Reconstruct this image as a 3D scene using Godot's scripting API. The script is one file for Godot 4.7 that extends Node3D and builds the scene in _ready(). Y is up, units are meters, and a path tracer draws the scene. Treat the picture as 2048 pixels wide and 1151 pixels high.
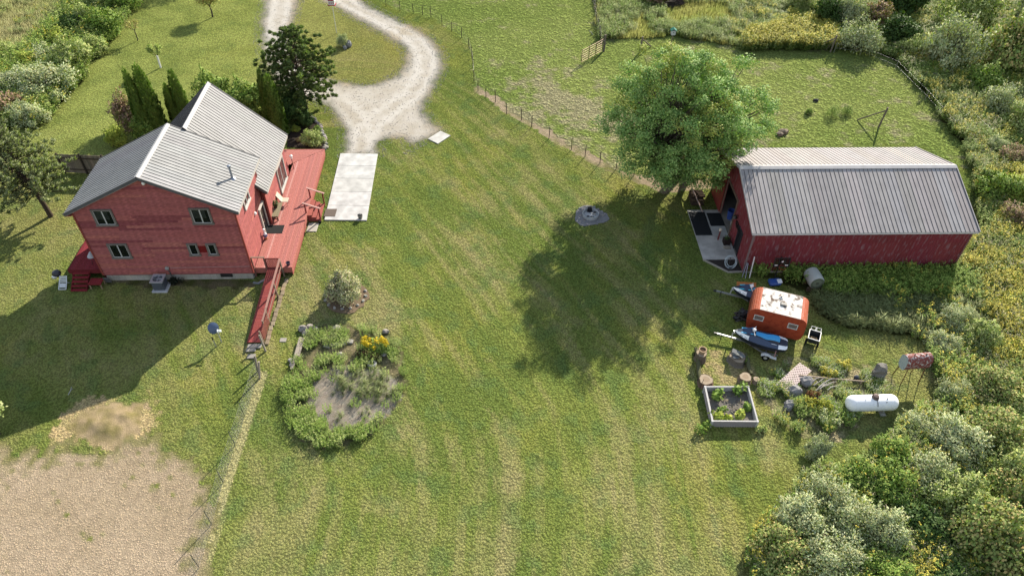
extends Node3D
# A red farmhouse with its yard, barn and paddock, seen from the air. y is up, metres.

const HOUSE := Transform3D(Basis(Vector3(0.99914, 0, -0.04135), Vector3(0, 1, 0), Vector3(0.04135, 0, 0.99914)), Vector3(-22.53, 0, -36.26))
const BARN := Transform3D(Basis(Vector3(0.99934, 0, -0.03641), Vector3(0, 1, 0), Vector3(0.03641, 0, 0.99934)), Vector3(15.88, 0, -42.69))

var M := {}
var counts := {}
var rng := RandomNumberGenerator.new()
var ground_col := PackedColorArray()
var ground_zone := PackedByteArray()
const GX0 := -66.0
const GZ0 := -94.0
const GS := 0.25
const GNX := 529
const GNZ := 345


# ---------------------------------------------------------------- mesh building
class MB:
	var v := PackedVector3Array()
	var n := PackedVector3Array()
	var c := PackedColorArray()
	var col := Color.WHITE
	var xf := Transform3D()

	func tri(a: Vector3, b: Vector3, d: Vector3, na: Vector3, nb: Vector3, nd: Vector3):
		if (b - a).cross(d - a).dot(na + nb + nd) > 0.0:
			var t := b; b = d; d = t
			t = nb; nb = nd; nd = t
		v.append(xf * a); v.append(xf * b); v.append(xf * d)
		n.append((xf.basis * na).normalized()); n.append((xf.basis * nb).normalized()); n.append((xf.basis * nd).normalized())
		c.append(col); c.append(col); c.append(col)

	func quad(a: Vector3, b: Vector3, d: Vector3, e: Vector3, out := Vector3.ZERO):
		var nn := (b - a).cross(d - a).normalized()
		if out != Vector3.ZERO and nn.dot(out) < 0.0:
			nn = -nn
		tri(a, b, d, nn, nn, nn)
		tri(a, d, e, nn, nn, nn)

	func flat(a: Vector3, b: Vector3, d: Vector3, out := Vector3.UP):
		var nn := (b - a).cross(d - a).normalized()
		if nn.dot(out) < 0.0:
			nn = -nn
		tri(a, b, d, nn, nn, nn)

	func box(at: Vector3, s: Vector3, b := Basis()) -> MB:
		var x := b.x * s.x * 0.5
		var y := b.y * s.y * 0.5
		var z := b.z * s.z * 0.5
		for g in [[x, y, z], [y, z, x], [z, x, y]]:
			for k in [-1.0, 1.0]:
				var m: Vector3 = at + g[2] * k
				quad(m - g[0] - g[1], m + g[0] - g[1], m + g[0] + g[1], m - g[0] + g[1], g[2] * k)
		return self

	# a box between two corners
	func span(a: Vector3, b: Vector3) -> MB:
		return box((a + b) * 0.5, (b - a).abs())

	# a box with chamfered edges
	func chamfer(at: Vector3, s: Vector3, r: float, b := Basis()) -> MB:
		var h := s * 0.5
		for ax in 3:
			var u := (ax + 1) % 3
			var w := (ax + 2) % 3
			for k in [-1.0, 1.0]:
				var p := []
				for q in [[-1, -1], [1, -1], [1, 1], [-1, 1]]:
					var e := Vector3()
					e[ax] = h[ax] * k; e[u] = (h[u] - r) * q[0]; e[w] = (h[w] - r) * q[1]
					p.append(at + b * e)
				var o := Vector3(); o[ax] = k
				quad(p[0], p[1], p[2], p[3], b * o)
			for k in [-1.0, 1.0]:
				for j in [-1.0, 1.0]:
					var p := []
					for q in [-1.0, 1.0]:
						var e := Vector3(); e[u] = h[u] * k; e[w] = (h[w] - r) * j; e[ax] = (h[ax] - r) * q
						var f := Vector3(); f[u] = (h[u] - r) * k; f[w] = h[w] * j; f[ax] = (h[ax] - r) * q
						p.append(at + b * e); p.append(at + b * f)
					var o := Vector3(); o[u] = k; o[w] = j
					quad(p[0], p[1], p[3], p[2], b * o)
		for sx in [-1.0, 1.0]:
			for sy in [-1.0, 1.0]:
				for sz in [-1.0, 1.0]:
					var sg := Vector3(sx, sy, sz)
					var p := []
					for k in 3:
						var e := (h - Vector3.ONE * r) * sg
						e[k] = h[k] * sg[k]
						p.append(at + b * e)
					flat(p[0], p[1], p[2], b * sg)
		return self

	func beam(a: Vector3, b: Vector3, w: float, h: float, up := Vector3.UP) -> MB:
		var z := (b - a).normalized()
		if absf(z.dot(up)) > 0.99:
			up = Vector3.RIGHT
		var x := up.cross(z).normalized()
		return box((a + b) * 0.5, Vector3(w, h, a.distance_to(b)), Basis(x, z.cross(x), z))

	func tube(p: PackedVector3Array, r: PackedFloat32Array, sides := 6, caps := true) -> MB:
		var rings := []
		var fr := []
		var up := Vector3(0.13, 1, 0.07)
		for i in p.size():
			var d := (p[mini(i + 1, p.size() - 1)] - p[maxi(i - 1, 0)]).normalized()
			if i == 0 and absf(d.dot(up.normalized())) > 0.95:
				up = Vector3(1, 0.1, 0.05)
			var x := (up - d * up.dot(d)).normalized()
			var y := d.cross(x)
			up = x
			var ring := PackedVector3Array()
			var nr := PackedVector3Array()
			for k in sides:
				var a := TAU * k / sides
				var o := x * cos(a) + y * sin(a)
				nr.append(o)
				ring.append(p[i] + o * r[mini(i, r.size() - 1)])
			rings.append(ring); fr.append(nr)
		for i in p.size() - 1:
			for k in sides:
				var k2 := (k + 1) % sides
				tri(rings[i][k], rings[i][k2], rings[i + 1][k2], fr[i][k], fr[i][k2], fr[i + 1][k2])
				tri(rings[i][k], rings[i + 1][k2], rings[i + 1][k], fr[i][k], fr[i + 1][k2], fr[i + 1][k])
		if caps:
			for e in [0, p.size() - 1]:
				var o: Vector3 = p[0] - p[1] if e == 0 else p[e] - p[e - 1]
				for k in range(1, sides - 1):
					flat(rings[e][0], rings[e][k], rings[e][k + 1], o)
		return self

	func rod(a: Vector3, b: Vector3, r: float, sides := 6, r2 := -1.0) -> MB:
		return tube(PackedVector3Array([a, b]), PackedFloat32Array([r, r if r2 < 0 else r2]), sides)

	func lathe(prof: Array, sides := 16, at := Transform3D()) -> MB:
		var ns := []
		for i in prof.size() - 1:
			var d: Vector2 = prof[i + 1] - prof[i]
			ns.append(Vector2(d.y, -d.x).normalized())
		for i in prof.size() - 1:
			var n0: Vector2 = ns[i]
			var n1: Vector2 = ns[i]
			if i > 0 and ns[i - 1].dot(ns[i]) > 0.7:
				n0 = (ns[i - 1] + ns[i]).normalized()
			if i < ns.size() - 1 and ns[i + 1].dot(ns[i]) > 0.7:
				n1 = (ns[i + 1] + ns[i]).normalized()
			for k in sides:
				var a0 := TAU * k / sides
				var a1 := TAU * (k + 1) / sides
				var q := []
				var m := []
				for e in [[a0, 0], [a1, 0], [a1, 1], [a0, 1]]:
					var pr: Vector2 = prof[i + e[1]]
					var nn: Vector2 = n0 if e[1] == 0 else n1
					q.append(at * Vector3(pr.x * cos(e[0]), pr.y, pr.x * sin(e[0])))
					m.append(at.basis * Vector3(nn.x * cos(e[0]), nn.y, nn.x * sin(e[0])))
				if prof[i].x > 0.0001:
					tri(q[0], q[1], q[2], m[0], m[1], m[2])
				if prof[i + 1].x > 0.0001:
					tri(q[0], q[2], q[3], m[0], m[2], m[3])
		return self

	# a polygon in the xy plane drawn out along z from 0 to depth
	func extrude(poly: PackedVector2Array, depth: float, at := Transform3D(), smooth := false) -> MB:
		var idx := Geometry2D.triangulate_polygon(poly)
		for k in range(0, idx.size(), 3):
			for e in [0.0, depth]:
				var o := at.basis * Vector3(0, 0, -1.0 if e == 0.0 else 1.0) * signf(depth)
				flat(at * Vector3(poly[idx[k]].x, poly[idx[k]].y, e), at * Vector3(poly[idx[k + 1]].x, poly[idx[k + 1]].y, e), at * Vector3(poly[idx[k + 2]].x, poly[idx[k + 2]].y, e), o)
		var sgn := -1.0 if Geometry2D.is_polygon_clockwise(poly) else 1.0
		var cnt := poly.size()
		for k in cnt:
			var a := poly[k]
			var b := poly[(k + 1) % cnt]
			var d := (b - a).normalized()
			var o := Vector2(d.y, -d.x) * sgn
			var na := o
			var nb := o
			if smooth:
				var dp := (a - poly[(k + cnt - 1) % cnt]).normalized()
				var dn := (poly[(k + 2) % cnt] - b).normalized()
				if dp.dot(d) > 0.6: na = (o + Vector2(dp.y, -dp.x) * sgn).normalized()
				if dn.dot(d) > 0.6: nb = (o + Vector2(dn.y, -dn.x) * sgn).normalized()
			var A := at * Vector3(a.x, a.y, 0)
			var B := at * Vector3(b.x, b.y, 0)
			var A2 := at * Vector3(a.x, a.y, depth)
			var B2 := at * Vector3(b.x, b.y, depth)
			var NA := at.basis * Vector3(na.x, na.y, 0)
			var NB := at.basis * Vector3(nb.x, nb.y, 0)
			tri(A, B, B2, NA, NB, NB)
			tri(A, B2, A2, NA, NB, NA)
		return self

	# a rounded, uneven lump: a sphere pushed about by noise
	func lump(at: Vector3, s: Vector3, seed_no: int, rough := 0.25, rings := 7, sides := 10) -> MB:
		var nz := FastNoiseLite.new()
		nz.seed = seed_no
		nz.frequency = 0.9
		var g := []
		for i in rings + 1:
			var row := []
			for k in sides:
				var a := PI * i / rings
				var b := TAU * k / sides
				var d := Vector3(sin(a) * cos(b), cos(a), sin(a) * sin(b))
				row.append(at + d * s * (1.0 + rough * 1.6 * nz.get_noise_3dv(d * 1.3)))
			g.append(row)
		for i in rings:
			for k in sides:
				var k2 := (k + 1) % sides
				var o: Vector3 = g[i][k] + g[i + 1][k2] - at * 2.0
				if i > 0: flat(g[i][k], g[i][k2], g[i + 1][k2], o)
				if i < rings - 1: flat(g[i][k], g[i + 1][k2], g[i + 1][k], o)
		return self

	# one leaf: a bent diamond
	func leaf(p: Vector3, dir: Vector3, nn: Vector3, l: float, w: float, soft: Vector3):
		var side := dir.cross(nn).normalized() * w
		var mid := p + dir * l * 0.5 + nn * l * 0.08
		var tip := p + dir * l
		var no := (nn + soft).normalized()
		v.append(p); v.append(tip); v.append(mid + side)
		v.append(p); v.append(mid - side); v.append(tip)
		for k in 6:
			n.append(no); c.append(col)

	func mesh() -> ArrayMesh:
		var a := []
		a.resize(Mesh.ARRAY_MAX)
		a[Mesh.ARRAY_VERTEX] = v
		a[Mesh.ARRAY_NORMAL] = n
		a[Mesh.ARRAY_COLOR] = c
		var m := ArrayMesh.new()
		m.add_surface_from_arrays(Mesh.PRIMITIVE_TRIANGLES, a)
		return m


func numbered(parent: Node, called: String) -> String:
	var key := str(parent.get_instance_id()) + called
	var k: int = counts.get(key, 0)
	counts[key] = k + 1
	return called if k == 0 else "%s_%03d" % [called, k]


# a top-level thing whose children are its parts
func thing(called: String, label: String, category: String, at := Vector3.ZERO, turn := 0.0, group := "") -> Node3D:
	var o := Node3D.new()
	o.name = numbered(self, called)
	add_child(o, true)
	o.position = at
	o.rotation.y = turn
	tag(o, label, category, group)
	return o


func tag(o: Node, label: String, category: String, group := ""):
	o.set_meta("label", label)
	if category: o.set_meta("category", category)
	if group: o.set_meta("group", group)


func put(mesh, called: String, m: Material, parent: Node = null) -> MeshInstance3D:
	if parent == null: parent = self
	var o := MeshInstance3D.new()
	o.mesh = mesh.mesh() if mesh is MB else mesh
	o.material_override = m
	o.name = numbered(parent, called)
	parent.add_child(o, true)
	return o


func copy_of(o: Node3D, called: String, label: String, at: Vector3, turn := 0.0, size := 1.0) -> Node3D:
	var d: Node3D = o.duplicate()
	d.name = numbered(self, called)
	add_child(d, true)
	d.position = at
	d.rotation.y = turn
	d.scale = Vector3.ONE * size
	d.set_meta("label", label)
	return d


func scatter(called: String, mesh: Mesh, m: Material, xs: Array, cs: PackedColorArray, parent: Node = null) -> MultiMeshInstance3D:
	var mm := MultiMesh.new()
	mm.transform_format = MultiMesh.TRANSFORM_3D
	mm.use_colors = true
	mm.mesh = mesh
	mm.instance_count = xs.size()
	for i in xs.size():
		mm.set_instance_transform(i, xs[i])
		mm.set_instance_color(i, cs[i])
	var o := MultiMeshInstance3D.new()
	o.multimesh = mm
	o.material_override = m
	if parent == null: parent = self
	o.name = numbered(parent, called)
	parent.add_child(o, true)
	o.set_meta("kind", "stuff")
	return o


# ---------------------------------------------------------------- materials
func ntex(seed_no: int, freq: float, lo: float, hi: float, size := 512, octaves := 4, mid := -1.0) -> NoiseTexture2D:
	var nz := FastNoiseLite.new()
	nz.seed = seed_no
	nz.noise_type = FastNoiseLite.TYPE_SIMPLEX_SMOOTH
	nz.frequency = freq
	nz.fractal_octaves = octaves
	var t := NoiseTexture2D.new()
	t.width = size
	t.height = size
	t.seamless = true
	t.noise = nz
	var g := Gradient.new()
	g.set_color(0, Color(lo, lo, lo))
	g.set_color(1, Color(hi, hi, hi))
	if mid >= 0.0:
		g.add_point(0.5, Color(mid, mid, mid))
	t.color_ramp = g
	return t


func mat(called: String, c: Color, rough := 0.8, metal := 0.0, tex: Texture2D = null, scale := Vector3.ONE, world := false) -> StandardMaterial3D:
	var m := StandardMaterial3D.new()
	m.resource_name = called
	m.albedo_color = c.linear_to_srgb()
	m.roughness = rough
	m.metallic = metal
	m.metallic_specular = 0.2 if rough > 0.5 else 0.45
	m.vertex_color_use_as_albedo = true
	if tex:
		m.albedo_texture = tex
		m.uv1_triplanar = true
		m.uv1_world_triplanar = world
		m.uv1_scale = scale
	M[called] = m
	return m


func relief(m: StandardMaterial3D, tex: Texture2D, cm: float):
	m.heightmap_enabled = true
	m.heightmap_texture = tex
	m.heightmap_scale = cm


func lin(r: float, g: float, b: float) -> Color:
	return Color(r, g, b)


func vary(c: Color, by: float) -> Color:
	var k := 1.0 + rng.randf_range(-by, by)
	return Color(c.r * k * (1.0 + rng.randf_range(-by, by) * 0.35), c.g * k, c.b * k * (1.0 + rng.randf_range(-by, by) * 0.35))


func pane_mat():
	var m := StandardMaterial3D.new()
	m.resource_name = "window_glass"
	m.albedo_color = Color(0.04, 0.05, 0.06)
	m.roughness = 0.06
	m.metallic_specular = 0.6
	M["glass"] = m


func _ready():
	# camera: a drone 34 m up, looking down across the yard
	var cam := Camera3D.new()
	cam.name = "camera"
	cam.fov = 42.80
	cam.near = 0.5
	cam.far = 4000.0
	cam.transform = Transform3D(Basis(Vector3.RIGHT, -0.76335) * Basis(Vector3.BACK, 0.01536), Vector3(0, 34.41, 0))
	add_child(cam)
	cam.current = true

	var env := Environment.new()
	var sky_mat := ProceduralSkyMaterial.new()
	sky_mat.sky_top_color = Color(0.46, 0.51, 0.58)
	sky_mat.sky_horizon_color = Color(0.80, 0.80, 0.77)
	sky_mat.sky_curve = 0.16
	sky_mat.ground_bottom_color = Color(0.22, 0.22, 0.16)
	sky_mat.ground_horizon_color = Color(0.70, 0.74, 0.76)
	sky_mat.sky_energy_multiplier = 1.0
	var sky := Sky.new()
	sky.sky_material = sky_mat
	env.background_mode = Environment.BG_SKY
	env.sky = sky
	env.background_energy_multiplier = 1.18
	env.tonemap_mode = Environment.TONE_MAPPER_LINEAR
	env.tonemap_exposure = 2.6
	env.sdfgi_enabled = true
	env.ssao_enabled = true
	env.ssil_enabled = true
	var we := WorldEnvironment.new()
	we.name = "environment"
	we.environment = env
	add_child(we)

	var sun := DirectionalLight3D.new()
	sun.name = "sun"
	sun.light_energy = 1.5
	sun.light_color = Color(1.0, 0.96, 0.895)
	sun.light_angular_distance = 0.6
	sun.shadow_enabled = true
	add_child(sun)
	sun.look_at_from_position(Vector3(0, 60, 0), Vector3(-0.845, 59.0, 1.57))

	rng.seed = 7
	materials()
	zones()
	ground()
	driveway()
	house()
	deck()
	ramp()
	porch()
	barn()
	apron()
	concrete()
	paddock_fences()
	yard_fence()
	trees()
	shrubs()
	weeds()
	pond()
	garden()
	caravan()
	jet_skis()
	tanks()
	yard_things()
	house_things()
	barn_things()
	far_things()
	grass()


func materials():
	var fine := ntex(11, 0.09, 0.72, 1.0, 256, 3)
	var blotch := ntex(12, 0.012, 0.70, 1.0, 512, 5)
	var wood := ntex(13, 0.05, 0.66, 1.0, 256, 4)
	var speck := ntex(14, 0.30, 0.55, 1.0, 256, 2)
	M["fine"] = fine
	M["blotch"] = blotch
	mat("siding", Color.WHITE, 0.85, 0.0, blotch, Vector3(0.5, 2.2, 0.5))
	relief(M.siding, fine, 0.3)
	mat("paint", Color.WHITE, 0.55, 0.0, fine, Vector3(0.8, 0.8, 0.8))
	mat("deck_wood", Color.WHITE, 0.8, 0.0, wood, Vector3(1.3, 1.3, 0.35))
	mat("old_wood", Color.WHITE, 0.95, 0.0, wood, Vector3(2.0, 0.7, 2.0))
	relief(M.old_wood, wood, 0.6)
	mat("roof_metal", Color.WHITE, 0.7, 0.0, ntex(17, 0.01, 0.88, 1.0, 512, 4), Vector3(0.2, 0.2, 0.2))
	M.roof_metal.metallic_specular = 0.25
	mat("barn_metal", Color.WHITE, 0.5, 0.1, blotch, Vector3(0.7, 0.25, 0.7))
	mat("concrete", Color.WHITE, 0.92, 0.0, ntex(16, 0.008, 0.80, 1.0, 1024, 7), Vector3(0.12, 0.12, 0.12))
	relief(M.concrete, speck, 0.2)
	mat("rubber", Color.WHITE, 0.9, 0.0, speck, Vector3(3, 3, 3))
	mat("metal", Color.WHITE, 0.45, 0.6)
	mat("plastic", Color.WHITE, 0.4)
	mat("stone", Color.WHITE, 0.95, 0.0, speck, Vector3(1.5, 1.5, 1.5))
	mat("soil", Color.WHITE, 1.0, 0.0, speck, Vector3(1.2, 1.2, 1.2))
	mat("cloth", Color.WHITE, 0.95, 0.0, fine, Vector3(2, 2, 2))
	var rust := ntex(15, 0.02, 0.0, 1.0, 512, 5)
	M["rust_tex"] = rust
	# leaves let some light through
	var lf := mat("leaf", Color.WHITE, 0.62)
	lf.backlight_enabled = true
	lf.backlight = Color(0.62, 0.7, 0.40)
	lf.metallic_specular = 0.2
	var gr := mat("grass_blade", Color.WHITE, 0.75)
	gr.backlight_enabled = true
	gr.backlight = Color(0.5, 0.5, 0.3)
	gr.specular_mode = BaseMaterial3D.SPECULAR_DISABLED
	mat("bark", Color.WHITE, 0.95, 0.0, wood, Vector3(2, 0.6, 2))
	worn_mats()
	pane_mat()


# paint with patches of wear: the patches' outline comes from a mask of noise
func worn(called: String, c: Color, over: Color, mask: NoiseTexture2D, scale: Vector3, rough := 0.5):
	var m := mat(called, c, rough, 0.0, null)
	var im := Image.create(4, 4, false, Image.FORMAT_RGBA8)
	im.fill(over.linear_to_srgb())
	m.detail_enabled = true
	m.detail_blend_mode = BaseMaterial3D.BLEND_MODE_MIX
	m.detail_albedo = ImageTexture.create_from_image(im)
	m.detail_mask = mask
	m.uv1_triplanar = true
	m.uv1_scale = scale
	m.metallic_specular = 0.15


func wear_mask(seed_no: int, freq: float, a: float, b: float, octaves := 4) -> NoiseTexture2D:
	var t := ntex(seed_no, freq, 0.0, 1.0, 512, octaves)
	var g := Gradient.new()
	g.set_color(0, Color.BLACK)
	g.set_color(1, Color.WHITE)
	g.set_offset(0, a)
	g.set_offset(1, b)
	t.color_ramp = g
	return t


func worn_mats():
	worn("barn_wall", Color.WHITE, lin(0.225, 0.14, 0.15), wear_mask(31, 0.05, 0.55, 0.98, 6), Vector3(0.17, 0.045, 0.17), 0.7)
	M.barn_wall.metallic_specular = 0.2
	worn("van_roof", lin(0.50, 0.485, 0.46), lin(0.10, 0.07, 0.05), wear_mask(32, 0.011, 0.50, 0.80, 7), Vector3(0.30, 0.30, 0.30), 0.8)
	worn("van_skin", lin(0.275, 0.052, 0.024), lin(0.19, 0.030, 0.016), wear_mask(33, 0.02, 0.45, 0.9, 5), Vector3(0.25, 0.25, 0.25), 0.45)
	worn("van_end", lin(0.30, 0.070, 0.032), lin(0.55, 0.40, 0.33), wear_mask(34, 0.06, 0.55, 0.95, 5), Vector3(0.15, 1.6, 1.2), 0.5)
	worn("rusty", lin(0.16, 0.050, 0.042), lin(0.44, 0.46, 0.46), wear_mask(35, 0.03, 0.58, 0.80, 6), Vector3(0.3, 0.3, 0.3), 0.6)
	worn("tank_white", Color.WHITE, lin(0.36, 0.36, 0.35), wear_mask(36, 0.05, 0.70, 0.9, 4), Vector3(0.3, 0.3, 0.3), 0.35)


# ---------------------------------------------------------------- ground
var Z := {}
var nz_big := FastNoiseLite.new()
var nz_mid := FastNoiseLite.new()
var nz_small := FastNoiseLite.new()
var mow_line := PackedVector2Array()
var fence_line := PackedVector2Array()


# how far q lies from a line (signed), and how far along it
func line_co(p: PackedVector2Array, q: Vector2) -> Vector2:
	var best := 1e9
	var at := 0.0
	var run := 0.0
	var sg := 1.0
	for i in p.size() - 1:
		var s := Geometry2D.get_closest_point_to_segment(q, p[i], p[i + 1])
		var d := q.distance_squared_to(s)
		if d < best:
			best = d
			at = run + s.distance_to(p[i])
			sg = signf((p[i + 1] - p[i]).cross(q - p[i]))
		run += p[i].distance_to(p[i + 1])
	return Vector2(sqrt(best) * sg, at)


func zone(called: String, p: PackedVector2Array):
	var r := Rect2(p[0], Vector2.ZERO)
	for q in p: r = r.expand(q)
	Z[called] = [p, r]


func inside(called: String, q: Vector2) -> bool:
	var e = Z[called]
	return e[1].has_point(q) and Geometry2D.is_point_in_polygon(q, e[0])


func edge_dist(called: String, q: Vector2) -> float:
	var p: PackedVector2Array = Z[called][0]
	var best := 1e9
	for i in p.size():
		var s := Geometry2D.get_closest_point_to_segment(q, p[i], p[(i + 1) % p.size()])
		best = minf(best, q.distance_squared_to(s))
	best = sqrt(best)
	return best if inside(called, q) else -best


func line_dist(p: PackedVector2Array, q: Vector2) -> float:
	var best := 1e9
	var sg := 1.0
	for i in p.size() - 1:
		var s := Geometry2D.get_closest_point_to_segment(q, p[i], p[i + 1])
		var d := q.distance_squared_to(s)
		if d < best:
			best = d
			sg = signf((p[i + 1] - p[i]).cross(q - p[i]))
	return sqrt(best) * sg


func zones():
	nz_big.seed = 3; nz_big.frequency = 0.045; nz_big.fractal_octaves = 3
	nz_mid.seed = 4; nz_mid.frequency = 0.22; nz_mid.fractal_octaves = 3
	nz_small.seed = 5; nz_small.frequency = 0.9; nz_small.fractal_octaves = 3
	mow_line = PackedVector2Array([Vector2(-16.28, -52.31), Vector2(-9.70, -41.32), Vector2(-5.40, -34.19), Vector2(-2.49, -29.09), Vector2(-0.58, -25.39), Vector2(0.26, -22.09), Vector2(0.33, -18.85), Vector2(0.12, -15.95)])
	fence_line = PackedVector2Array([Vector2(-14.94, -28.13), Vector2(-14.95, -25.05), Vector2(-14.93, -23.06), Vector2(-14.92, -20.75), Vector2(-14.81, -18.38), Vector2(-14.72, -16.11), Vector2(-14.65, -14.54)])
	zone("drive", PackedVector2Array([Vector2(-29.57, -86.98), Vector2(-27.65, -77.01), Vector2(-26.35, -71.78), Vector2(-24.92, -67.98), Vector2(-23.04, -64.16), Vector2(-20.64, -61.38), Vector2(-17.81, -60.01), Vector2(-16.58, -58.80), Vector2(-15.73, -57.62), Vector2(-14.91, -55.97), Vector2(-14.08, -51.70), Vector2(-11.34, -51.78), Vector2(-11.44, -53.37), Vector2(-10.52, -54.49), Vector2(-9.57, -54.43), Vector2(-8.90, -53.44), Vector2(-8.60, -52.30), Vector2(-8.39, -53.45), Vector2(-7.32, -54.26), Vector2(-6.48, -55.56), Vector2(-7.19, -56.69), Vector2(-8.19, -58.88), Vector2(-8.34, -60.38), Vector2(-7.72, -63.28), Vector2(-7.18, -66.57), Vector2(-7.35, -69.96), Vector2(-8.90, -73.65), Vector2(-11.90, -76.95), Vector2(-16.37, -81.21), Vector2(-20.31, -87.34)]))
	zone("island", PackedVector2Array([Vector2(-25.30, -87.14), Vector2(-24.63, -81.72), Vector2(-24.19, -77.52), Vector2(-23.54, -73.27), Vector2(-22.20, -69.36), Vector2(-19.69, -65.76), Vector2(-17.14, -64.05), Vector2(-15.29, -63.53), Vector2(-13.29, -63.78), Vector2(-11.49, -65.42), Vector2(-10.90, -67.80), Vector2(-11.12, -70.16), Vector2(-12.37, -72.49), Vector2(-14.28, -74.66), Vector2(-17.04, -77.65), Vector2(-20.55, -81.33), Vector2(-22.44, -83.19), Vector2(-24.42, -87.18)]))
	zone("pasture", PackedVector2Array([Vector2(-17.17, -84.24), Vector2(-12.98, -80.53), Vector2(-9.45, -78.56), Vector2(-6.78, -75.65), Vector2(-4.97, -71.94), Vector2(-4.25, -67.81), Vector2(-3.73, -63.99), Vector2(-1.83, -60.58), Vector2(0.48, -58.01), Vector2(3.09, -55.19), Vector2(5.93, -52.03), Vector2(9.01, -49.37), Vector2(12.35, -47.28), Vector2(17.02, -51.01), Vector2(20.08, -53.63), Vector2(34.85, -54.35), Vector2(37.85, -50.49), Vector2(38.48, -53.83), Vector2(38.88, -62.27), Vector2(38.53, -70.28), Vector2(36.93, -73.01), Vector2(31.60, -72.60), Vector2(22.83, -72.88), Vector2(16.37, -75.00), Vector2(8.84, -73.80), Vector2(8.96, -86.98), Vector2(-7.81, -86.34)]))
	zone("rough", PackedVector2Array([Vector2(9.17, -90.03), Vector2(8.84, -73.80), Vector2(16.37, -75.00), Vector2(22.83, -72.88), Vector2(31.60, -72.60), Vector2(36.93, -73.01), Vector2(37.87, -82.40), Vector2(37.02, -91.13)]))
	zone("track", PackedVector2Array([Vector2(-3.57, -63.61), Vector2(-2.10, -61.95), Vector2(-0.43, -59.11), Vector2(2.25, -56.80), Vector2(4.34, -54.04), Vector2(7.15, -51.62), Vector2(9.45, -49.73), Vector2(12.12, -48.42), Vector2(16.31, -49.42), Vector2(16.05, -48.05), Vector2(11.86, -46.61), Vector2(8.79, -49.23), Vector2(5.51, -52.01), Vector2(3.08, -54.63), Vector2(0.48, -57.33), Vector2(-2.05, -60.39), Vector2(-3.67, -62.55)]))
	zone("brush", PackedVector2Array([Vector2(36.93, -73.01), Vector2(38.53, -70.28), Vector2(38.88, -62.27), Vector2(38.48, -53.83), Vector2(37.85, -50.49), Vector2(36.07, -45.44), Vector2(34.80, -42.39), Vector2(30.80, -38.19), Vector2(29.57, -38.16), Vector2(16.56, -37.87), Vector2(17.95, -37.13), Vector2(20.20, -35.95), Vector2(20.32, -34.05), Vector2(21.55, -32.73), Vector2(24.27, -32.21), Vector2(26.33, -31.74), Vector2(26.11, -29.26), Vector2(25.02, -26.95), Vector2(24.00, -25.85), Vector2(22.31, -24.44), Vector2(20.09, -22.92), Vector2(18.13, -21.94), Vector2(16.32, -21.29), Vector2(14.96, -20.67), Vector2(13.51, -19.07), Vector2(12.36, -17.44), Vector2(11.43, -14.94), Vector2(28.07, -15.20), Vector2(44.49, -40.92), Vector2(68.83, -92.39), Vector2(37.02, -91.13), Vector2(37.87, -82.40)]))
	zone("hedge", PackedVector2Array([Vector2(-44.20, -87.92), Vector2(-42.59, -79.44), Vector2(-41.70, -73.46), Vector2(-41.76, -67.42), Vector2(-41.20, -62.43), Vector2(-41.13, -57.04), Vector2(-41.31, -55.38), Vector2(-44.24, -54.48), Vector2(-46.44, -53.78), Vector2(-53.53, -64.18), Vector2(-48.97, -69.56), Vector2(-49.13, -75.38), Vector2(-49.30, -81.90), Vector2(-50.92, -87.65)]))
	zone("meadow", PackedVector2Array([Vector2(-50.92, -87.65), Vector2(-49.30, -81.90), Vector2(-49.13, -75.38), Vector2(-48.97, -69.56), Vector2(-53.53, -64.18), Vector2(-75.51, -86.68)]))
	zone("straw", PackedVector2Array([Vector2(-29.34, -22.35), Vector2(-26.18, -22.57), Vector2(-23.91, -22.99), Vector2(-21.91, -22.48), Vector2(-20.33, -22.99), Vector2(-18.58, -22.70), Vector2(-16.73, -21.63), Vector2(-15.66, -20.15), Vector2(-15.08, -18.05), Vector2(-14.67, -15.71), Vector2(-14.32, -14.08), Vector2(-24.75, -13.92)]))
	zone("mound", PackedVector2Array([Vector2(-23.64, -25.66), Vector2(-22.71, -26.22), Vector2(-21.20, -26.07), Vector2(-20.62, -24.66), Vector2(-20.73, -23.31), Vector2(-21.37, -22.49), Vector2(-22.52, -22.95), Vector2(-24.02, -23.25), Vector2(-24.88, -24.24), Vector2(-24.56, -25.11)]))
	zone("mound_rim", PackedVector2Array([Vector2(-24.52, -26.37), Vector2(-21.40, -26.61), Vector2(-20.21, -25.72), Vector2(-19.77, -24.34), Vector2(-19.94, -22.68), Vector2(-21.25, -21.86), Vector2(-24.14, -22.28), Vector2(-25.26, -23.23), Vector2(-25.49, -25.27)]))
	zone("pond", PackedVector2Array([Vector2(-12.62, -24.74), Vector2(-13.17, -26.22), Vector2(-13.26, -27.52), Vector2(-13.12, -28.88), Vector2(-13.08, -30.09), Vector2(-13.34, -31.56), Vector2(-12.27, -32.23), Vector2(-10.34, -32.19), Vector2(-7.85, -31.54), Vector2(-6.95, -30.63), Vector2(-6.46, -28.61), Vector2(-6.32, -26.90), Vector2(-6.90, -25.44), Vector2(-7.81, -23.88), Vector2(-9.06, -23.04), Vector2(-10.43, -23.01), Vector2(-11.69, -23.74)]))
	zone("pond_bed", PackedVector2Array([Vector2(-11.70, -26.18), Vector2(-11.70, -27.28), Vector2(-11.33, -28.13), Vector2(-10.01, -28.47), Vector2(-8.19, -28.42), Vector2(-6.91, -27.83), Vector2(-6.58, -26.64), Vector2(-7.18, -25.40), Vector2(-8.00, -24.42), Vector2(-9.24, -24.06), Vector2(-10.45, -24.51), Vector2(-11.31, -25.26)]))
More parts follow.
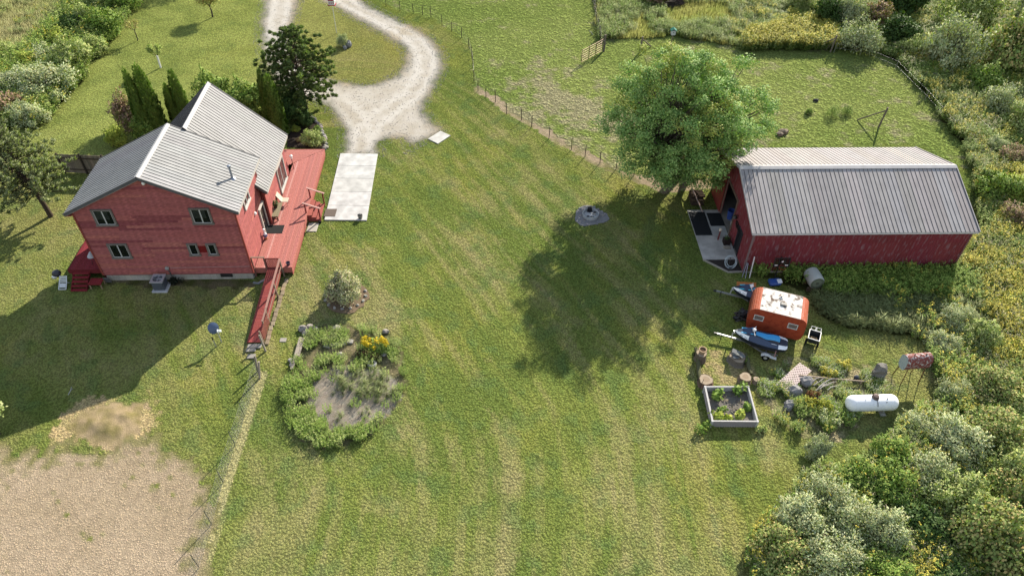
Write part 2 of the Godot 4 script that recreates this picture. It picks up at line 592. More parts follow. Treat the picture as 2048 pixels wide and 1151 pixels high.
	zone("garden", PackedVector2Array([Vector2(14.58, -27.68), Vector2(15.92, -28.86), Vector2(17.61, -30.10), Vector2(19.71, -29.85), Vector2(21.40, -29.37), Vector2(23.11, -29.01), Vector2(23.29, -27.85), Vector2(21.89, -27.26), Vector2(19.98, -26.86), Vector2(20.50, -25.78), Vector2(19.70, -24.66), Vector2(18.49, -23.96), Vector2(16.39, -24.46), Vector2(15.44, -25.16), Vector2(14.96, -26.76)]))
	zone("stump_yard", PackedVector2Array([Vector2(12.09, -30.40), Vector2(14.32, -30.65), Vector2(15.15, -28.85), Vector2(14.02, -27.86), Vector2(11.51, -28.00)]))
	var fp := PackedVector2Array()
	for k in [Vector3(-4.9, 0, 0), Vector3(4.9, 0, 0), Vector3(4.9, 0, -11.4), Vector3(-3.4, 0, -11.4)]:
		var w: Vector3 = HOUSE * k
		fp.append(Vector2(w.x, w.z))
	zone("house_fp", fp)
	zone("house_strip", PackedVector2Array([Vector2(-27.90, -36.30), Vector2(-23.61, -36.20), Vector2(-17.91, -36.53), Vector2(-17.18, -36.35), Vector2(-17.62, -35.45), Vector2(-21.39, -35.66), Vector2(-24.26, -35.21), Vector2(-27.28, -35.62)]))


func soft_in(called: String, q: Vector2) -> bool:
	var e = Z[called]
	return e[1].grow(1.0).has_point(q) and Geometry2D.is_point_in_polygon(q, e[0])


func mixc(a: Color, b: Color, t: float) -> Color:
	return a.lerp(b, clampf(t, 0.0, 1.0))


# what covers the ground at q: sets its colour and returns the zone's number
func cover(q: Vector2) -> Array:
	var b := nz_big.get_noise_2dv(q)
	var m := nz_mid.get_noise_2dv(q)
	var s := nz_small.get_noise_2dv(q)
	var w := q + Vector2(m, nz_mid.get_noise_2d(q.y + 90.0, q.x)) * 0.55 + Vector2(s, -s) * 0.18
	var green := lin(0.190, 0.220, 0.054)
	var deep := lin(0.132, 0.174, 0.043)
	var tan_c := lin(0.295, 0.260, 0.128)
	var soil := lin(0.36, 0.27, 0.17)
	var e_straw := -9.0
	if Z.straw[1].grow(2.0).has_point(q): e_straw = edge_dist("straw", q) + m * 1.3 + s * 0.9
	if e_straw > -0.1:
		var c := mixc(lin(0.51, 0.405, 0.285), lin(0.43, 0.34, 0.225), 0.5 + m * 0.9 + b * 0.3)
		c = mixc(c, green, (s + m * 0.6 - 0.55) * 4.0)
		return [mixc(mixc(green, tan_c, 0.6), c, smoothstep(-0.1, 0.9, e_straw)), 4]
	if inside("mound", w + Vector2(s, m) * 0.5):
		return [mixc(lin(0.50, 0.385, 0.235), lin(0.32, 0.27, 0.11), 0.4 + s * 1.2), 4]
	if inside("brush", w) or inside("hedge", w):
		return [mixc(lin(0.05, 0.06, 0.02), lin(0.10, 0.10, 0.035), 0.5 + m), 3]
	if inside("pond_bed", w):
		return [mixc(lin(0.40, 0.375, 0.335), lin(0.27, 0.245, 0.20), 0.5 + s + m), 5]
	if inside("pond", w):
		return [mixc(lin(0.12, 0.14, 0.05), lin(0.30, 0.25, 0.15), 0.5 + s), 5]
	if inside("garden", w):
		return [mixc(lin(0.13, 0.155, 0.05), lin(0.33, 0.28, 0.17), 0.45 + s), 6]
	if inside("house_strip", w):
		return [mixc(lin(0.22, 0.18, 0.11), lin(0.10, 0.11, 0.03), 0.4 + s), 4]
	if inside("stump_yard", w):
		return [mixc(lin(0.36, 0.29, 0.15), green, 0.35 + s), 0]
	if inside("track", w):
		return [mixc(lin(0.45, 0.36, 0.25), lin(0.22, 0.23, 0.08), 0.25 + m + s * 0.8), 4]
	if inside("pasture", w):
		var c := mixc(lin(0.160, 0.215, 0.055), lin(0.220, 0.262, 0.080), 0.5 + b * 1.1 + m * 0.4)
		var near_track := smoothstep(14.0, 1.0, absf(q.x - 3.0) * 0.6 + absf(q.y + 58.0) * 0.8)
		c = mixc(c, lin(0.29, 0.265, 0.165), clampf((s * 0.7 + m * 1.0 + near_track * 1.0 + smoothstep(12.0, 26.0, q.x) * 0.16 - 0.44) * 1.6, 0.0, 0.85))
		return [c, 1]
	if inside("rough", w):
		return [mixc(lin(0.17, 0.215, 0.05), lin(0.24, 0.25, 0.08), 0.5 + m + b), 2]
	if inside("meadow", w):
		return [mixc(lin(0.235, 0.265, 0.095), lin(0.31, 0.30, 0.15), 0.5 + m * 0.7 + b), 7]
	# the mown lawn: passes of the mower, dry stripes and greener patches
	var co := line_co(mow_line, q)
	var d := co.x + b * 0.5
	var streak := nz_mid.get_noise_2d(d * 4.2, co.y * 0.42) + 0.55 * nz_mid.get_noise_2d(d * 11.0 + 50.0, co.y * 0.9)
	var band := nz_big.get_noise_2d(d * 2.6 + 300.0, co.y * 0.9)
	var strength := (smoothstep(24.0, 8.0, absf(d)) * 0.62 + 0.16) * (1.0 - 0.35 * smoothstep(-28.0, -18.0, q.y))
	var t := 0.22 + b * 0.45 + m * 0.22 + (streak * 0.72 + band * 0.8) * strength + s * 0.10
	t += 0.42 * smoothstep(1.0, 0.3, absf(d - 0.1 + m * 0.6)) * smoothstep(-31.0, -27.0, q.y) * (0.7 + band)
	t += 0.14 * smoothstep(-20.0, -14.0, q.y)
	t -= smoothstep(0.30, 0.05, absf(fposmod(d + m * 0.25, 1.5) - 0.75)) * 0.30 * strength
	var clover := smoothstep(0.16, 0.42, nz_mid.get_noise_2d(q.x * 1.9 + 70.0, q.y * 1.9))
	t += smoothstep(0.28, 0.5, nz_mid.get_noise_2d(q.x * 1.1 - 40.0, q.y * 1.1 + 90.0)) * 0.22
	t -= 0.15 * smoothstep(-44.0, -70.0, q.y)
	var hue := nz_big.get_noise_2d(q.y * 1.7 - 200.0, q.x * 1.7)
	var c := mixc(mixc(deep, mixc(green, lin(0.225, 0.235, 0.052), hue * 2.2), 0.55 + b + m * 0.7 + streak * strength), tan_c, clampf(t - 0.08, 0.0, 0.75))
	c = mixc(c, lin(0.105, 0.165, 0.055), clover * 0.45)
	var pale_turf := smoothstep(-42.0, -56.0, q.y) * smoothstep(-16.0, -22.0, q.x)  # paler, yellower grass on the far left lawn
	c = mixc(c, lin(0.285, 0.325, 0.092), pale_turf * (0.62 + m * 0.5))
	var fd := absf(line_dist(fence_line, q))
	if fd < 1.2: c = mixc(c, lin(0.42, 0.37, 0.20), smoothstep(0.34, 0.06, absf(fd - 0.08)) * 0.7)
	if inside("mound_rim", w):
		c = mixc(c, lin(0.46, 0.36, 0.19), 0.62 + m * 1.4 + s)
	if inside("island", q):
		c = mixc(c, lin(0.27, 0.25, 0.085), 0.45)
	return [c, 0]


func mound_h(q: Vector2) -> float:
	return 0.38 * smoothstep(0.0, 2.0, edge_dist("mound", q)) * maxf(0.0, 0.75 + 0.9 * nz_small.get_noise_2dv(q * 0.8))


func ground():
	var xs := PackedFloat32Array([-1500.0, -500.0, -200.0, -110.0, -80.0])
	for i in GNX: xs.append(GX0 + GS * i)
	xs.append_array([80.0, 110.0, 200.0, 500.0, 1500.0])
	var zs := PackedFloat32Array([-1500.0, -500.0, -240.0, -150.0, -110.0])
	for i in GNZ: zs.append(GZ0 + GS * i)
	zs.append_array([0.0, 30.0, 120.0, 400.0, 1500.0])
	var nx := xs.size()
	var nzs := zs.size()
	var v := PackedVector3Array()
	var c := PackedColorArray()
	var idx := PackedInt32Array()
	v.resize(nx * nzs)
	c.resize(nx * nzs)
	ground_col.resize(GNX * GNZ)
	ground_zone.resize(GNX * GNZ)
	for j in nzs:
		for i in nx:
			var q := Vector2(xs[i], zs[j])
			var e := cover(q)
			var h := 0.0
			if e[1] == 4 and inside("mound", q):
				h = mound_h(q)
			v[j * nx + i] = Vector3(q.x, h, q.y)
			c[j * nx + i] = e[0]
			if i >= 5 and i < 5 + GNX and j >= 5 and j < 5 + GNZ:
				ground_col[(j - 5) * GNX + i - 5] = e[0]
				ground_zone[(j - 5) * GNX + i - 5] = e[1]
	for j in nzs - 1:
		for i in nx - 1:
			var a := j * nx + i
			idx.append_array([a, a + 1, a + nx + 1, a, a + nx + 1, a + nx])
	var n := PackedVector3Array()
	n.resize(v.size())
	n.fill(Vector3.UP)
	var mr: Rect2 = Z.mound[1].grow(1.0)
	for j in range(5, nzs - 5):
		for i in range(5, nx - 5):
			if mr.has_point(Vector2(xs[i], zs[j])):
				var a := j * nx + i
				n[a] = Vector3(v[a - 1].y - v[a + 1].y, GS * 2.0, v[a - nx].y - v[a + nx].y).normalized()
	var arr := []
	arr.resize(Mesh.ARRAY_MAX)
	arr[Mesh.ARRAY_VERTEX] = v
	arr[Mesh.ARRAY_NORMAL] = n
	arr[Mesh.ARRAY_COLOR] = c
	arr[Mesh.ARRAY_INDEX] = idx
	var mesh := ArrayMesh.new()
	mesh.add_surface_from_arrays(Mesh.PRIMITIVE_TRIANGLES, arr)
	var m := mat("turf", Color.WHITE, 0.95, 0.0, ntex(21, 0.2, 0.58, 1.0, 1024, 3), Vector3.ONE / 13.0, true)
	m.specular_mode = BaseMaterial3D.SPECULAR_DISABLED
	m.detail_enabled = true
	m.detail_blend_mode = BaseMaterial3D.BLEND_MODE_MUL
	m.detail_albedo = ntex(22, 0.05, 0.82, 1.0, 1024, 5)
	m.detail_uv_layer = BaseMaterial3D.DETAIL_UV_2
	m.uv2_triplanar = true
	m.uv2_world_triplanar = true
	m.uv2_scale = Vector3.ONE / 31.0
	relief(m, ntex(23, 0.2, 0.0, 1.0, 1024, 3), 2.2)
	var o := put(mesh, "ground", m)
	o.set_meta("kind", "structure")
	o.set_meta("label", "mown lawn and pasture with dry tan patches")


func ground_at(x: float, z: float) -> int:
	var i := clampi(int((x - GX0) / GS + 0.5), 0, GNX - 1)
	var j := clampi(int((z - GZ0) / GS + 0.5), 0, GNZ - 1)
	return j * GNX + i


func in_view(x: float, z: float, margin := 1.0) -> bool:
	return absf(x) < (40.7 - z) * 0.466 + margin


func driveway():
	var v := PackedVector3Array()
	var c := PackedColorArray()
	var idx := PackedInt32Array()
	var at := {}
	var lane_a := PackedVector2Array([Vector2(-12.74, -51.66), Vector2(-12.98, -55.38), Vector2(-11.67, -58.51), Vector2(-9.68, -61.71), Vector2(-8.70, -66.12), Vector2(-9.07, -70.01), Vector2(-11.04, -74.05), Vector2(-14.91, -78.36), Vector2(-19.46, -82.47), Vector2(-22.07, -87.27)])
	var lane_b := PackedVector2Array([Vector2(-12.74, -51.66), Vector2(-13.42, -55.93), Vector2(-15.45, -59.54), Vector2(-18.20, -61.92), Vector2(-20.94, -63.74), Vector2(-23.56, -67.70), Vector2(-25.29, -73.80), Vector2(-26.47, -81.38), Vector2(-27.35, -87.06)])
	var r: Rect2 = Z.drive[1].grow(1.0)
	var st := 0.25
	var nx := int(r.size.x / st) + 1
	var nn := int(r.size.y / st) + 1
	for j in nn:
		for i in nx:
			var q: Vector2 = r.position + Vector2(i, j) * st
			var m := nz_mid.get_noise_2dv(q)
			var s := nz_small.get_noise_2dv(q)
			var d := minf(edge_dist("drive", q), -edge_dist("island", q)) + m * 0.55 + s * 0.45
			var a := smoothstep(-0.45, 1.0, d)
			if a > 0.0:
				at[j * nx + i] = v.size()
				v.append(Vector3(q.x, 0.012, q.y))
				var k := mixc(lin(0.52, 0.485, 0.43), lin(0.45, 0.41, 0.345), 0.5 + m + s * 0.7)
				var tr := minf(absf(absf(line_dist(lane_a, q)) - 0.8), absf(absf(line_dist(lane_b, q)) - 0.8))
				k = mixc(k, lin(0.60, 0.57, 0.52), smoothstep(0.6, 0.1, tr + s * 0.35) * 0.75)
				k = mixc(k, lin(0.42, 0.34, 0.23), (0.1 - d * 0.35) + m * 0.7 + s * 0.5 + nz_big.get_noise_2dv(q) * 0.6)
				k.a = a
				c.append(k)
	for j in nn - 1:
		for i in nx - 1:
			var a = at.get(j * nx + i)
			var b = at.get(j * nx + i + 1)
			var d = at.get((j + 1) * nx + i + 1)
			var e = at.get((j + 1) * nx + i)
			if a != null and b != null and d != null and e != null:
				idx.append_array([a, b, d, a, d, e])
	var n := PackedVector3Array()
	n.resize(v.size())
	n.fill(Vector3.UP)
	var arr := []
	arr.resize(Mesh.ARRAY_MAX)
	arr[Mesh.ARRAY_VERTEX] = v
	arr[Mesh.ARRAY_NORMAL] = n
	arr[Mesh.ARRAY_COLOR] = c
	arr[Mesh.ARRAY_INDEX] = idx
	var mesh := ArrayMesh.new()
	mesh.add_surface_from_arrays(Mesh.PRIMITIVE_TRIANGLES, arr)
	var m := mat("gravel", Color.WHITE, 0.97, 0.0, ntex(24, 0.20, 0.66, 1.0, 1024, 3), Vector3.ONE / 9.0, true)
	m.transparency = BaseMaterial3D.TRANSPARENCY_ALPHA
	m.specular_mode = BaseMaterial3D.SPECULAR_DISABLED
	relief(m, ntex(25, 0.3, 0.0, 1.0, 512, 2), 2.5)
	var o := put(mesh, "driveway", m)
	o.set_meta("kind", "structure")
	o.set_meta("label", "pale gravel driveway looping round a grass island")
	# loose stones, thickest towards the edges
	rng.seed = 17
	var xs := []
	var cs := PackedColorArray()
	for k in 30000:
		var q: Vector2 = r.position + Vector2(rng.randf(), rng.randf()) * r.size
		if q.y < -92.0: continue
		var d := minf(edge_dist("drive", q), -edge_dist("island", q))
		if d < -0.7 or (d > 0.8 and rng.randf() < 0.65): continue
		xs.append(Transform3D(Basis(Vector3.UP, rng.randf() * TAU).scaled(Vector3.ONE * rng.randf_range(0.5, 1.5)), Vector3(q.x, 0.012, q.y)))
		cs.append(vary(lin(0.46, 0.43, 0.39), 0.3))
	var mb := MB.new()
	mb.lump(Vector3.ZERO, Vector3(0.035, 0.025, 0.03), 3, 0.3, 3, 5)
	scatter("gravel_stones", mb.mesh(), M.stone, xs, cs).set_meta("label", "loose stones along the gravel driveway")


# ---------------------------------------------------------------- mown and rough grass
func tuft(blades: int, h: float, spread: float, w: float) -> ArrayMesh:
	var mb := MB.new()
	for k in blades:
		var a := TAU * k / blades + rng.randf_range(-0.4, 0.4)
		var o := Vector3(cos(a), 0, sin(a))
		var side := Vector3(-o.z, 0, o.x) * w
		var base := o * rng.randf_range(0.0, spread * 0.5)
		var hh := h * rng.randf_range(0.6, 1.1)
		var tip := base + o * spread * rng.randf_range(0.5, 1.2) + Vector3.UP * hh
		var no := (o * 0.4 + Vector3.UP * 1.3).normalized()
		mb.col = Color.WHITE * rng.randf_range(0.8, 1.15)
		mb.tri(base - side, base + side, tip, no, no, no)
	return mb.mesh()


func grass():
	var lawn := []
	var lawn_c := PackedColorArray()
	var past := []
	var past_c := PackedColorArray()
	var tall := []
	var tall_c := PackedColorArray()
	rng.seed = 99
	for k in 560000:
		var z := -90.0 + 76.0 * pow(rng.randf(), 0.85)
		var x := rng.randf_range(-1.0, 1.0) * ((40.7 - z) * 0.466 + 1.0)
		var g := ground_at(x, z)
		var zo := ground_zone[g]
		var q := Vector2(x, z)
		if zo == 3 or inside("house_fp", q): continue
		if zo == 4 and rng.randf() < 0.3: continue
		if zo == 5 and rng.randf() < 0.9: continue
		if Z.drive[1].has_point(q) and inside("drive", q) and not inside("island", q): continue
		var col := ground_col[g]
		col = vary(col, 0.13) * (1.0 if zo == 4 else 1.2)
		var b := Basis(Vector3.UP, rng.randf() * TAU)
		if zo == 1:
			var s := rng.randf_range(0.5, 1.1) * (1.0 + 0.7 * nz_small.get_noise_2dv(q * 1.3))
			if rng.randf() < 0.5: continue
			past.append(Transform3D(b.scaled(Vector3(1, 1, 1) * s), Vector3(x, 0, z)))
			past_c.append(col)
		elif zo == 2 or zo == 7:
			if rng.randf() < 0.4: continue
			var s := rng.randf_range(0.6, 1.4) * (1.0 + 0.5 * nz_mid.get_noise_2dv(q))
			tall.append(Transform3D(b.scaled(Vector3(1, s, 1)), Vector3(x, 0, z)))
			tall_c.append(col)
		else:
			lawn.append(Transform3D(b.scaled(Vector3.ONE * rng.randf_range(0.7, 1.25) * (0.7 if zo == 4 else 1.0)), Vector3(x, 0, z)))
			lawn_c.append(col)
	scatter("lawn_grass", tuft(6, 0.034, 0.07, 0.013), M.grass_blade, lawn, lawn_c).set_meta("label", "short mown grass with dry blades")
	scatter("pasture_grass", tuft(9, 0.06, 0.11, 0.018), M.grass_blade, past, past_c).set_meta("label", "clumpy grazed pasture grass")
	scatter("meadow_grass", tuft(9, 0.42, 0.20, 0.018), M.grass_blade, tall, tall_c).set_meta("label", "tall unmown meadow grass")


# ---------------------------------------------------------------- the house
# a run of lapped boards on an upright wall: from a (bottom, start) to b (bottom, end), between heights lo and hi,
# cut to the roof by top(t), which gives the wall's height at the distance t from a
func clapboards(parent: Node, a: Vector3, b: Vector3, lo: float, top: Callable, out: Vector3, dark: float, reveal := 0.2):
	var len := a.distance_to(b)
	var dir := (b - a) / len
	var y := lo
	var peak := lo
	for k in 41: peak = maxf(peak, top.call(len * k / 40.0))
	while y < peak - 0.03:
		var t0 := 0.0
		var t1 := len
		# the stretch of this course that lies under the roof
		var mid := y + reveal * 0.5
		var s0 := -1.0
		var s1 := -1.0
		for k in 201:
			var t := len * k / 200.0
			if top.call(t) >= mid:
				if s0 < 0.0: s0 = t
				s1 = t
		if s0 >= 0.0 and s1 - s0 > 0.2:
			t0 = s0
			while t0 < s1 - 0.01:
				t1 = minf(s1, t0 + rng.randf_range(1.6, 4.2))
				if s1 - t1 < 0.7: t1 = s1
				var mb := MB.new()
				var r := rng.randf()
				var c := lin(0.395, 0.128, 0.122)
				if r < dark: c = lin(0.285, 0.083, 0.088)
				elif r < dark + 0.13: c = lin(0.445, 0.155, 0.130)
				mb.col = vary(c, 0.07)
				var p0 := a + dir * (t0 + 0.003)
				var p1 := a + dir * (t1 - 0.003)
				var hi := y + reveal + 0.012
				var bl := p0 + Vector3.UP * (y - a.y) + out * 0.032
				var br := p1 + Vector3.UP * (y - a.y) + out * 0.032
				var tl := p0 + Vector3.UP * (hi - a.y) + out * 0.010
				var tr := p1 + Vector3.UP * (hi - a.y) + out * 0.010
				mb.quad(bl, br, tr, tl, out)
				mb.quad(bl, br, br - out * 0.03, bl - out * 0.03, Vector3.DOWN)
				mb.quad(bl, tl, tl - out * 0.02, bl - out * 0.03, -dir)
				mb.quad(br, tr, tr - out * 0.02, br - out * 0.03, dir)
				put(mb, "clapboard", M.siding, parent)
				t0 = t1
		y += reveal


# a window in an upright wall. at: middle of the window on the wall's face; x: along the wall; out: away from it
func window(parent: Node, at: Vector3, x: Vector3, out: Vector3, w: float, h: float, panes: int, called := "window", frame_c := Color(0.21, 0.185, 0.165), blind := false):
	var b := Basis(x, Vector3.UP, out)
	var o := Node3D.new()
	o.name = numbered(parent, called)
	parent.add_child(o, true)
	o.position = at
	var mb := MB.new()
	mb.xf = Transform3D(b)
	mb.col = frame_c
	var f := 0.10
	mb.box(Vector3(0, h * 0.5 - f * 0.5, 0.035), Vector3(w, f, 0.11))
	mb.box(Vector3(0, -h * 0.5 + f * 0.5, 0.05), Vector3(w + 0.08, f, 0.14))
	for s in [-1.0, 1.0]:
		mb.box(Vector3(s * (w * 0.5 - f * 0.5), 0, 0.032), Vector3(f, h - f * 2.0, 0.10))
	put(mb, "frame", M.paint, o)
	var iw := w - f * 2.0
	for k in panes:
		var pw := iw / panes
		var cx := -iw * 0.5 + pw * (k + 0.5)
		var sash := MB.new()
		sash.xf = Transform3D(b)
		sash.col = lin(0.40, 0.40, 0.39)
		var g := 0.04
		var ih := h - f * 2.0
		for s in [-1.0, 1.0]:
			sash.box(Vector3(cx + s * (pw * 0.5 - g * 0.5), 0, 0.022 + 0.012 * k), Vector3(g, ih, 0.03))
			sash.box(Vector3(cx, s * (ih * 0.5 - g * 0.5), 0.022 + 0.012 * k), Vector3(pw - g * 2.0, g, 0.03))
		put(sash, "sash", M.plastic, o)
		var pm := MB.new()
		pm.xf = Transform3D(b)
		pm.box(Vector3(cx, 0, 0.018 + 0.012 * k), Vector3(pw - g * 2.0, ih - g * 2.0, 0.006))
		put(pm, "pane", M.pane, o)
	# the dim room behind, with a blind half way down
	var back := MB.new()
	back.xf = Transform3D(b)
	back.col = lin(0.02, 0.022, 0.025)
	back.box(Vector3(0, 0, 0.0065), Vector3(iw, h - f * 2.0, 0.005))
	if blind:
		back.col = lin(0.30, 0.33, 0.31)
		back.box(Vector3(-iw * 0.1, h * 0.12, 0.0115), Vector3(iw * 0.75, h * 0.5, 0.004))
	put(back, "blind", M.cloth, o)


# ribbed sheets on a roof slope, each a part. eave: lower edge start, up: along the slope to the ridge, along: the eave's direction
func ribbed(parent: Node, called: String, eave: Vector3, along: Vector3, len: float, up: Vector3, rise: float, pitch: float, ribs: int, c: Color, m: Material, rib_h := 0.03, tone := 0.04, shaded_face := 1):
	var nn := along.cross(up).normalized()
	if nn.y < 0.0 and absf(nn.y) > 0.2: nn = -nn
	var count := int(round(len / (pitch * ribs)))
	var w := len / count
	for k in count:
		var mb := MB.new()
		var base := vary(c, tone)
		var rib_shade := base * 0.18  # shade put into the colour of each rib's face turned from the sun
		mb.col = base
		var p := w / ribs
		for r in ribs:
			var x0 := k * w + r * p
			var st := [[0.0, 0.0], [p * 0.79, 0.0], [p * 0.875, rib_h], [p * 0.95, rib_h], [p, 0.0]]
			for j in 4:
				var a: Vector3 = eave + along * (x0 + st[j][0]) + nn * st[j][1]
				var b: Vector3 = eave + along * (x0 + st[j + 1][0]) + nn * st[j + 1][1]
				mb.col = rib_shade if j == shaded_face else base
				mb.quad(a, b, b + up * rise, a + up * rise, nn)
		var e0 := eave + along * (k * w)
		var e1 := eave + along * ((k + 1) * w)
		mb.quad(e0 - nn * 0.012, e1 - nn * 0.012, e1 + up * rise - nn * 0.012, e0 + up * rise - nn * 0.012, -nn)
		put(mb, called, m, parent)


func house():
	var pm := StandardMaterial3D.new()
	pm.resource_name = "window_glass"
	pm.albedo_color = Color(0.05, 0.08, 0.09, 0.45)
	pm.transparency = BaseMaterial3D.TRANSPARENCY_ALPHA
	pm.roughness = 0.05
	M["pane"] = pm
	var t := thing("farmhouse", "red clapboard two-storey house with two grey ribbed metal roofs", "house", HOUSE.origin, 0.04136)
	# foundation of blocks, with its own course of joints
	for k in 24:
		var mb := MB.new()
		mb.col = vary(lin(0.36, 0.34, 0.30), 0.10)
		mb.box(Vector3(-4.90 + 0.4083 * (k + 0.5), 0.26, -0.13), Vector3(0.400, 0.56, 0.2))
		put(mb, "foundation_block", M.concrete, t)
	var core := MB.new()
	core.col = lin(0.16, 0.05, 0.045)
	# wing body
	var wing := PackedVector2Array([Vector2(-4.97, 0.5), Vector2(4.97, 0.5), Vector2(4.97, 6.02), Vector2(0, 8.48), Vector2(-4.97, 6.02)])
	core.extrude(wing, -5.5, Transform3D(Basis(), Vector3(0, 0, -0.002)))
	# main body
	var main := PackedVector2Array([Vector2(-3.45, 0.1), Vector2(5.23, 0.1), Vector2(5.23, 4.18), Vector2(0.918, 8.12), Vector2(-3.45, 4.18)])
	core.extrude(main, -6.56, Transform3D(Basis(), Vector3(0, 0, -5.06)))
	core.col = lin(0.33, 0.31, 0.28)
	core.span(Vector3(4.86, 0.0, -0.1), Vector3(4.94, 0.5, -5.0))
	core.span(Vector3(-4.86, 0.0, -0.1), Vector3(-4.94, 0.5, -5.4))
	put(core, "wall", M.paint, t)
	var gable := func(x: float) -> float: return 8.42 - absf(x - 4.98) * 0.4975
	clapboards(t, Vector3(-4.98, 0.57, 0), Vector3(4.98, 0.57, 0), 0.57, gable, Vector3.BACK, 0.17)
	var flat_w := func(_x: float) -> float: return 5.95
	clapboards(t, Vector3(4.972, 0.57, 0), Vector3(4.972, 0.57, -5.03), 0.57, flat_w, Vector3.RIGHT, 0.05)
	clapboards(t, Vector3(-4.972, 0.57, 0), Vector3(-4.972, 0.57, -5.4), 0.57, flat_w, Vector3.LEFT, 0.1)
	var flat_m := func(_x: float) -> float: return 4.15
	clapboards(t, Vector3(5.232, 0.57, -5.06), Vector3(5.232, 0.57, -11.6), 0.57, flat_m, Vector3.RIGHT, 0.05)
	var gb := func(x: float) -> float: return 8.05 - absf(x - 4.31) * 0.915
	clapboards(t, Vector3(5.23, 0.57, -11.62), Vector3(-3.45, 0.57, -11.62), 0.57, gb, Vector3.FORWARD, 0.1)
	# corner boards
	for e in [Vector3(5.0, 0.57, 0.02), Vector3(-5.0, 0.57, 0.02)]:
		var mb := MB.new()
		mb.col = lin(0.30, 0.075, 0.062)
		mb.box(e + Vector3(0, 2.7, 0), Vector3(0.10, 5.38, 0.10))
		put(mb, "corner_board", M.paint, t)
	var cb := MB.new()
	cb.col = lin(0.34, 0.085, 0.07)
	cb.box(Vector3(5.255, 2.4, -5.06), Vector3(0.1, 3.6, 0.1))
	put(cb, "corner_board", M.paint, t)
	# windows
	var fx := Vector3.RIGHT
	window(t, Vector3(-3.16, 5.45, 0.03), fx, Vector3.BACK, 1.30, 1.30, 2, "window", lin(0.20, 0.18, 0.16), true)
	window(t, Vector3(2.87, 5.49, 0.03), fx, Vector3.BACK, 1.28, 1.28, 2, "window", lin(0.20, 0.18, 0.16), true)
	window(t, Vector3(-3.18, 2.68, 0.03), fx, Vector3.BACK, 1.28, 1.26, 2)
	window(t, Vector3(1.61, 2.73, 0.03), fx, Vector3.BACK, 0.68, 1.05, 1)
	window(t, Vector3(2.82, 2.73, 0.03), fx, Vector3.BACK, 0.66, 1.03, 1)
	var pt := MB.new()
	pt.col = lin(0.21, 0.022, 0.022)
	for k in 3:
		pt.box(Vector3(2.22, 2.56 + 0.19 * k, 0.036), Vector3(0.54, 0.18, 0.02))
	put(pt, "infill_panel", M.paint, t)
	window(t, Vector3(5.0, 5.06, -2.3), Vector3(0, 0, -1), Vector3.RIGHT, 1.3, 0.95, 2, "window", lin(0.62, 0.58, 0.55))
	window(t, Vector3(5.262, 1.92, -9.6), Vector3(0, 0, -1), Vector3.RIGHT, 2.1, 2.15, 2, "patio_door", lin(0.55, 0.52, 0.48))
	# front door with its storm glass and pale casing
	var dn := Node3D.new()
	dn.name = "front_door"
	t.add_child(dn)
	dn.position = Vector3(5.0, 0.76, -4.37)
	var dr := MB.new()
	dr.col = lin(0.60, 0.56, 0.50)
	for s in [-1.0, 1.0]: dr.box(Vector3(0.04, 1.05, s * 0.5), Vector3(0.12, 2.1, 0.10))
	dr.box(Vector3(0.05, 2.14, 0), Vector3(0.14, 0.1, 1.12))
	put(dr, "frame", M.paint, dn)
	dr = MB.new()
	dr.col = lin(0.055, 0.058, 0.06)
	dr.box(Vector3(0.025, 1.04, 0), Vector3(0.04, 2.06, 0.9))
	put(dr, "door_leaf", M.paint, dn)
	dr = MB.new()
	dr.box(Vector3(0.05, 1.05, 0), Vector3(0.012, 1.8, 0.74))
	put(dr, "pane", M.pane, dn)
	dr = MB.new()
	dr.col = lin(0.6, 0.55, 0.4)
	dr.rod(Vector3(0.05, 1.0, 0.4), Vector3(0.12, 1.0, 0.4), 0.025, 8)
	put(dr, "handle", M.metal, dn)
	# vent, meter and its pipe, lamps
	var q := MB.new()
	q.col = lin(0.05, 0.05, 0.05)
	q.box(Vector3(3.14, 0.40, 0.0), Vector3(0.78, 0.30, 0.09))
	for k in 4: q.box(Vector3(3.14, 0.29 + 0.07 * k, 0.05), Vector3(0.72, 0.02, 0.05))
	put(q, "foundation_vent", M.metal, t)
	q = MB.new()
	q.col = lin(0.40, 0.41, 0.40)
	q.lathe([Vector2(0, 0), Vector2(0.13, 0), Vector2(0.13, 0.12), Vector2(0, 0.14)], 12, Transform3D(Basis(Vector3.RIGHT, PI / 2), Vector3(-0.58, 1.16, 0.03)))
	q.col = lin(0.12, 0.12, 0.12)
	q.rod(Vector3(-0.55, 1.1, 0.08), Vector3(-0.45, 0.1, 0.1), 0.035)
	put(q, "meter", M.metal, t)
	q = MB.new()
	q.col = lin(0.55, 0.40, 0.38)
	q.rod(Vector3(-0.4, 1.16, 0.05), Vector3(4.9, 1.20, 0.05), 0.012)
	put(q, "conduit", M.paint, t)
	for p in [[Vector3(0.15, 8.08, 0.10), Vector3.BACK], [Vector3(5.02, 3.2, -3.1), Vector3.RIGHT]]:
		q = MB.new()
		q.col = lin(0.75, 0.74, 0.72)
		q.lump(p[0], Vector3(0.11, 0.13, 0.11), 3, 0.05)
		q.box(p[0] - p[1] * 0.06, Vector3(0.1, 0.1, 0.1))
		put(q, "wall_lamp", M.plastic, t)
	# roofs
	var rc := lin(0.300, 0.298, 0.296)
	var zf := 0.32
	var L := 6.0
	var eR := Vector3(5.363, 5.99, zf)
	var uR := (Vector3(0, 8.66, zf) - eR)
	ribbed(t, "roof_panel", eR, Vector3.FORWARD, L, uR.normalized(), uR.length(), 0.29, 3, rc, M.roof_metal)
	var eL := Vector3(-5.363, 5.99, zf)
	var uL := (Vector3(0, 8.66, zf) - eL)
	ribbed(t, "roof_panel", eL, Vector3.FORWARD, L, uL.normalized(), uL.length(), 0.29, 3, rc, M.roof_metal)
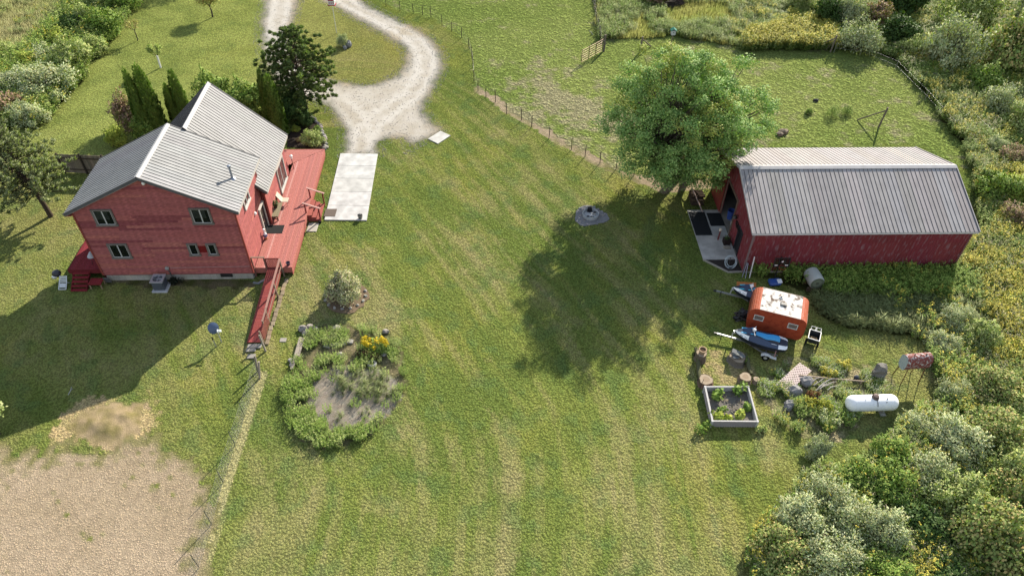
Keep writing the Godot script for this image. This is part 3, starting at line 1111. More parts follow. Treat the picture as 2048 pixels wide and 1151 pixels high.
	var mz := -4.53
	var mL := 7.3
	var mR := Vector3(5.688, 3.96, mz)
	var umR := Vector3(0.918, 8.35, mz) - mR
	var cut := Vector3(0, 0, -1.16)
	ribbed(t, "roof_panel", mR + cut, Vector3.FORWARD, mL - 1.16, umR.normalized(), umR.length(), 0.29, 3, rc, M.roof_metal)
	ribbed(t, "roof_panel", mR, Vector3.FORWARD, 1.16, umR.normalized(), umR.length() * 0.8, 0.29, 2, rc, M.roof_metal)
	var mLf := Vector3(-3.852, 3.96, mz)
	var umL := Vector3(0.918, 8.35, mz) - mLf
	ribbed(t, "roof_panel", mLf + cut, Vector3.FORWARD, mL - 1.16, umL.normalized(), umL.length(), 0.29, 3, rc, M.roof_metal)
	# ridge caps
	for r in [[Vector3(0, 8.68, zf + 0.02), L + 0.04, 0.4975], [Vector3(0.918, 8.37, mz - 1.16), mL - 1.14, 0.92]]:
		q = MB.new()
		q.col = lin(0.42, 0.415, 0.41)
		var a: Vector3 = r[0]
		var far := Vector3(0, 0, -r[1])
		for s in [-1.0, 1.0]:
			var e := Vector3(s * 0.17, -0.17 * r[2] + 0.035, 0)
			var pk := Vector3(0, 0.045, 0)
			q.quad(a + pk, a + e, a + e + far, a + pk + far, Vector3(s * r[2], 1, 0))
			q.quad(a + e, a + e - Vector3(0, 0.05, 0), a + e - Vector3(0, 0.05, 0) + far, a + e + far, Vector3(s, 0, 0))
		put(q, "ridge_cap", M.roof_metal, t)
	# dark verge trims, pale fascias and soffits
	for r in [[eR, Vector3(0, 8.66, zf), 0.0], [eL, Vector3(0, 8.66, zf), 0.0], [mR, mR + umR * 0.78, 0.0],
			[eR + Vector3(0, 0, -L), Vector3(0, 8.66, zf - L), 1.0], [eL + Vector3(0, 0, -L), Vector3(0, 8.66, zf - L), 1.0], [mR + Vector3(0, 0, -mL), Vector3(0.918, 8.35, mz - mL), 1.0], [mLf + Vector3(0, 0, -mL), Vector3(0.918, 8.35, mz - mL), 1.0]]:
		q = MB.new()
		q.col = lin(0.10, 0.10, 0.105)
		var out := Vector3(0, 0, 0.03 if r[2] == 0.0 else -0.03)
		q.beam(r[0] + out + Vector3(0, -0.07, 0), r[1] + out + Vector3(0, -0.07, 0), 0.05, 0.20)
		put(q, "verge_trim", M.roof_metal, t)
		q = MB.new()
		q.col = lin(0.42, 0.33, 0.31)
		q.beam(r[0] + out * -2.0 + Vector3(0, -0.17, 0), r[1] + out * -2.0 + Vector3(0, -0.17, 0), 0.04, 0.16)
		put(q, "fascia", M.paint, t)
	for r in [[eR, L], [eL, L], [mR, mL], [mLf, mL]]:
		q = MB.new()
		var e: Vector3 = r[0]
		var s := signf(e.x)
		q.col = lin(0.50, 0.48, 0.45)
		q.span(e + Vector3(-s * 0.03, -0.19, 0), e + Vector3(s * 0.015, -0.02, -r[1]))
		put(q, "fascia", M.paint, t)
	q = MB.new()
	q.col = lin(0.40, 0.12, 0.10)
	q.span(Vector3(4.99, 5.74, zf - 0.03), Vector3(5.33, 5.78, zf - L))
	q.span(Vector3(-4.99, 5.74, zf - 0.03), Vector3(-5.33, 5.78, zf - L))
	q.span(Vector3(5.26, 3.74, mz - 0.05), Vector3(5.66, 3.78, mz - mL))
	put(q, "soffit", M.paint, t)
	# downspout in the corner and the open rafter tails beside it
	q = MB.new()
	q.col = lin(0.20, 0.05, 0.045)
	q.tube(PackedVector3Array([Vector3(5.5, 3.72, -4.62), Vector3(5.15, 3.5, -4.9), Vector3(5.08, 3.2, -4.95), Vector3(5.08, 0.8, -4.97)]), PackedFloat32Array([0.045]), 6)
	put(q, "downspout", M.paint, t)
	# flue pipe
	q = MB.new()
	q.col = lin(0.20, 0.225, 0.27)
	q.rod(Vector3(4.42, 6.35, -2.62), Vector3(4.42, 7.35, -2.62), 0.07, 10)
	q.lathe([Vector2(0.0, 0.16), Vector2(0.13, 0.10), Vector2(0.12, 0.0), Vector2(0.0, 0.0)], 10, Transform3D(Basis(), Vector3(4.42, 7.35, -2.62)))
	q.lathe([Vector2(0.22, 0.0), Vector2(0.08, 0.14)], 10, Transform3D(Basis(), Vector3(4.42, 6.42, -2.62)))
	put(q, "flue_pipe", M.metal, t)


# places a thing whose geometry is written in the house's own measures
func at_house(called: String, label: String, category: String, local: Vector3, group := "") -> Node3D:
	return thing(called, label, category, HOUSE * local, 0.04136, group)


func local_mb(local: Vector3, c: Color) -> MB:
	var mb := MB.new()
	mb.xf = Transform3D(Basis(), -local)
	mb.col = c
	return mb


func deck():
	var o := Vector3(6.4, 0, -7.5)
	var t := at_house("deck", "red painted board deck wrapping round the sunlit side of the house", "deck", o)
	var c := lin(0.47, 0.185, 0.160)
	var x := 5.06
	var y := 0.715
	while x < 7.5:
		var mb := local_mb(o, vary(c if rng.randf() < 0.78 else lin(0.55, 0.27, 0.235), 0.10))
		var wall := 5.27 if true else 0.0
		var z0 := -0.30
		if x < 5.27: z0 = -0.30
		var zend := -14.75 + (7.55 - x) * 0.86
		var z1 := zend if x > 5.27 else -5.0
		mb.span(Vector3(x, y, z0), Vector3(x + 0.132, y + 0.036, z1))
		put(mb, "deck_board", M.deck_wood, t)
		x += 0.14
	# the far end turns the corner: boards across, mitred
	var z := -14.72
	while z < -11.7:
		var mb := local_mb(o, vary(c, 0.09))
		var xe := 7.52 - (z + 14.75) / 0.86
		if xe > -3.0:
			mb.span(Vector3(-2.0, y, z), Vector3(xe, y + 0.036, z + 0.132))
			put(mb, "deck_board", M.deck_wood, t)
		z += 0.14
	# skirt and rim
	var q := local_mb(o, lin(0.47, 0.17, 0.14))
	q.span(Vector3(7.515, 0.30, -0.30), Vector3(7.55, 0.752, -14.76))
	q.span(Vector3(4.95, 0.30, -0.27), Vector3(7.55, 0.71, -0.30))
	q.span(Vector3(-2.0, 0.30, -14.76), Vector3(7.515, 0.752, -14.79))
	put(q, "rim_board", M.deck_wood, t)
	for k in 100:
		var mb := local_mb(o, vary(lin(0.37, 0.115, 0.095), 0.08))
		mb.span(Vector3(7.49, 0.03, -0.32 - 0.1445 * k), Vector3(7.512, 0.36, -0.32 - 0.1445 * k - 0.138))
		if k < 40 or k > 56: put(mb, "skirt_board", M.deck_wood, t)
	for zz in [-0.5, -3.5, -6.0, -8.3, -11.0, -14.5]:
		q = local_mb(o, lin(0.20, 0.12, 0.09))
		q.span(Vector3(7.30, 0.0, zz), Vector3(7.40, 0.7, zz - 0.1))
		put(q, "leg", M.old_wood, t)
	# three steps down to the concrete, with two handrails
	var n := 3
	for k in n:
		var sy := 0.73 - 0.185 * (k + 1)
		q = local_mb(o, vary(lin(0.38, 0.115, 0.095), 0.06))
		q.span(Vector3(7.56 + 0.30 * k, sy, -6.20), Vector3(7.56 + 0.30 * k + 0.32, sy + 0.04, -8.10))
		put(q, "stair_tread", M.deck_wood, t)
		q = local_mb(o, vary(lin(0.36, 0.10, 0.085), 0.06))
		q.span(Vector3(7.565 + 0.30 * k, sy - 0.15, -6.22), Vector3(7.59 + 0.30 * k, sy, -8.08))
		put(q, "stair_riser", M.deck_wood, t)
	for zz in [-6.18, -8.12]:
		q = local_mb(o, lin(0.30, 0.075, 0.065))
		var st := PackedVector2Array([Vector2(7.555, 0.02), Vector2(8.50, 0.02), Vector2(8.50, 0.17), Vector2(8.16, 0.17), Vector2(8.16, 0.355), Vector2(7.86, 0.355), Vector2(7.86, 0.54), Vector2(7.555, 0.54)])
		q.extrude(st, 0.04, Transform3D(Basis(), Vector3(0, 0, zz - 0.02)))
		put(q, "stair_stringer", M.deck_wood, t)
	for zz in [-6.30, -8.16]:
		q = local_mb(o, lin(0.23, 0.05, 0.045))
		q.beam(Vector3(7.50, 0.30, zz), Vector3(7.50, 1.60, zz), 0.09, 0.09, Vector3.RIGHT)
		put(q, "rail_post", M.deck_wood, t)
		q = local_mb(o, lin(0.23, 0.05, 0.045))
		q.beam(Vector3(8.45, 0.0, zz), Vector3(8.45, 1.16, zz), 0.09, 0.09, Vector3.RIGHT)
		put(q, "rail_post", M.deck_wood, t)
		q = local_mb(o, lin(0.46, 0.27, 0.24))
		q.beam(Vector3(7.36, 1.67, zz), Vector3(8.60, 1.13, zz), 0.15, 0.045)
		put(q, "hand_rail", M.deck_wood, t)
	# open frame of a rail at the near edge, beside the ramp
	q = local_mb(o, lin(0.27, 0.14, 0.11))
	q.beam(Vector3(5.02, 0.0, -0.24), Vector3(5.02, 1.72, -0.24), 0.09, 0.09, Vector3.RIGHT)
	put(q, "rail_post", M.old_wood, t)
	q = local_mb(o, lin(0.27, 0.14, 0.11))
	q.beam(Vector3(5.86, 0.0, -0.24), Vector3(5.86, 1.72, -0.24), 0.09, 0.09, Vector3.RIGHT)
	put(q, "rail_post", M.old_wood, t)
	q = local_mb(o, lin(0.30, 0.19, 0.15))
	q.beam(Vector3(4.95, 1.74, -0.24), Vector3(5.92, 1.74, -0.24), 0.14, 0.04)
	put(q, "hand_rail", M.old_wood, t)


func lattice(mb: MB, at: Vector3, x: Vector3, y: Vector3, w: float, h: float, gap: float, slat: float, n: Vector3):
	for dirn in [1.0, -1.0]:
		var k := -h
		while k < w:
			var a := k
			var b := k + h
			var ya := 0.0
			var yb := h
			if a < 0.0: ya = -a; a = 0.0
			if b > w: yb = h - (b - w); b = w
			if yb - ya > 0.03:
				var p: Vector3 = at + x * (a if dirn > 0.0 else w - a) + y * ya + n * 0.006 * dirn
				var q: Vector3 = at + x * (b if dirn > 0.0 else w - b) + y * yb + n * 0.006 * dirn
				mb.beam(p, q, 0.010, slat, (q - p).cross(n).normalized())
			k += gap


func ramp():
	var o := Vector3(6.4, 0, 2.8)
	var t := at_house("wheelchair_ramp", "long narrow red board ramp sloping from the deck down to the lawn", "ramp", o)
	var top := Vector3(0, 0.70, -0.24)
	var n := 42
	for k in n:
		var q := local_mb(o, vary(lin(0.30, 0.072, 0.065), 0.12))
		var f := (k + 0.5) / n
		var zc := lerpf(-0.24, 5.95, f)
		var yc := lerpf(0.715, 0.12, f)
		var sl := atan2(0.595, 6.19)
		q.box(Vector3(lerpf(6.38, 6.27, f), yc, zc), Vector3(0.90, 0.034, 0.142), Basis(Vector3.RIGHT, sl))
		put(q, "ramp_board", M.deck_wood, t)
	for s in [0.0, 0.92]:
		var q := local_mb(o, lin(0.34, 0.11, 0.09))
		q.beam(Vector3(5.92 + s, 0.60, -0.22), Vector3(5.81 + s, 0.04, 5.95), 0.04, 0.14)
		put(q, "side_beam", M.deck_wood, t)
	# posts and the handrail on the lawn side
	for e in [[0.0, 0.72, 1.55], [0.33, 0.5, 1.40], [0.72, 0.22, 1.20], [0.86, 0.1, 1.12], [1.0, 0.0, 1.02]]:
		var z := lerpf(-0.2, 5.9, e[0])
		var xx := lerpf(6.93, 6.80, e[0])
		var q := local_mb(o, lin(0.30, 0.22, 0.17))
		q.beam(Vector3(xx, 0, z), Vector3(xx - 0.05, e[2] + 0.05, z), 0.09, 0.09, Vector3.RIGHT)
		put(q, "rail_post", M.old_wood, t)
	var q := local_mb(o, lin(0.40, 0.23, 0.19))
	q.beam(Vector3(6.92, 1.62, -0.2), Vector3(6.83, 1.26, 4.1), 0.13, 0.045)
	put(q, "hand_rail", M.old_wood, t)
	q = local_mb(o, lin(0.36, 0.22, 0.18))
	q.beam(Vector3(6.84, 1.26, 4.12), Vector3(6.80, 1.14, 5.15), 0.1, 0.045)
	q.beam(Vector3(6.90, 1.0, -0.1), Vector3(6.85, 0.62, 4.4), 0.03, 0.09)
	put(q, "mid_rail", M.old_wood, t)
	# balusters of the lower half
	for k in 12:
		var z := 4.2 + 0.14 * k
		q = local_mb(o, vary(lin(0.40, 0.16, 0.12), 0.1))
		q.beam(Vector3(6.86, 0.10, z), Vector3(6.83, 0.92, z), 0.05, 0.03, Vector3.RIGHT)
		put(q, "baluster", M.deck_wood, t)
	# stone blocks edging the ramp
	for k in 15:
		q = local_mb(o, vary(lin(0.35, 0.28, 0.195), 0.18))
		q.chamfer(Vector3(7.12 - 0.008 * k + rng.randf_range(-0.03, 0.03), 0.05, 0.3 + 0.40 * k), Vector3(0.24, 0.12, 0.395), 0.02, Basis(Vector3.UP, rng.randf_range(-0.12, 0.12)))
		put(q, "edging_block", M.stone, t)
	# lattice gate at the head of the ramp
	var go := Vector3(6.38, 0.75, -0.28)
	var g := at_house("lattice_gate", "small red lattice gate across the head of the ramp", "gate", go)
	q = local_mb(go, lin(0.28, 0.07, 0.06))
	lattice(q, Vector3(5.94, 0.80, -0.28), Vector3.RIGHT, Vector3.UP, 0.86, 0.76, 0.13, 0.04, Vector3.BACK)
	put(q, "lattice_panel", M.deck_wood, g)
	q = local_mb(go, lin(0.25, 0.07, 0.06))
	for yy in [0.78, 1.58]: q.box(Vector3(6.37, yy, -0.28), Vector3(0.90, 0.06, 0.05))
	for xx in [5.93, 6.81]: q.box(Vector3(xx, 1.18, -0.28), Vector3(0.05, 0.74, 0.05))
	put(q, "frame", M.deck_wood, g)
	# grey planks laid as treads at the foot
	for e in [[6.18, 6.20, 0.60, 0.30], [6.16, 6.53, 0.62, 0.28], [6.62, 6.22, 0.26, 0.34], [6.30, 7.05, 0.50, 0.34]]:
		var po := Vector3(e[0], 0, e[1])
		var lb: String = {6.20: "wide grey plank laid against the foot of the ramp", 6.53: "second grey plank below the foot of the ramp", 6.22: "short narrow grey plank beside the ramp's foot", 7.05: "loose tilted grey plank lowest of those below the ramp"}[e[1]]
		var pl := at_house("plank", lb, "plank", po, "grey planks below the ramp")
		q = local_mb(po, vary(lin(0.33, 0.31, 0.28), 0.08))
		q.chamfer(Vector3(e[0], 0.07, e[1]), Vector3(e[2], 0.05, e[3]), 0.012, Basis(Vector3.BACK, 0.06))
		put(q, "board", M.old_wood, pl)
		q = local_mb(po, lin(0.2, 0.18, 0.15))
		q.box(Vector3(e[0], 0.025, e[1]), Vector3(e[2] * 0.8, 0.05, 0.08))
		put(q, "cleat", M.old_wood, pl)


func porch():
	var o := Vector3(-6.1, 0, -1.5)
	var t := at_house("side_porch", "dark red board porch with five steps at the shaded house corner", "porch", o)
	var x := -7.30
	while x < -5.1:
		var q := local_mb(o, vary(lin(0.22, 0.035, 0.042), 0.14))
		q.span(Vector3(x, 0.86, -0.19), Vector3(x + 0.132, 0.90, -5.2))
		put(q, "deck_board", M.deck_wood, t)
		x += 0.14
	var s := local_mb(o, lin(0.17, 0.03, 0.035))
	s.span(Vector3(-7.32, 0.55, -0.16), Vector3(-5.05, 0.895, -0.185))
	s.span(Vector3(-7.345, 0.55, -0.16), Vector3(-7.32, 0.895, -5.2))
	s.span(Vector3(-7.3, 0.0, -0.28), Vector3(-7.2, 0.6, -0.38))
	s.span(Vector3(-5.2, 0.0, -0.28), Vector3(-5.1, 0.6, -0.38))
	put(s, "rim_board", M.deck_wood, t)
	for k in 5:
		s = local_mb(o, vary(lin(0.235, 0.03, 0.035), 0.08))
		s.span(Vector3(-6.98, 0.70 - 0.165 * k, -0.14 + 0.235 * k), Vector3(-5.92, 0.74 - 0.165 * k, 0.11 + 0.235 * k))
		put(s, "stair_tread", M.deck_wood, t)
	for xx in [-6.98, -5.96]:
		s = local_mb(o, lin(0.15, 0.025, 0.03))
		s.beam(Vector3(xx, 0.62, -0.1), Vector3(xx, 0.0, 0.95), 0.05, 0.18)
		put(s, "stair_stringer", M.deck_wood, t)


# ---------------------------------------------------------------- the barn
func barn():
	var t := thing("barn", "long maroon metal-sided barn with grey ribbed roof and open end door", "barn", BARN.origin, 0.03642)
	var L := 14.75
	var w := 4.83
	var c := lin(0.165, 0.034, 0.040)
	# front and back walls: ribbed sheets hung from the eave, the lower course under a lap line
	for s in [1.0, -1.0]:
		for row in [[0.12, 2.66, 0.0], [2.64, 3.72, 0.012]]:
			var count := 16
			var pw := L / count
			for k in count:
				var q := MB.new()
				q.col = vary(c, 0.07)
				for r in 4:
					var x0 := k * pw + r * pw / 4.0
					var p := pw / 4.0
					var st := [[0.0, 0.0], [p * 0.74, 0.0], [p * 0.80, 0.020], [p * 0.94, 0.020], [p, 0.0]]
					for j in 4:
						var a := Vector3(x0 + st[j][0], row[0], s * (w + row[2] + st[j][1]))
						var b := Vector3(x0 + st[j + 1][0], row[0], s * (w + row[2] + st[j + 1][1]))
						q.quad(a, b, Vector3(b.x, row[1], b.z), Vector3(a.x, row[1], a.z), Vector3(0, 0, s))
				put(q, "wall_panel", M.barn_wall, t)
	# gable ends with their openings
	var rh := 5.40
	var eh := 3.74
	for e in [0.0, 1.0]:
		var xx: float = 0.0 if e == 0.0 else L
		var o := -1.0 if e == 0.0 else 1.0
		var count := 22
		var pw := w * 2.0 / count
		for k in count:
			var z0 := -w + k * pw
			var z1 := z0 + pw
			var zm := (z0 + z1) * 0.5
			var lo := 0.05
			if e == 0.0 and zm > -1.8 and zm < 0.8: lo = 3.15
			if e == 0.0 and zm > 2.25 and zm < 3.12: lo = 2.06
			var q := MB.new()
			q.col = vary(c * 1.1, 0.07)
			var h0 := rh - absf(z0) * (rh - eh) / w
			var h1 := rh - absf(z1) * (rh - eh) / w
			q.quad(Vector3(xx, lo, z0), Vector3(xx, lo, z1 - 0.06), Vector3(xx, h1, z1 - 0.06), Vector3(xx, h0, z0), Vector3(o, 0, 0))
			q.quad(Vector3(xx + o * 0.02, lo, z1 - 0.055), Vector3(xx + o * 0.02, lo, z1 - 0.005), Vector3(xx + o * 0.02, h1, z1 - 0.005), Vector3(xx + o * 0.02, h1, z1 - 0.055), Vector3(o, 0, 0))
			q.quad(Vector3(xx, lo, z1 - 0.06), Vector3(xx + o * 0.02, lo, z1 - 0.055), Vector3(xx + o * 0.02, h1, z1 - 0.055), Vector3(xx, h1, z1 - 0.06), Vector3(0, 0, -1))
			q.quad(Vector3(xx, lo, z1), Vector3(xx + o * 0.02, lo, z1 - 0.005), Vector3(xx + o * 0.02, h1, z1 - 0.005), Vector3(xx, h1, z1), Vector3(0, 0, 1))
			put(q, "gable_panel", M.barn_wall, t)
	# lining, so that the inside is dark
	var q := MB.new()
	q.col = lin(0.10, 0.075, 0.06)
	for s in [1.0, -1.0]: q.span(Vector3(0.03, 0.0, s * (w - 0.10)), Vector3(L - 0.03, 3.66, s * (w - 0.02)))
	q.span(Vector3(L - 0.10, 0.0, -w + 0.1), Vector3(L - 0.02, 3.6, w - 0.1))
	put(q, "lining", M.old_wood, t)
	q = MB.new()
	q.col = lin(0.22, 0.20, 0.18)
	q.span(Vector3(0.0, -0.05, -w), Vector3(L, 0.06, w))
	put(q, "floor_slab", M.concrete, t)
	# pale sill along the foot of the front wall
	q = MB.new()
	q.col = lin(0.42, 0.40, 0.36)
	q.span(Vector3(-0.02, 0.0, w - 0.02), Vector3(L + 0.02, 0.14, w + 0.03))
	put(q, "sill", M.concrete, t)
	# roof
	var rc := lin(0.300, 0.282, 0.280)
	var ex := -0.24
	var rl := L + 0.48
	var eF := Vector3(ex, 3.72, 5.09)
	var uF := Vector3(ex, 5.50, 0) - eF
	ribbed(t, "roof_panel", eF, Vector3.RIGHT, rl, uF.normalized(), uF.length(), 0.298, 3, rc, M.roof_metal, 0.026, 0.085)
	var eB := Vector3(ex, 3.72, -5.09)
	var uB := Vector3(ex, 5.50, 0) - eB
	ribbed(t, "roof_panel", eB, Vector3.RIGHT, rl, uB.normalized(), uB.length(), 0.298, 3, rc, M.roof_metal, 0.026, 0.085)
	q = MB.new()
	q.col = lin(0.40, 0.39, 0.39)
	for s in [-1.0, 1.0]:
		q.quad(Vector3(ex - 0.02, 5.57, 0), Vector3(ex + rl + 0.02, 5.57, 0), Vector3(ex + rl + 0.02, 5.48, s * 0.24), Vector3(ex - 0.02, 5.48, s * 0.24), Vector3(0, 1, s))
		q.quad(Vector3(ex - 0.02, 5.48, s * 0.24), Vector3(ex + rl + 0.02, 5.48, s * 0.24), Vector3(ex + rl + 0.02, 5.44, s * 0.24), Vector3(ex - 0.02, 5.44, s * 0.24), Vector3(0, 0, s))
	put(q, "ridge_cap", M.roof_metal, t)
	for e in [ex - 0.015, ex + rl + 0.015]:
		for r in [eF, eB]:
			q = MB.new()
			q.col = lin(0.46, 0.43, 0.42)
			q.beam(Vector3(e, r.y - 0.03, r.z), Vector3(e, 5.47, 0), 0.04, 0.17)
			put(q, "verge_trim", M.roof_metal, t)
	for r in [eF, eB]:
		q = MB.new()
		q.col = lin(0.52, 0.50, 0.50)
		var s := signf(r.z)
		q.span(Vector3(ex, 3.56, r.z - s * 0.03), Vector3(ex + rl, 3.70, r.z))
		put(q, "eave_trim", M.roof_metal, t)
		q = MB.new()
		q.col = lin(0.12, 0.03, 0.035)
		q.span(Vector3(ex, 3.56, r.z - s * 0.04), Vector3(ex + rl, 3.58, s * (w + 0.03)))
		put(q, "soffit", M.paint, t)
	# corner trims
	for s in [-1.0, 1.0]:
		for xx in [0.0, L]:
			q = MB.new()
			q.col = lin(0.24, 0.17, 0.17) if xx == 0.0 else lin(0.22, 0.10, 0.10)
			q.box(Vector3(xx, 1.85, s * (w + 0.01)), Vector3(0.11, 3.68, 0.09))
			put(q, "corner_trim", M.paint, t)
	# the big door's jambs and its leaf, slid open along the gable; the walk-in door standing open
	q = MB.new()
	q.col = lin(0.24, 0.16, 0.12)
	q.box(Vector3(-0.03, 1.6, 0.84), Vector3(0.1, 3.2, 0.10))
	q.box(Vector3(-0.03, 1.6, -1.84), Vector3(0.1, 3.2, 0.10))
	q.box(Vector3(-0.03, 3.20, -0.5), Vector3(0.1, 0.12, 2.8))
	put(q, "door_frame", M.old_wood, t)
	for k in 5:
		q = MB.new()
		q.col = vary(lin(0.26, 0.055, 0.045), 0.08)
		q.box(Vector3(-0.11, 1.55, -2.2 - 0.5 * k), Vector3(0.05, 3.0, 0.49))
		put(q, "sliding_door_board", M.paint, t)
	q = MB.new()
	q.col = lin(0.05, 0.05, 0.055)
	q.box(Vector3(-0.03, 1.03, 2.27), Vector3(0.08, 2.06, 0.07))
	q.box(Vector3(-0.03, 1.03, 3.11), Vector3(0.08, 2.06, 0.07))
	q.box(Vector3(-0.03, 2.08, 2.69), Vector3(0.08, 0.07, 0.9))
	put(q, "door_frame", M.paint, t)
	q = MB.new()
	q.col = lin(0.03, 0.03, 0.035)
	q.box(Vector3(0.06, 1.05, 2.69), Vector3(0.04, 1.95, 0.78))
	put(q, "walk_in_door", M.paint, t)
	# old lamp and iron hooks on the gable
	q = MB.new()
	q.col = lin(0.05, 0.045, 0.04)
	q.rod(Vector3(0, 2.45, 1.55), Vector3(-0.22, 2.5, 1.55), 0.03)
	q.lathe([Vector2(0.0, 0.20), Vector2(0.10, 0.18), Vector2(0.20, 0.0), Vector2(0.0, 0.01)], 10, Transform3D(Basis(), Vector3(-0.24, 2.28, 1.55)))
	put(q, "gable_lamp", M.metal, t)
	q = MB.new()
	q.col = lin(0.03, 0.03, 0.03)
	q.box(Vector3(-0.06, 2.02, 2.05), Vector3(0.05, 0.07, 0.95))
	for k in 7: q.box(Vector3(-0.09, 1.90 - 0.06 * (k % 3), 1.65 + 0.135 * k), Vector3(0.04, 0.30, 0.04))
	put(q, "hook_rail", M.metal, t)


func at_barn(called: String, label: String, category: String, local: Vector3, turn := 0.0, group := "") -> Node3D:
	return thing(called, label, category, BARN * local, 0.03642 + turn, group)


func flat_poly(mb: MB, p: PackedVector2Array, y0: float, y1: float):
	# a slab whose outline is given in x and z
	mb.extrude(p, y1 - y0, Transform3D(Basis(Vector3(1, 0, 0), Vector3(0, 0, 1), Vector3(0, 1, 0)), Vector3(0, y0, 0)))


func apron():
	var t := at_barn("barn_apron", "grey concrete apron with a cut corner at the barn's open end", "concrete apron", Vector3.ZERO)
	var parts := [
		[Vector2(-2.48, -2.2), Vector2(-1.22, -2.2), Vector2(-1.22, 0.9), Vector2(-2.48, 0.9)],
		[Vector2(-1.20, -2.2), Vector2(-0.05, -2.2), Vector2(-0.05, 0.9), Vector2(-1.20, 0.9)],
		[Vector2(-2.48, 0.92), Vector2(-0.05, 0.92), Vector2(-0.05, 3.50), Vector2(-2.48, 3.50)],
	]
	for p in parts:
		var q := MB.new()
		q.col = vary(lin(0.36, 0.355, 0.34), 0.07)
		flat_poly(q, PackedVector2Array(p), 0.0, 0.07)
		put(q, "concrete_slab", M.concrete, t)
	var q := MB.new()
	q.col = lin(0.055, 0.05, 0.045)
	flat_poly(q, PackedVector2Array([Vector2(-2.40, 3.52), Vector2(-0.05, 3.52), Vector2(-0.05, 4.70), Vector2(-1.02, 4.74)]), 0.0, 0.05)
	put(q, "soil_bed", M.soil, t)
	q = MB.new()
	q.col = lin(0.40, 0.37, 0.32)
	q.beam(Vector3(-2.50, 0.06, 3.50), Vector3(-1.02, 0.06, 4.84), 0.08, 0.12)
	q.beam(Vector3(-1.02, 0.06, 4.84), Vector3(-0.02, 0.06, 4.80), 0.08, 0.12)
	put(q, "edging", M.old_wood, t)
	for e in [[-1.85, -0.55, 1.22, 2.75, "large charcoal rubber mat on the apron's outer side"], [-0.58, -1.02, 1.06, 1.55, "smaller dark mat before the barn's open door"]]:
		var o := Vector3(e[0], 0.07, e[1])
		var m := at_barn("rubber_mat", e[4], "mat", o)
		q = MB.new()
		q.col = lin(0.030, 0.032, 0.036)
		q.box(Vector3(0, 0.012, 0), Vector3(e[2], 0.022, e[3]))
		put(q, "mat_body", M.rubber, m)


func concrete():
	# the pad by the deck stairs, five slabs
	var a := Vector3(-14.46, 0.00, -51.77)
	var b := Vector3(-11.36, 0.00, -51.78)
	var c := Vector3(-10.93, 0.00, -42.93)
	var d := Vector3(-14.07, 0.00, -42.91)
	var t := thing("concrete_pad", "long pale concrete parking pad beside the deck stairs", "concrete pad", a)
	for k in 5:
		var f0 := k / 5.0 + 0.002
		var f1 := (k + 1) / 5.0 - 0.002
		var q := MB.new()
		q.col = vary(lin(0.475, 0.465, 0.445), 0.04)
		var p := []
		for e in [a.lerp(d, f0), b.lerp(c, f0), b.lerp(c, f1), a.lerp(d, f1)]:
			p.append(Vector2(e.x - a.x, e.z - a.z))
		flat_poly(q, PackedVector2Array(p), 0.0, 0.09)
		put(q, "concrete_slab", M.concrete, t)
	var s := thing("concrete_cover", "small square pale concrete slab at the driveway's grassy end", "concrete slab", Vector3(-6.52, 0.00, -54.52))
	var q := MB.new()
	q.col = lin(0.47, 0.46, 0.43)
	var e := [Vector3(-6.43, 0.00, -55.48), Vector3(-5.51, 0.00, -54.79), Vector3(-6.48, 0.00, -53.47), Vector3(-7.40, 0.00, -54.22)]
	var p := []
	for k in e: p.append(Vector2(k.x - s.position.x, k.z - s.position.z))
	flat_poly(q, PackedVector2Array(p), 0.0, 0.08)
	put(q, "concrete_slab", M.concrete, s)
	# a door mat and a pot stand on the pad
	var m := thing("door_mat", "grey-brown door mat on the concrete pad by the stairs", "mat", Vector3(-13.78, 0.00, -43.76) + Vector3(0, 0.09, 0), 0.02)
	q = MB.new()
	q.col = lin(0.155, 0.125, 0.105)
	q.box(Vector3(0, 0.012, 0), Vector3(0.84, 0.02, 0.90))
	put(q, "mat_body", M.cloth, m)
	m = thing("ash_bucket", "small grey metal bucket at the concrete pad's near corner", "bucket", Vector3(-11.42, 0.00, -43.15) + Vector3(0, 0.09, 0))
	q = MB.new()
	q.col = lin(0.25, 0.24, 0.23)
	q.lathe([Vector2(0.0, 0.0), Vector2(0.14, 0.0), Vector2(0.20, 0.30), Vector2(0.18, 0.30), Vector2(0.13, 0.05), Vector2(0.0, 0.05)], 14)
	put(q, "bucket_body", M.metal, m)
	q = MB.new()
	q.col = lin(0.2, 0.19, 0.18)
	q.tube(PackedVector3Array([Vector3(-0.19, 0.28, 0), Vector3(-0.14, 0.42, 0.05), Vector3(0, 0.47, 0.08), Vector3(0.14, 0.42, 0.05), Vector3(0.19, 0.28, 0)]), PackedFloat32Array([0.012]), 5)
	put(q, "handle", M.metal, m)
	# one square paving stone on the lawn by the ramp
	m = thing("paving_stone", "single square pale paving stone in the lawn by the ramp", "paving stone", Vector3(-14.33, 0.00, -30.90))
	q = MB.new()
	q.col = lin(0.44, 0.41, 0.36)
	q.chamfer(Vector3(0, 0.02, 0), Vector3(0.40, 0.05, 0.34), 0.012)
	put(q, "slab", M.stone, m)
	m = thing("stair_slab", "worn concrete slab on the ground beside the deck stairs", "concrete slab", Vector3(-14.79, 0.00, -42.07))
	q = MB.new()
	q.col = lin(0.40, 0.37, 0.32)
	q.chamfer(Vector3(0, 0.02, 0), Vector3(0.75, 0.06, 1.0), 0.015)
	put(q, "slab", M.concrete, m)


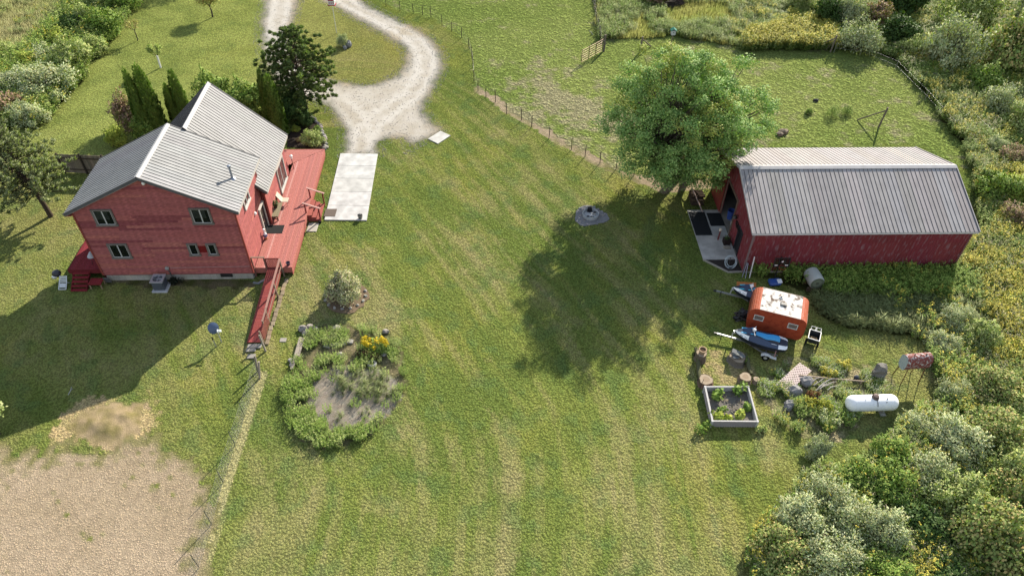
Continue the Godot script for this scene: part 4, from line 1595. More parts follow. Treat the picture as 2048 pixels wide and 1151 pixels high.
# ---------------------------------------------------------------- fences
func wire_fence(called: String, label: String, pts: Array, post_h: float, wires: Array, r: float, post_c: Color, wire_c: Color, sag := 0.02) -> Node3D:
	var o: Vector3 = pts[0]
	var t := thing(called, label, "fence", o)
	for p in pts:
		var q := MB.new()
		q.col = vary(post_c, 0.15)
		var lean := Vector3(rng.randf_range(-0.05, 0.05), 0, rng.randf_range(-0.05, 0.05))
		q.rod(p - o, p - o + Vector3.UP * post_h * rng.randf_range(0.95, 1.05) + lean, r, 6)
		put(q, "post", M.old_wood, t)
	for h in wires:
		var q := MB.new()
		q.col = wire_c
		var line := PackedVector3Array()
		for k in pts.size():
			line.append(pts[k] - o + Vector3.UP * h)
			if k < pts.size() - 1: line.append((pts[k] + pts[k + 1]) * 0.5 - o + Vector3.UP * (h - sag))
		q.tube(line, PackedFloat32Array([0.006]), 4, false)
		put(q, "wire", M.metal, t)
	return t


func paddock_fences():
	var dark := lin(0.075, 0.06, 0.05)
	wire_fence("paddock_fence", "curving line of thin dark posts and wire between lawn and pasture", [
		Vector3(-16.72, 0.00, -83.55), Vector3(-14.68, 0.00, -81.55), Vector3(-12.95, 0.00, -80.27), Vector3(-11.43, 0.00, -79.66), Vector3(-10.35, 0.00, -79.31), Vector3(-9.36, 0.00, -78.82), Vector3(-8.00, 0.00, -76.84), Vector3(-6.86, 0.00, -75.28), Vector3(-5.70, 0.00, -73.77), Vector3(-4.78, 0.00, -71.27), Vector3(-4.38, 0.00, -69.30), Vector3(-4.18, 0.00, -67.39), Vector3(-3.94, 0.00, -64.47), Vector3(-3.48, 0.00, -62.65), Vector3(-2.69, 0.00, -61.56), Vector3(-1.78, 0.00, -60.67), Vector3(-0.74, 0.00, -58.66), Vector3(0.62, 0.00, -57.59), Vector3(1.50, 0.00, -56.45), Vector3(2.99, 0.00, -54.63), Vector3(4.85, 0.00, -52.98), Vector3(5.93, 0.00, -51.95), Vector3(7.11, 0.00, -51.03), Vector3(8.36, 0.00, -50.20), Vector3(9.73, 0.00, -49.32), Vector3(11.29, 0.00, -48.19)],
		1.15, [0.35, 0.7, 1.05], 0.032, dark, lin(0.16, 0.15, 0.14))
	wire_fence("cross_fence", "wire fence on grey posts running up between pasture and rough field", [
		Vector3(8.94, 0.00, -71.05), Vector3(8.84, 0.00, -74.50), Vector3(8.77, 0.00, -76.44), Vector3(8.75, 0.00, -77.68), Vector3(8.74, 0.00, -79.74), Vector3(8.76, 0.00, -81.60), Vector3(8.72, 0.00, -83.52), Vector3(8.74, 0.00, -85.51)],
		1.2, [0.4, 0.75, 1.1], 0.045, lin(0.20, 0.18, 0.15), lin(0.18, 0.17, 0.16))
	wire_fence("boundary_fence", "thin wire fence at the paddock's weedy right edge", [
		Vector3(32.79, 0.00, -71.74), Vector3(35.31, 0.00, -71.27), Vector3(37.74, 0.00, -68.12), Vector3(38.40, 0.00, -62.25), Vector3(38.70, 0.00, -56.86), Vector3(40.86, 0.00, -58.77), Vector3(41.32, 0.00, -55.63)],
		1.1, [0.5, 0.95], 0.025, lin(0.35, 0.33, 0.30), lin(0.30, 0.30, 0.30))
	# end posts with their slanted braces
	var base := [[Vector3(32.46, 0.00, -71.84), Vector3(31.07, 0.00, -72.59), 1.76, "braced post at the paddock's far corner before the goldenrod"],
		[Vector3(32.37, 0.00, -57.34), Vector3(31.27, 0.00, -58.14), 2.52, "weathered braced post standing alone in the paddock's right half"],
		[Vector3(12.68, 0.00, -71.07), Vector3(13.73, 0.00, -72.12), 1.70, "braced post left of the bird box behind the maple"]]
	for e in base:
		var a: Vector3 = e[0]
		var b: Vector3 = e[1]
		var h := clampf(e[2], 1.2, 1.95)
		var t := thing("braced_post", e[3], "fence post", a)
		var q := MB.new()
		q.col = lin(0.26, 0.22, 0.17)
		q.rod(Vector3.ZERO, Vector3(0.12, h, 0), 0.085, 8)
		put(q, "post", M.old_wood, t)
		q = MB.new()
		q.col = lin(0.24, 0.20, 0.155)
		q.rod(Vector3(0.09, h * 0.86, 0), (b - a).normalized() * 1.9 + Vector3(0, 0.05, 0), 0.06, 7)
		put(q, "brace", M.old_wood, t)
		q = MB.new()
		q.col = lin(0.2, 0.17, 0.14)
		q.rod(Vector3(0.1, h * 0.8, 0), (b - a).normalized() * 0.5 + Vector3(0, 0.05, 0), 0.02, 5)
		put(q, "wire_tie", M.metal, t)
	# tube gate standing open
	var a := Vector3(6.54, 0.00, -68.48)
	var b := Vector3(8.90, 0.00, -71.16)
	var w := a.distance_to(b)
	var g := thing("field_gate", "rusty tube field gate standing open in the pasture", "gate", a, atan2(-(b.z - a.z), b.x - a.x))
	for k in 6:
		var q := MB.new()
		q.col = vary(lin(0.25, 0.17, 0.12), 0.1)
		q.rod(Vector3(0.05, 0.15 + 0.24 * k, 0), Vector3(w, 0.15 + 0.24 * k, 0), 0.026, 6)
		put(q, "rail", M.metal, g)
	for xx in [0.05, w * 0.35, w * 0.67, w - 0.05]:
		var q := MB.new()
		q.col = lin(0.22, 0.15, 0.11)
		q.rod(Vector3(xx, 0.10, 0), Vector3(xx, 1.4, 0), 0.03, 6)
		put(q, "stile", M.metal, g)
	var gp := thing("gate_post", "stout weathered post that the open tube gate hangs from", "fence post", b + Vector3(0.15, 0, -0.1))
	var q := MB.new()
	q.col = lin(0.22, 0.19, 0.15)
	q.rod(Vector3.ZERO, Vector3(0, 1.75, 0), 0.10, 8)
	put(q, "post", M.old_wood, gp)
	# bird box on its post
	var bb := thing("bird_box", "white and green bird box on a post in the rough field", "bird house", Vector3(16.25, 0.00, -73.12))
	q = MB.new()
	q.col = lin(0.24, 0.2, 0.16)
	q.beam(Vector3.ZERO, Vector3(0, 1.05, 0), 0.1, 0.1, Vector3.RIGHT)
	put(q, "post", M.old_wood, bb)
	q = MB.new()
	q.col = lin(0.62, 0.66, 0.68)
	q.box(Vector3(0, 1.28, 0), Vector3(0.42, 0.46, 0.40))
	put(q, "box", M.paint, bb)
	q = MB.new()
	q.col = lin(0.04, 0.20, 0.14)
	for s in [-1.0, 1.0]: q.box(Vector3(s * 0.15, 1.62, 0), Vector3(0.40, 0.03, 0.56), Basis(Vector3.BACK, -s * 0.62))
	put(q, "roof", M.paint, bb)
	q = MB.new()
	q.col = lin(0.01, 0.01, 0.01)
	q.lathe([Vector2(0, 0), Vector2(0.05, 0), Vector2(0.05, 0.01), Vector2(0, 0.01)], 10, Transform3D(Basis(Vector3.RIGHT, PI / 2), Vector3(0, 1.32, 0.205)))
	put(q, "entrance_hole", M.paint, bb)


func yard_fence():
	var posts := [Vector3(-15.15, 0.00, -28.13), Vector3(-15.14, 0.00, -25.04), Vector3(-15.12, 0.00, -23.06), Vector3(-15.10, 0.00, -20.75), Vector3(-14.98, 0.00, -18.38), Vector3(-14.89, 0.00, -16.11), Vector3(-14.81, 0.00, -14.54)]
	var o: Vector3 = posts[0]
	var t := thing("yard_fence", "sagging wire mesh fence running down the lawn from the ramp", "fence", o)
	for k in posts.size():
		var p: Vector3 = posts[k] - o
		var q := MB.new()
		q.col = lin(0.10, 0.11, 0.10)
		q.rod(p, p + Vector3(-0.03, 1.35, 0.02), 0.022, 6)
		put(q, "post", M.metal, t)
	for k in posts.size() - 1:
		var a: Vector3 = posts[k] - o
		var b: Vector3 = posts[k + 1] - o
		var q := MB.new()
		q.col = lin(0.27, 0.27, 0.26)
		for h in 7:
			q.tube(PackedVector3Array([a + Vector3(0, 0.08 + 0.18 * h, 0), (a + b) * 0.5 + Vector3(0, 0.05 + 0.178 * h, 0), b + Vector3(0, 0.08 + 0.18 * h, 0)]), PackedFloat32Array([0.0045]), 3, false)
		var n := int(a.distance_to(b) / 0.16)
		for j in n:
			var p := a.lerp(b, (j + 0.5) / n)
			q.rod(p + Vector3(0, 0.07, 0), p + Vector3(0, 1.15, 0), 0.003, 3)
		put(q, "wire_mesh", M.metal, t)
	# the wooden posts where the fence meets the ramp
	for e in [[Vector3(-15.19, 0.00, -29.96), 1.3, "leaning grey wooden post at the ramp's foot", 0.25], [Vector3(-15.24, 0.00, -28.36), 1.25, "grey wooden post where the wire fence starts", -0.05], [Vector3(-15.01, 0.00, -27.82), 1.35, "second grey post crossing behind the fence's first post", -0.35]]:
		var wp := thing("wooden_post", e[2], "fence post", e[0])
		var q := MB.new()
		q.col = vary(lin(0.33, 0.29, 0.23), 0.1)
		q.beam(Vector3.ZERO, Vector3(-e[3] * 0.6, e[1], -0.15), 0.10, 0.10, Vector3.RIGHT)
		put(q, "post", M.old_wood, wp)
	# board fence behind the house
	var fa := Vector3(-36.12, 0.00, -48.52)
	var fb := Vector3(-29.04, 0.00, -48.23)
	var ft := thing("board_fence", "weathered grey-brown board privacy fence behind the house's left corner", "fence", fa, atan2(-(fb.z - fa.z), fb.x - fa.x))
	var fl := fa.distance_to(fb)
	var n := int(fl / 0.15)
	for k in n:
		var q := MB.new()
		q.col = vary(lin(0.25, 0.215, 0.17), 0.20)
		q.box(Vector3(0.15 * k + 0.07, 0.90, 0), Vector3(0.14, 1.72 + rng.randf_range(-0.03, 0.03), 0.025))
		put(q, "board", M.old_wood, ft)
	for yy in [0.35, 1.4]:
		var q := MB.new()
		q.col = lin(0.10, 0.08, 0.06)
		q.span(Vector3(0, yy, 0.015), Vector3(fl, yy + 0.09, 0.055))
		put(q, "rail", M.old_wood, ft)
	for k in 4:
		var q := MB.new()
		q.col = lin(0.085, 0.07, 0.055)
		q.box(Vector3(0.2 + k * 1.8, 0.95, 0.07), Vector3(0.10, 1.9, 0.10))
		put(q, "post", M.old_wood, ft)


# ---------------------------------------------------------------- plants
const GREENS := [Color(0.144, 0.227, 0.045), Color(0.195, 0.283, 0.057), Color(0.103, 0.175, 0.037), Color(0.245, 0.307, 0.071)]
const SILVERS := [Color(0.346, 0.387, 0.220), Color(0.429, 0.450, 0.273), Color(0.240, 0.293, 0.147), Color(0.377, 0.377, 0.178)]
const OLIVES := [Color(0.261, 0.319, 0.099), Color(0.342, 0.383, 0.133), Color(0.174, 0.238, 0.070), Color(0.400, 0.418, 0.180)]
const DARKS := [Color(0.056, 0.099, 0.029), Color(0.076, 0.123, 0.033), Color(0.043, 0.076, 0.023)]
const REDS := [Color(0.30, 0.185, 0.135), Color(0.22, 0.18, 0.08), Color(0.34, 0.22, 0.17), Color(0.17, 0.185, 0.06)]
const MAPLES := [Color(0.193, 0.314, 0.090), Color(0.248, 0.363, 0.110), Color(0.143, 0.253, 0.072), Color(0.297, 0.396, 0.132)]
const GOLD := [Color(0.46, 0.39, 0.06), Color(0.40, 0.35, 0.07), Color(0.36, 0.35, 0.09)]
const YELLOWGREENS := [Color(0.30, 0.35, 0.06), Color(0.36, 0.39, 0.08), Color(0.22, 0.28, 0.05)]


func rdir() -> Vector3:
	var z := rng.randf_range(-1.0, 1.0)
	var a := rng.randf() * TAU
	var r := sqrt(1.0 - z * z)
	return Vector3(r * cos(a), z, r * sin(a))


# leaves through one clump; they crowd towards its surface and face outwards and up
func clump(mb: MB, at: Vector3, r: Vector3, n: int, l: float, w: float, cols: Array, droop := 0.2, soft := 0.5, fill := 0.33):
	for k in n:
		var d := rdir()
		if d.y < -0.3 and rng.randf() < 0.6: d.y = -d.y
		var p := at + d * r * pow(rng.randf(), fill)
		var nn := (d * 0.7 + Vector3.UP * 0.55 + rdir() * 0.75).normalized()
		var dir := (rdir() + d * 0.5 - Vector3.UP * droop)
		dir = (dir - nn * nn.dot(dir)).normalized()
		mb.col = vary(cols[rng.randi() % cols.size()], 0.16)
		mb.leaf(p, dir, nn, l * rng.randf_range(0.7, 1.25), w * rng.randf_range(0.8, 1.2), d * soft)


func bush(lobes: int, per: int, l: float, w: float, cols: Array, tall := 1.0, droop := 0.2, spread := 0.62) -> ArrayMesh:
	var mb := MB.new()
	for k in lobes:
		var a := TAU * k * 0.381966
		var f := sqrt((k + 0.5) / lobes)
		var y := 0.98 * sqrt(maxf(0.0, 1.0 - f * f * 0.8)) * rng.randf_range(0.42, 1.12)
		var at := Vector3(cos(a) * f * spread, maxf(0.22, y * 0.82), sin(a) * f * spread) + rdir() * 0.16
		at.y *= tall
		var s := rng.randf_range(0.18, 0.40)
		# each limb carries leaves of its own shade
		var shade := rng.randf_range(0.78, 1.22)
		var cc := []
		for q in cols: cc.append(q * shade)
		clump(mb, at, Vector3(s, s * 0.85 * tall, s), per, l, w, cc, droop)
		# shoots that stand out of the outline
		for q in 2:
			var d := (rdir() + Vector3(at.x, 0.9, at.z) * 0.9).normalized()
			var reach := rng.randf_range(0.10, 0.30)
			for j in 12:
				mb.col = vary(cc[rng.randi() % cc.size()], 0.16)
				var f2 := j / 12.0
				mb.leaf(at + d * (s * 0.7 + reach * f2) + rdir() * 0.03, (d + rdir() * 0.8).normalized(), (Vector3.UP + rdir() * 0.8).normalized(), l * rng.randf_range(0.7, 1.2), w, d * 0.5)
	# skirts down to the ground
	clump(mb, Vector3(0, 0.30 * tall, 0), Vector3(0.72, 0.30 * tall, 0.72), per * 2, l, w, cols, droop)
	return mb.mesh()


func stems(n: int, h: float, spread: float, r: float, c: Color) -> ArrayMesh:
	var mb := MB.new()
	for k in n:
		mb.col = vary(c, 0.15)
		var a := TAU * k / n + rng.randf_range(-0.3, 0.3)
		var o := Vector3(cos(a), 0, sin(a))
		var f := rng.randf_range(0.4, 1.0)
		mb.tube(PackedVector3Array([o * 0.06, o * spread * f * 0.5 + Vector3(0, h * 0.5, 0), o * spread * f + Vector3(0, h * rng.randf_range(0.8, 1.0), 0)]), PackedFloat32Array([r, r * 0.7, r * 0.3]), 4, false)
	return mb.mesh()


func plant(called: String, label: String, category: String, at: Vector3, foliage: Mesh, wood: Mesh, s: Vector3, turn: float, group := "", m: Material = null, part := "foliage", wpart := "stem") -> Node3D:
	var t := thing(called, label, category, at, turn, group)
	var f := put(foliage, part, m if m else M.leaf, t)
	f.scale = s
	var w := put(wood, wpart, M.bark, t)
	w.scale = s
	return t


# a limb that forks; its ends are gathered for the leaves
func limb(mb: MB, a: Vector3, dir: Vector3, len: float, r: float, depth: int, ends: Array, spread := 0.55, up := 0.25):
	var mid := a + dir * len * 0.5 + rdir() * len * 0.06
	var b := a + dir * len + rdir() * len * 0.05
	mb.tube(PackedVector3Array([a, mid, b]), PackedFloat32Array([r, r * 0.85, r * 0.68]), 6 if r > 0.04 else 4, false)
	ends.append([mid.lerp(b, 0.6), depth])
	if depth == 0:
		ends.append([b, 0])
		return
	var n := 3 if depth > 1 else 2 + rng.randi() % 2
	for k in n:
		var d := (dir + rdir() * spread + Vector3.UP * up * 0.4).normalized()
		limb(mb, b, d, len * rng.randf_range(0.58, 0.82), r * 0.62, depth - 1, ends, spread, up)


func trees():
	# the maple by the barn: three stems, an open round crown
	rng.seed = 21
	var base := Vector3(12.97, 0.00, -48.24)
	var t := thing("maple_tree", "big spreading green maple with yellowing top between fire pit and barn", "tree", base)
	var mb := MB.new()
	mb.col = lin(0.17, 0.15, 0.12)
	var ends := []
	var lobes := []
	var centre := Vector3(-0.45, 6.2, 0.2)
	# crown clumps on a shell and inside it
	for k in 430:
		var d := rdir()
		var rr := pow(rng.randf(), 0.30)
		var R := Vector3(5.8, 4.7, 5.7)
		var p := centre + d * R * rr
		var lumpy := 1.0 + 0.42 * nz_mid.get_noise_3dv(d * 6.0)
		p = centre + (p - centre) * lumpy
		if p.y < 1.9: continue
		if p.y < 3.2 and rr < 0.7: continue
		lobes.append(p)
	var stems_at := [[Vector3(-0.6, 0, 0.2), Vector3(-0.28, 1, 0.05)], [Vector3(0.7, 0, -0.1), Vector3(0.26, 1, -0.1)], [Vector3(0.1, 0, -0.5), Vector3(0.02, 1, -0.25)]]
	for s in stems_at:
		mb.tube(PackedVector3Array([s[0], s[0] + s[1] * 1.0, s[0] + s[1] * 2.2 + rdir() * 0.1]), PackedFloat32Array([0.30, 0.24, 0.20]), 9)
	for p in lobes:
		# a bough from the nearest stem to the clump
		var best = stems_at[0]
		for s in stems_at:
			if (s[0] + s[1] * 2.0).distance_to(p) < (best[0] + best[1] * 2.0).distance_to(p): best = s
		var y0 := clampf(p.y * 0.45, 1.2, 4.5)
		var a: Vector3 = best[0] + best[1] * y0
		var m2 := a.lerp(p, 0.5) + Vector3(0, 0.35, 0) + rdir() * 0.25
		mb.tube(PackedVector3Array([a, m2, p]), PackedFloat32Array([0.075, 0.045, 0.014]), 4, false)
	for s in stems_at:
		mb.tube(PackedVector3Array([s[0] + s[1] * 2.1, s[0] + s[1] * 4.2 + rdir() * 0.3, s[0] + s[1] * 7.6 + rdir() * 0.5]), PackedFloat32Array([0.20, 0.13, 0.03]), 7)
	put(mb, "trunk", M.bark, t)
	mb = MB.new()
	for p in lobes:
		var high := smoothstep(5.5, 10.0, p.y)
		var cols := MAPLES.duplicate()
		if rng.randf() < 0.03 + 0.22 * high: cols = [Color(0.28, 0.31, 0.075), Color(0.33, 0.33, 0.085), Color(0.22, 0.28, 0.07)]
		var s := rng.randf_range(0.45, 0.95)
		clump(mb, p, Vector3(s, s * 0.8, s), int(290 * s), 0.15, 0.056, cols, 0.3, 0.6, 0.55)
	put(mb, "crown", M.leaf, t)
	# the pine by the driveway
	rng.seed = 33
	pine("pine_tree", "dark full pine tree between driveway and house", Vector3(-18.88, 0.00, -59.00), 7.7, 3.5, 14, [Color(0.140, 0.195, 0.070), Color(0.185, 0.240, 0.085), Color(0.105, 0.150, 0.052)], Vector3(-0.02, 1, 0.02), 330)
	pine("pine_tree", "leaning grey-green pine at the frame's left, beside the house", Vector3(-34.53, 0.00, -42.94), 6.8, 3.0, 15, [Color(0.26, 0.29, 0.15), Color(0.32, 0.35, 0.18), Color(0.19, 0.22, 0.11)], Vector3(-0.62, 1, -0.30), 170)
	# columns of arborvitae
	var cols := [Color(0.115, 0.185, 0.038), Color(0.145, 0.220, 0.048), Color(0.085, 0.145, 0.03)]
	var av := spire(6.1, 0.72, 7000, cols)
	for e in [[Vector3(-30.70, 0.00, -54.87), 1.0, "tall dense arborvitae column, right and widest of the front pair left of the roof"], [Vector3(-31.46, 0.00, -54.37), 0.98, "slim arborvitae column, left one of the pair left of the roof"],
			[Vector3(-28.98, 0.00, -56.73), 0.78, "shorter arborvitae column just left of the ridge's far end"], [Vector3(-29.68, 0.00, -56.45), 0.60, "smallest arborvitae column, tucked beside the shorter one behind the roof"],
			[Vector3(-20.12, 0.00, -54.53), 0.92, "arborvitae column at the house's right corner beside the pine"], [Vector3(-21.04, 0.00, -55.47), 0.90, "slim arborvitae spike behind the one at the right corner"]]:
		var a := thing("arborvitae", e[2], "tree", e[0], rng.randf() * TAU, "arborvitae columns round the house")
		var slim: float = 0.72 if "slim" in e[2] else 1.0
		var f := put(av, "foliage", M.leaf, a)
		f.scale = Vector3(e[1] * slim, e[1], e[1] * slim)
		mb = MB.new()
		mb.col = lin(0.10, 0.08, 0.06)
		mb.rod(Vector3.ZERO, Vector3(0, 4.5 * e[1], 0), 0.10, 6, 0.02)
		put(mb, "trunk", M.bark, a)
	# small trees on the far lawn
	small_tree("young_tree", "slender sapling with a white tree guard on the far lawn", Vector3(-34.65, 0.00, -66.30), 2.6, 0.55, 1.75, [Color(0.26, 0.33, 0.09), Color(0.32, 0.36, 0.10)], true, 1100)
	small_tree("young_tree", "thin-leaved bare little tree near the hedgerow", Vector3(-39.07, 0.00, -72.04), 2.2, 0.6, 1.6, [Color(0.34, 0.32, 0.10), Color(0.30, 0.24, 0.09)], false, 320)
	small_tree("orchard_tree", "small round tree at the top edge with autumn-tinted leaves", Vector3(-33.13, 0.00, -77.96), 2.9, 1.6, 1.9, [Color(0.30, 0.28, 0.08), Color(0.34, 0.24, 0.08), Color(0.21, 0.25, 0.07)], false, 2600)
	small_tree("leafy_tree", "tree of light leaves jutting in at the left frame edge", Vector3(-28.39, 0.00, -23.57), 3.4, 1.2, 2.2, [Color(0.26, 0.31, 0.11), Color(0.33, 0.35, 0.17), Color(0.18, 0.24, 0.07)], false, 4200)
	small_tree("shade_tree", "tree beyond the top edge casting shade on the far lawn", Vector3(-37.93, 0.00, -87.86), 4.6, 2.4, 2.6, GREENS, false, 3000)


func pine(called: String, label: String, at: Vector3, h: float, r: float, whorls: int, cols: Array, lean: Vector3, per: int):
	var t := thing(called, label, "tree", at)
	var mb := MB.new()
	mb.col = lin(0.085, 0.065, 0.05)
	var ax := func(y: float) -> Vector3: return Vector3(lean.x * y * y / h * 0.75, y, lean.z * y * y / h * 0.75)
	var tp := PackedVector3Array()
	var tr := PackedFloat32Array()
	for k in 7:
		tp.append(ax.call(h * k / 6.0))
		tr.append(lerpf(0.19, 0.03, k / 6.0))
	mb.tube(tp, tr, 8)
	var tufts := MB.new()
	for k in whorls:
		var f := (k + 0.6) / whorls
		var y := lerpf(0.9 if lean.x > -0.3 else 1.9, h * 0.97, f)
		var reach := r * (1.0 - pow(f, 2.2)) * (0.75 + 0.5 * rng.randf()) + 0.25
		if f < 0.22: reach *= 0.8
		var n := 9 if f < 0.8 else 6
		for j in n:
			var a := TAU * (j + rng.randf_range(-0.3, 0.3)) / n + k * 0.7
			var rl := reach * rng.randf_range(0.7, 1.12)
			var a0: Vector3 = ax.call(y)
			var b := a0 + Vector3(cos(a) * rl, rl * (0.05 + 0.35 * f), sin(a) * rl)
			mb.tube(PackedVector3Array([a0, (a0 + b) * 0.5 - Vector3(0, 0.06, 0), b]), PackedFloat32Array([0.05, 0.035, 0.012]), 4, false)
			var m := maxi(2, int(rl / 0.36))
			for q in m:
				var g := (q + 1.0) / m
				if g < 0.3: continue
				var side := Vector3(-sin(a), 0, cos(a)) * rng.randf_range(-0.42, 0.42) * g * minf(1.0, rl * 0.6)
				var c := a0.lerp(b, g) + side + Vector3(0, rng.randf_range(0.0, 0.14), 0)
				var shade := rng.randf_range(0.75, 1.3)
				for s in int(per / 3.7):
					var d := rdir()
					d.y = absf(d.y) * 0.9 + 0.1
					tufts.col = vary(cols[rng.randi() % cols.size()] * shade, 0.15)
					var dir := (d + Vector3(cos(a), 0.3, sin(a)) * 0.5).normalized()
					tufts.leaf(c + rdir() * 0.09, dir, dir.cross(rdir()).normalized(), rng.randf_range(0.17, 0.29), 0.032, Vector3.UP * 0.8 + d * 0.4)
	put(mb, "trunk", M.bark, t)
	put(tufts, "crown", M.leaf, t)


func spire(h: float, r: float, n: int, cols: Array) -> ArrayMesh:
	var mb := MB.new()
	for k in n:
		var f := 1.0 - sqrt(rng.randf())
		var y := 0.1 + f * h
		var rad := r * (0.80 + 0.20 * sin(f * 2.2 + 0.5)) * pow(1.0 - f * f * 0.98, 0.62)
		var a := rng.randf() * TAU
		rad *= 1.0 + 0.14 * sin(a * 5.0 + y * 3.1) + 0.10 * sin(a * 9.0 - y * 7.0)
		var o := Vector3(cos(a), 0, sin(a))
		var p := o * rad * rng.randf_range(0.86, 1.04) + Vector3(0, y, 0)
		mb.col = vary(cols[rng.randi() % cols.size()], 0.18)
		var nn := (o + rdir() * 0.5).normalized()
		mb.leaf(p, (Vector3.UP + o * 0.55 + rdir() * 0.3).normalized(), nn, rng.randf_range(0.16, 0.30), 0.06, o * 0.6)
	return mb.mesh()


func small_tree(called: String, label: String, at: Vector3, h: float, r: float, crown_y: float, cols: Array, guard: bool, leaves: int):
	var t := thing(called, label, "tree", at)
	var mb := MB.new()
	mb.col = lin(0.10, 0.085, 0.07)
	var ends := []
	var tr := crown_y * 0.7
	mb.tube(PackedVector3Array([Vector3.ZERO, Vector3(0.04, tr * 0.5, -0.03), Vector3(0.0, tr, 0.02)]), PackedFloat32Array([0.035 + r * 0.035, 0.03 + r * 0.03, 0.025 + r * 0.02]), 7)
	for k in 4:
		var a := TAU * k / 4.0 + 0.4
		limb(mb, Vector3(0, tr * 0.96, 0), Vector3(cos(a) * 0.7, 0.8, sin(a) * 0.7).normalized(), (h - tr) * 0.42, 0.02 + r * 0.012, 2, ends)
	put(mb, "trunk", M.bark, t)
	if guard:
		mb = MB.new()
		mb.col = lin(0.72, 0.72, 0.70)
		mb.rod(Vector3(0, 0.0, 0), Vector3(0.03, 1.25, 0), 0.085, 9)
		put(mb, "tree_guard", M.plastic, t)
	mb = MB.new()
	var keep := []
	for e in ends:
		var p: Vector3 = e[0]
		var v := p - Vector3(0, crown_y, 0)
		if v.length() > r * 1.15: p = Vector3(0, crown_y, 0) + v.normalized() * r * 1.05
		keep.append(p)
	for p in keep:
		clump(mb, p, Vector3.ONE * maxf(0.22, r * 0.34), maxi(3, leaves / keep.size()), 0.13, 0.055, cols, 0.3, 0.4, 0.5)
	put(mb, "crown", M.leaf, t)


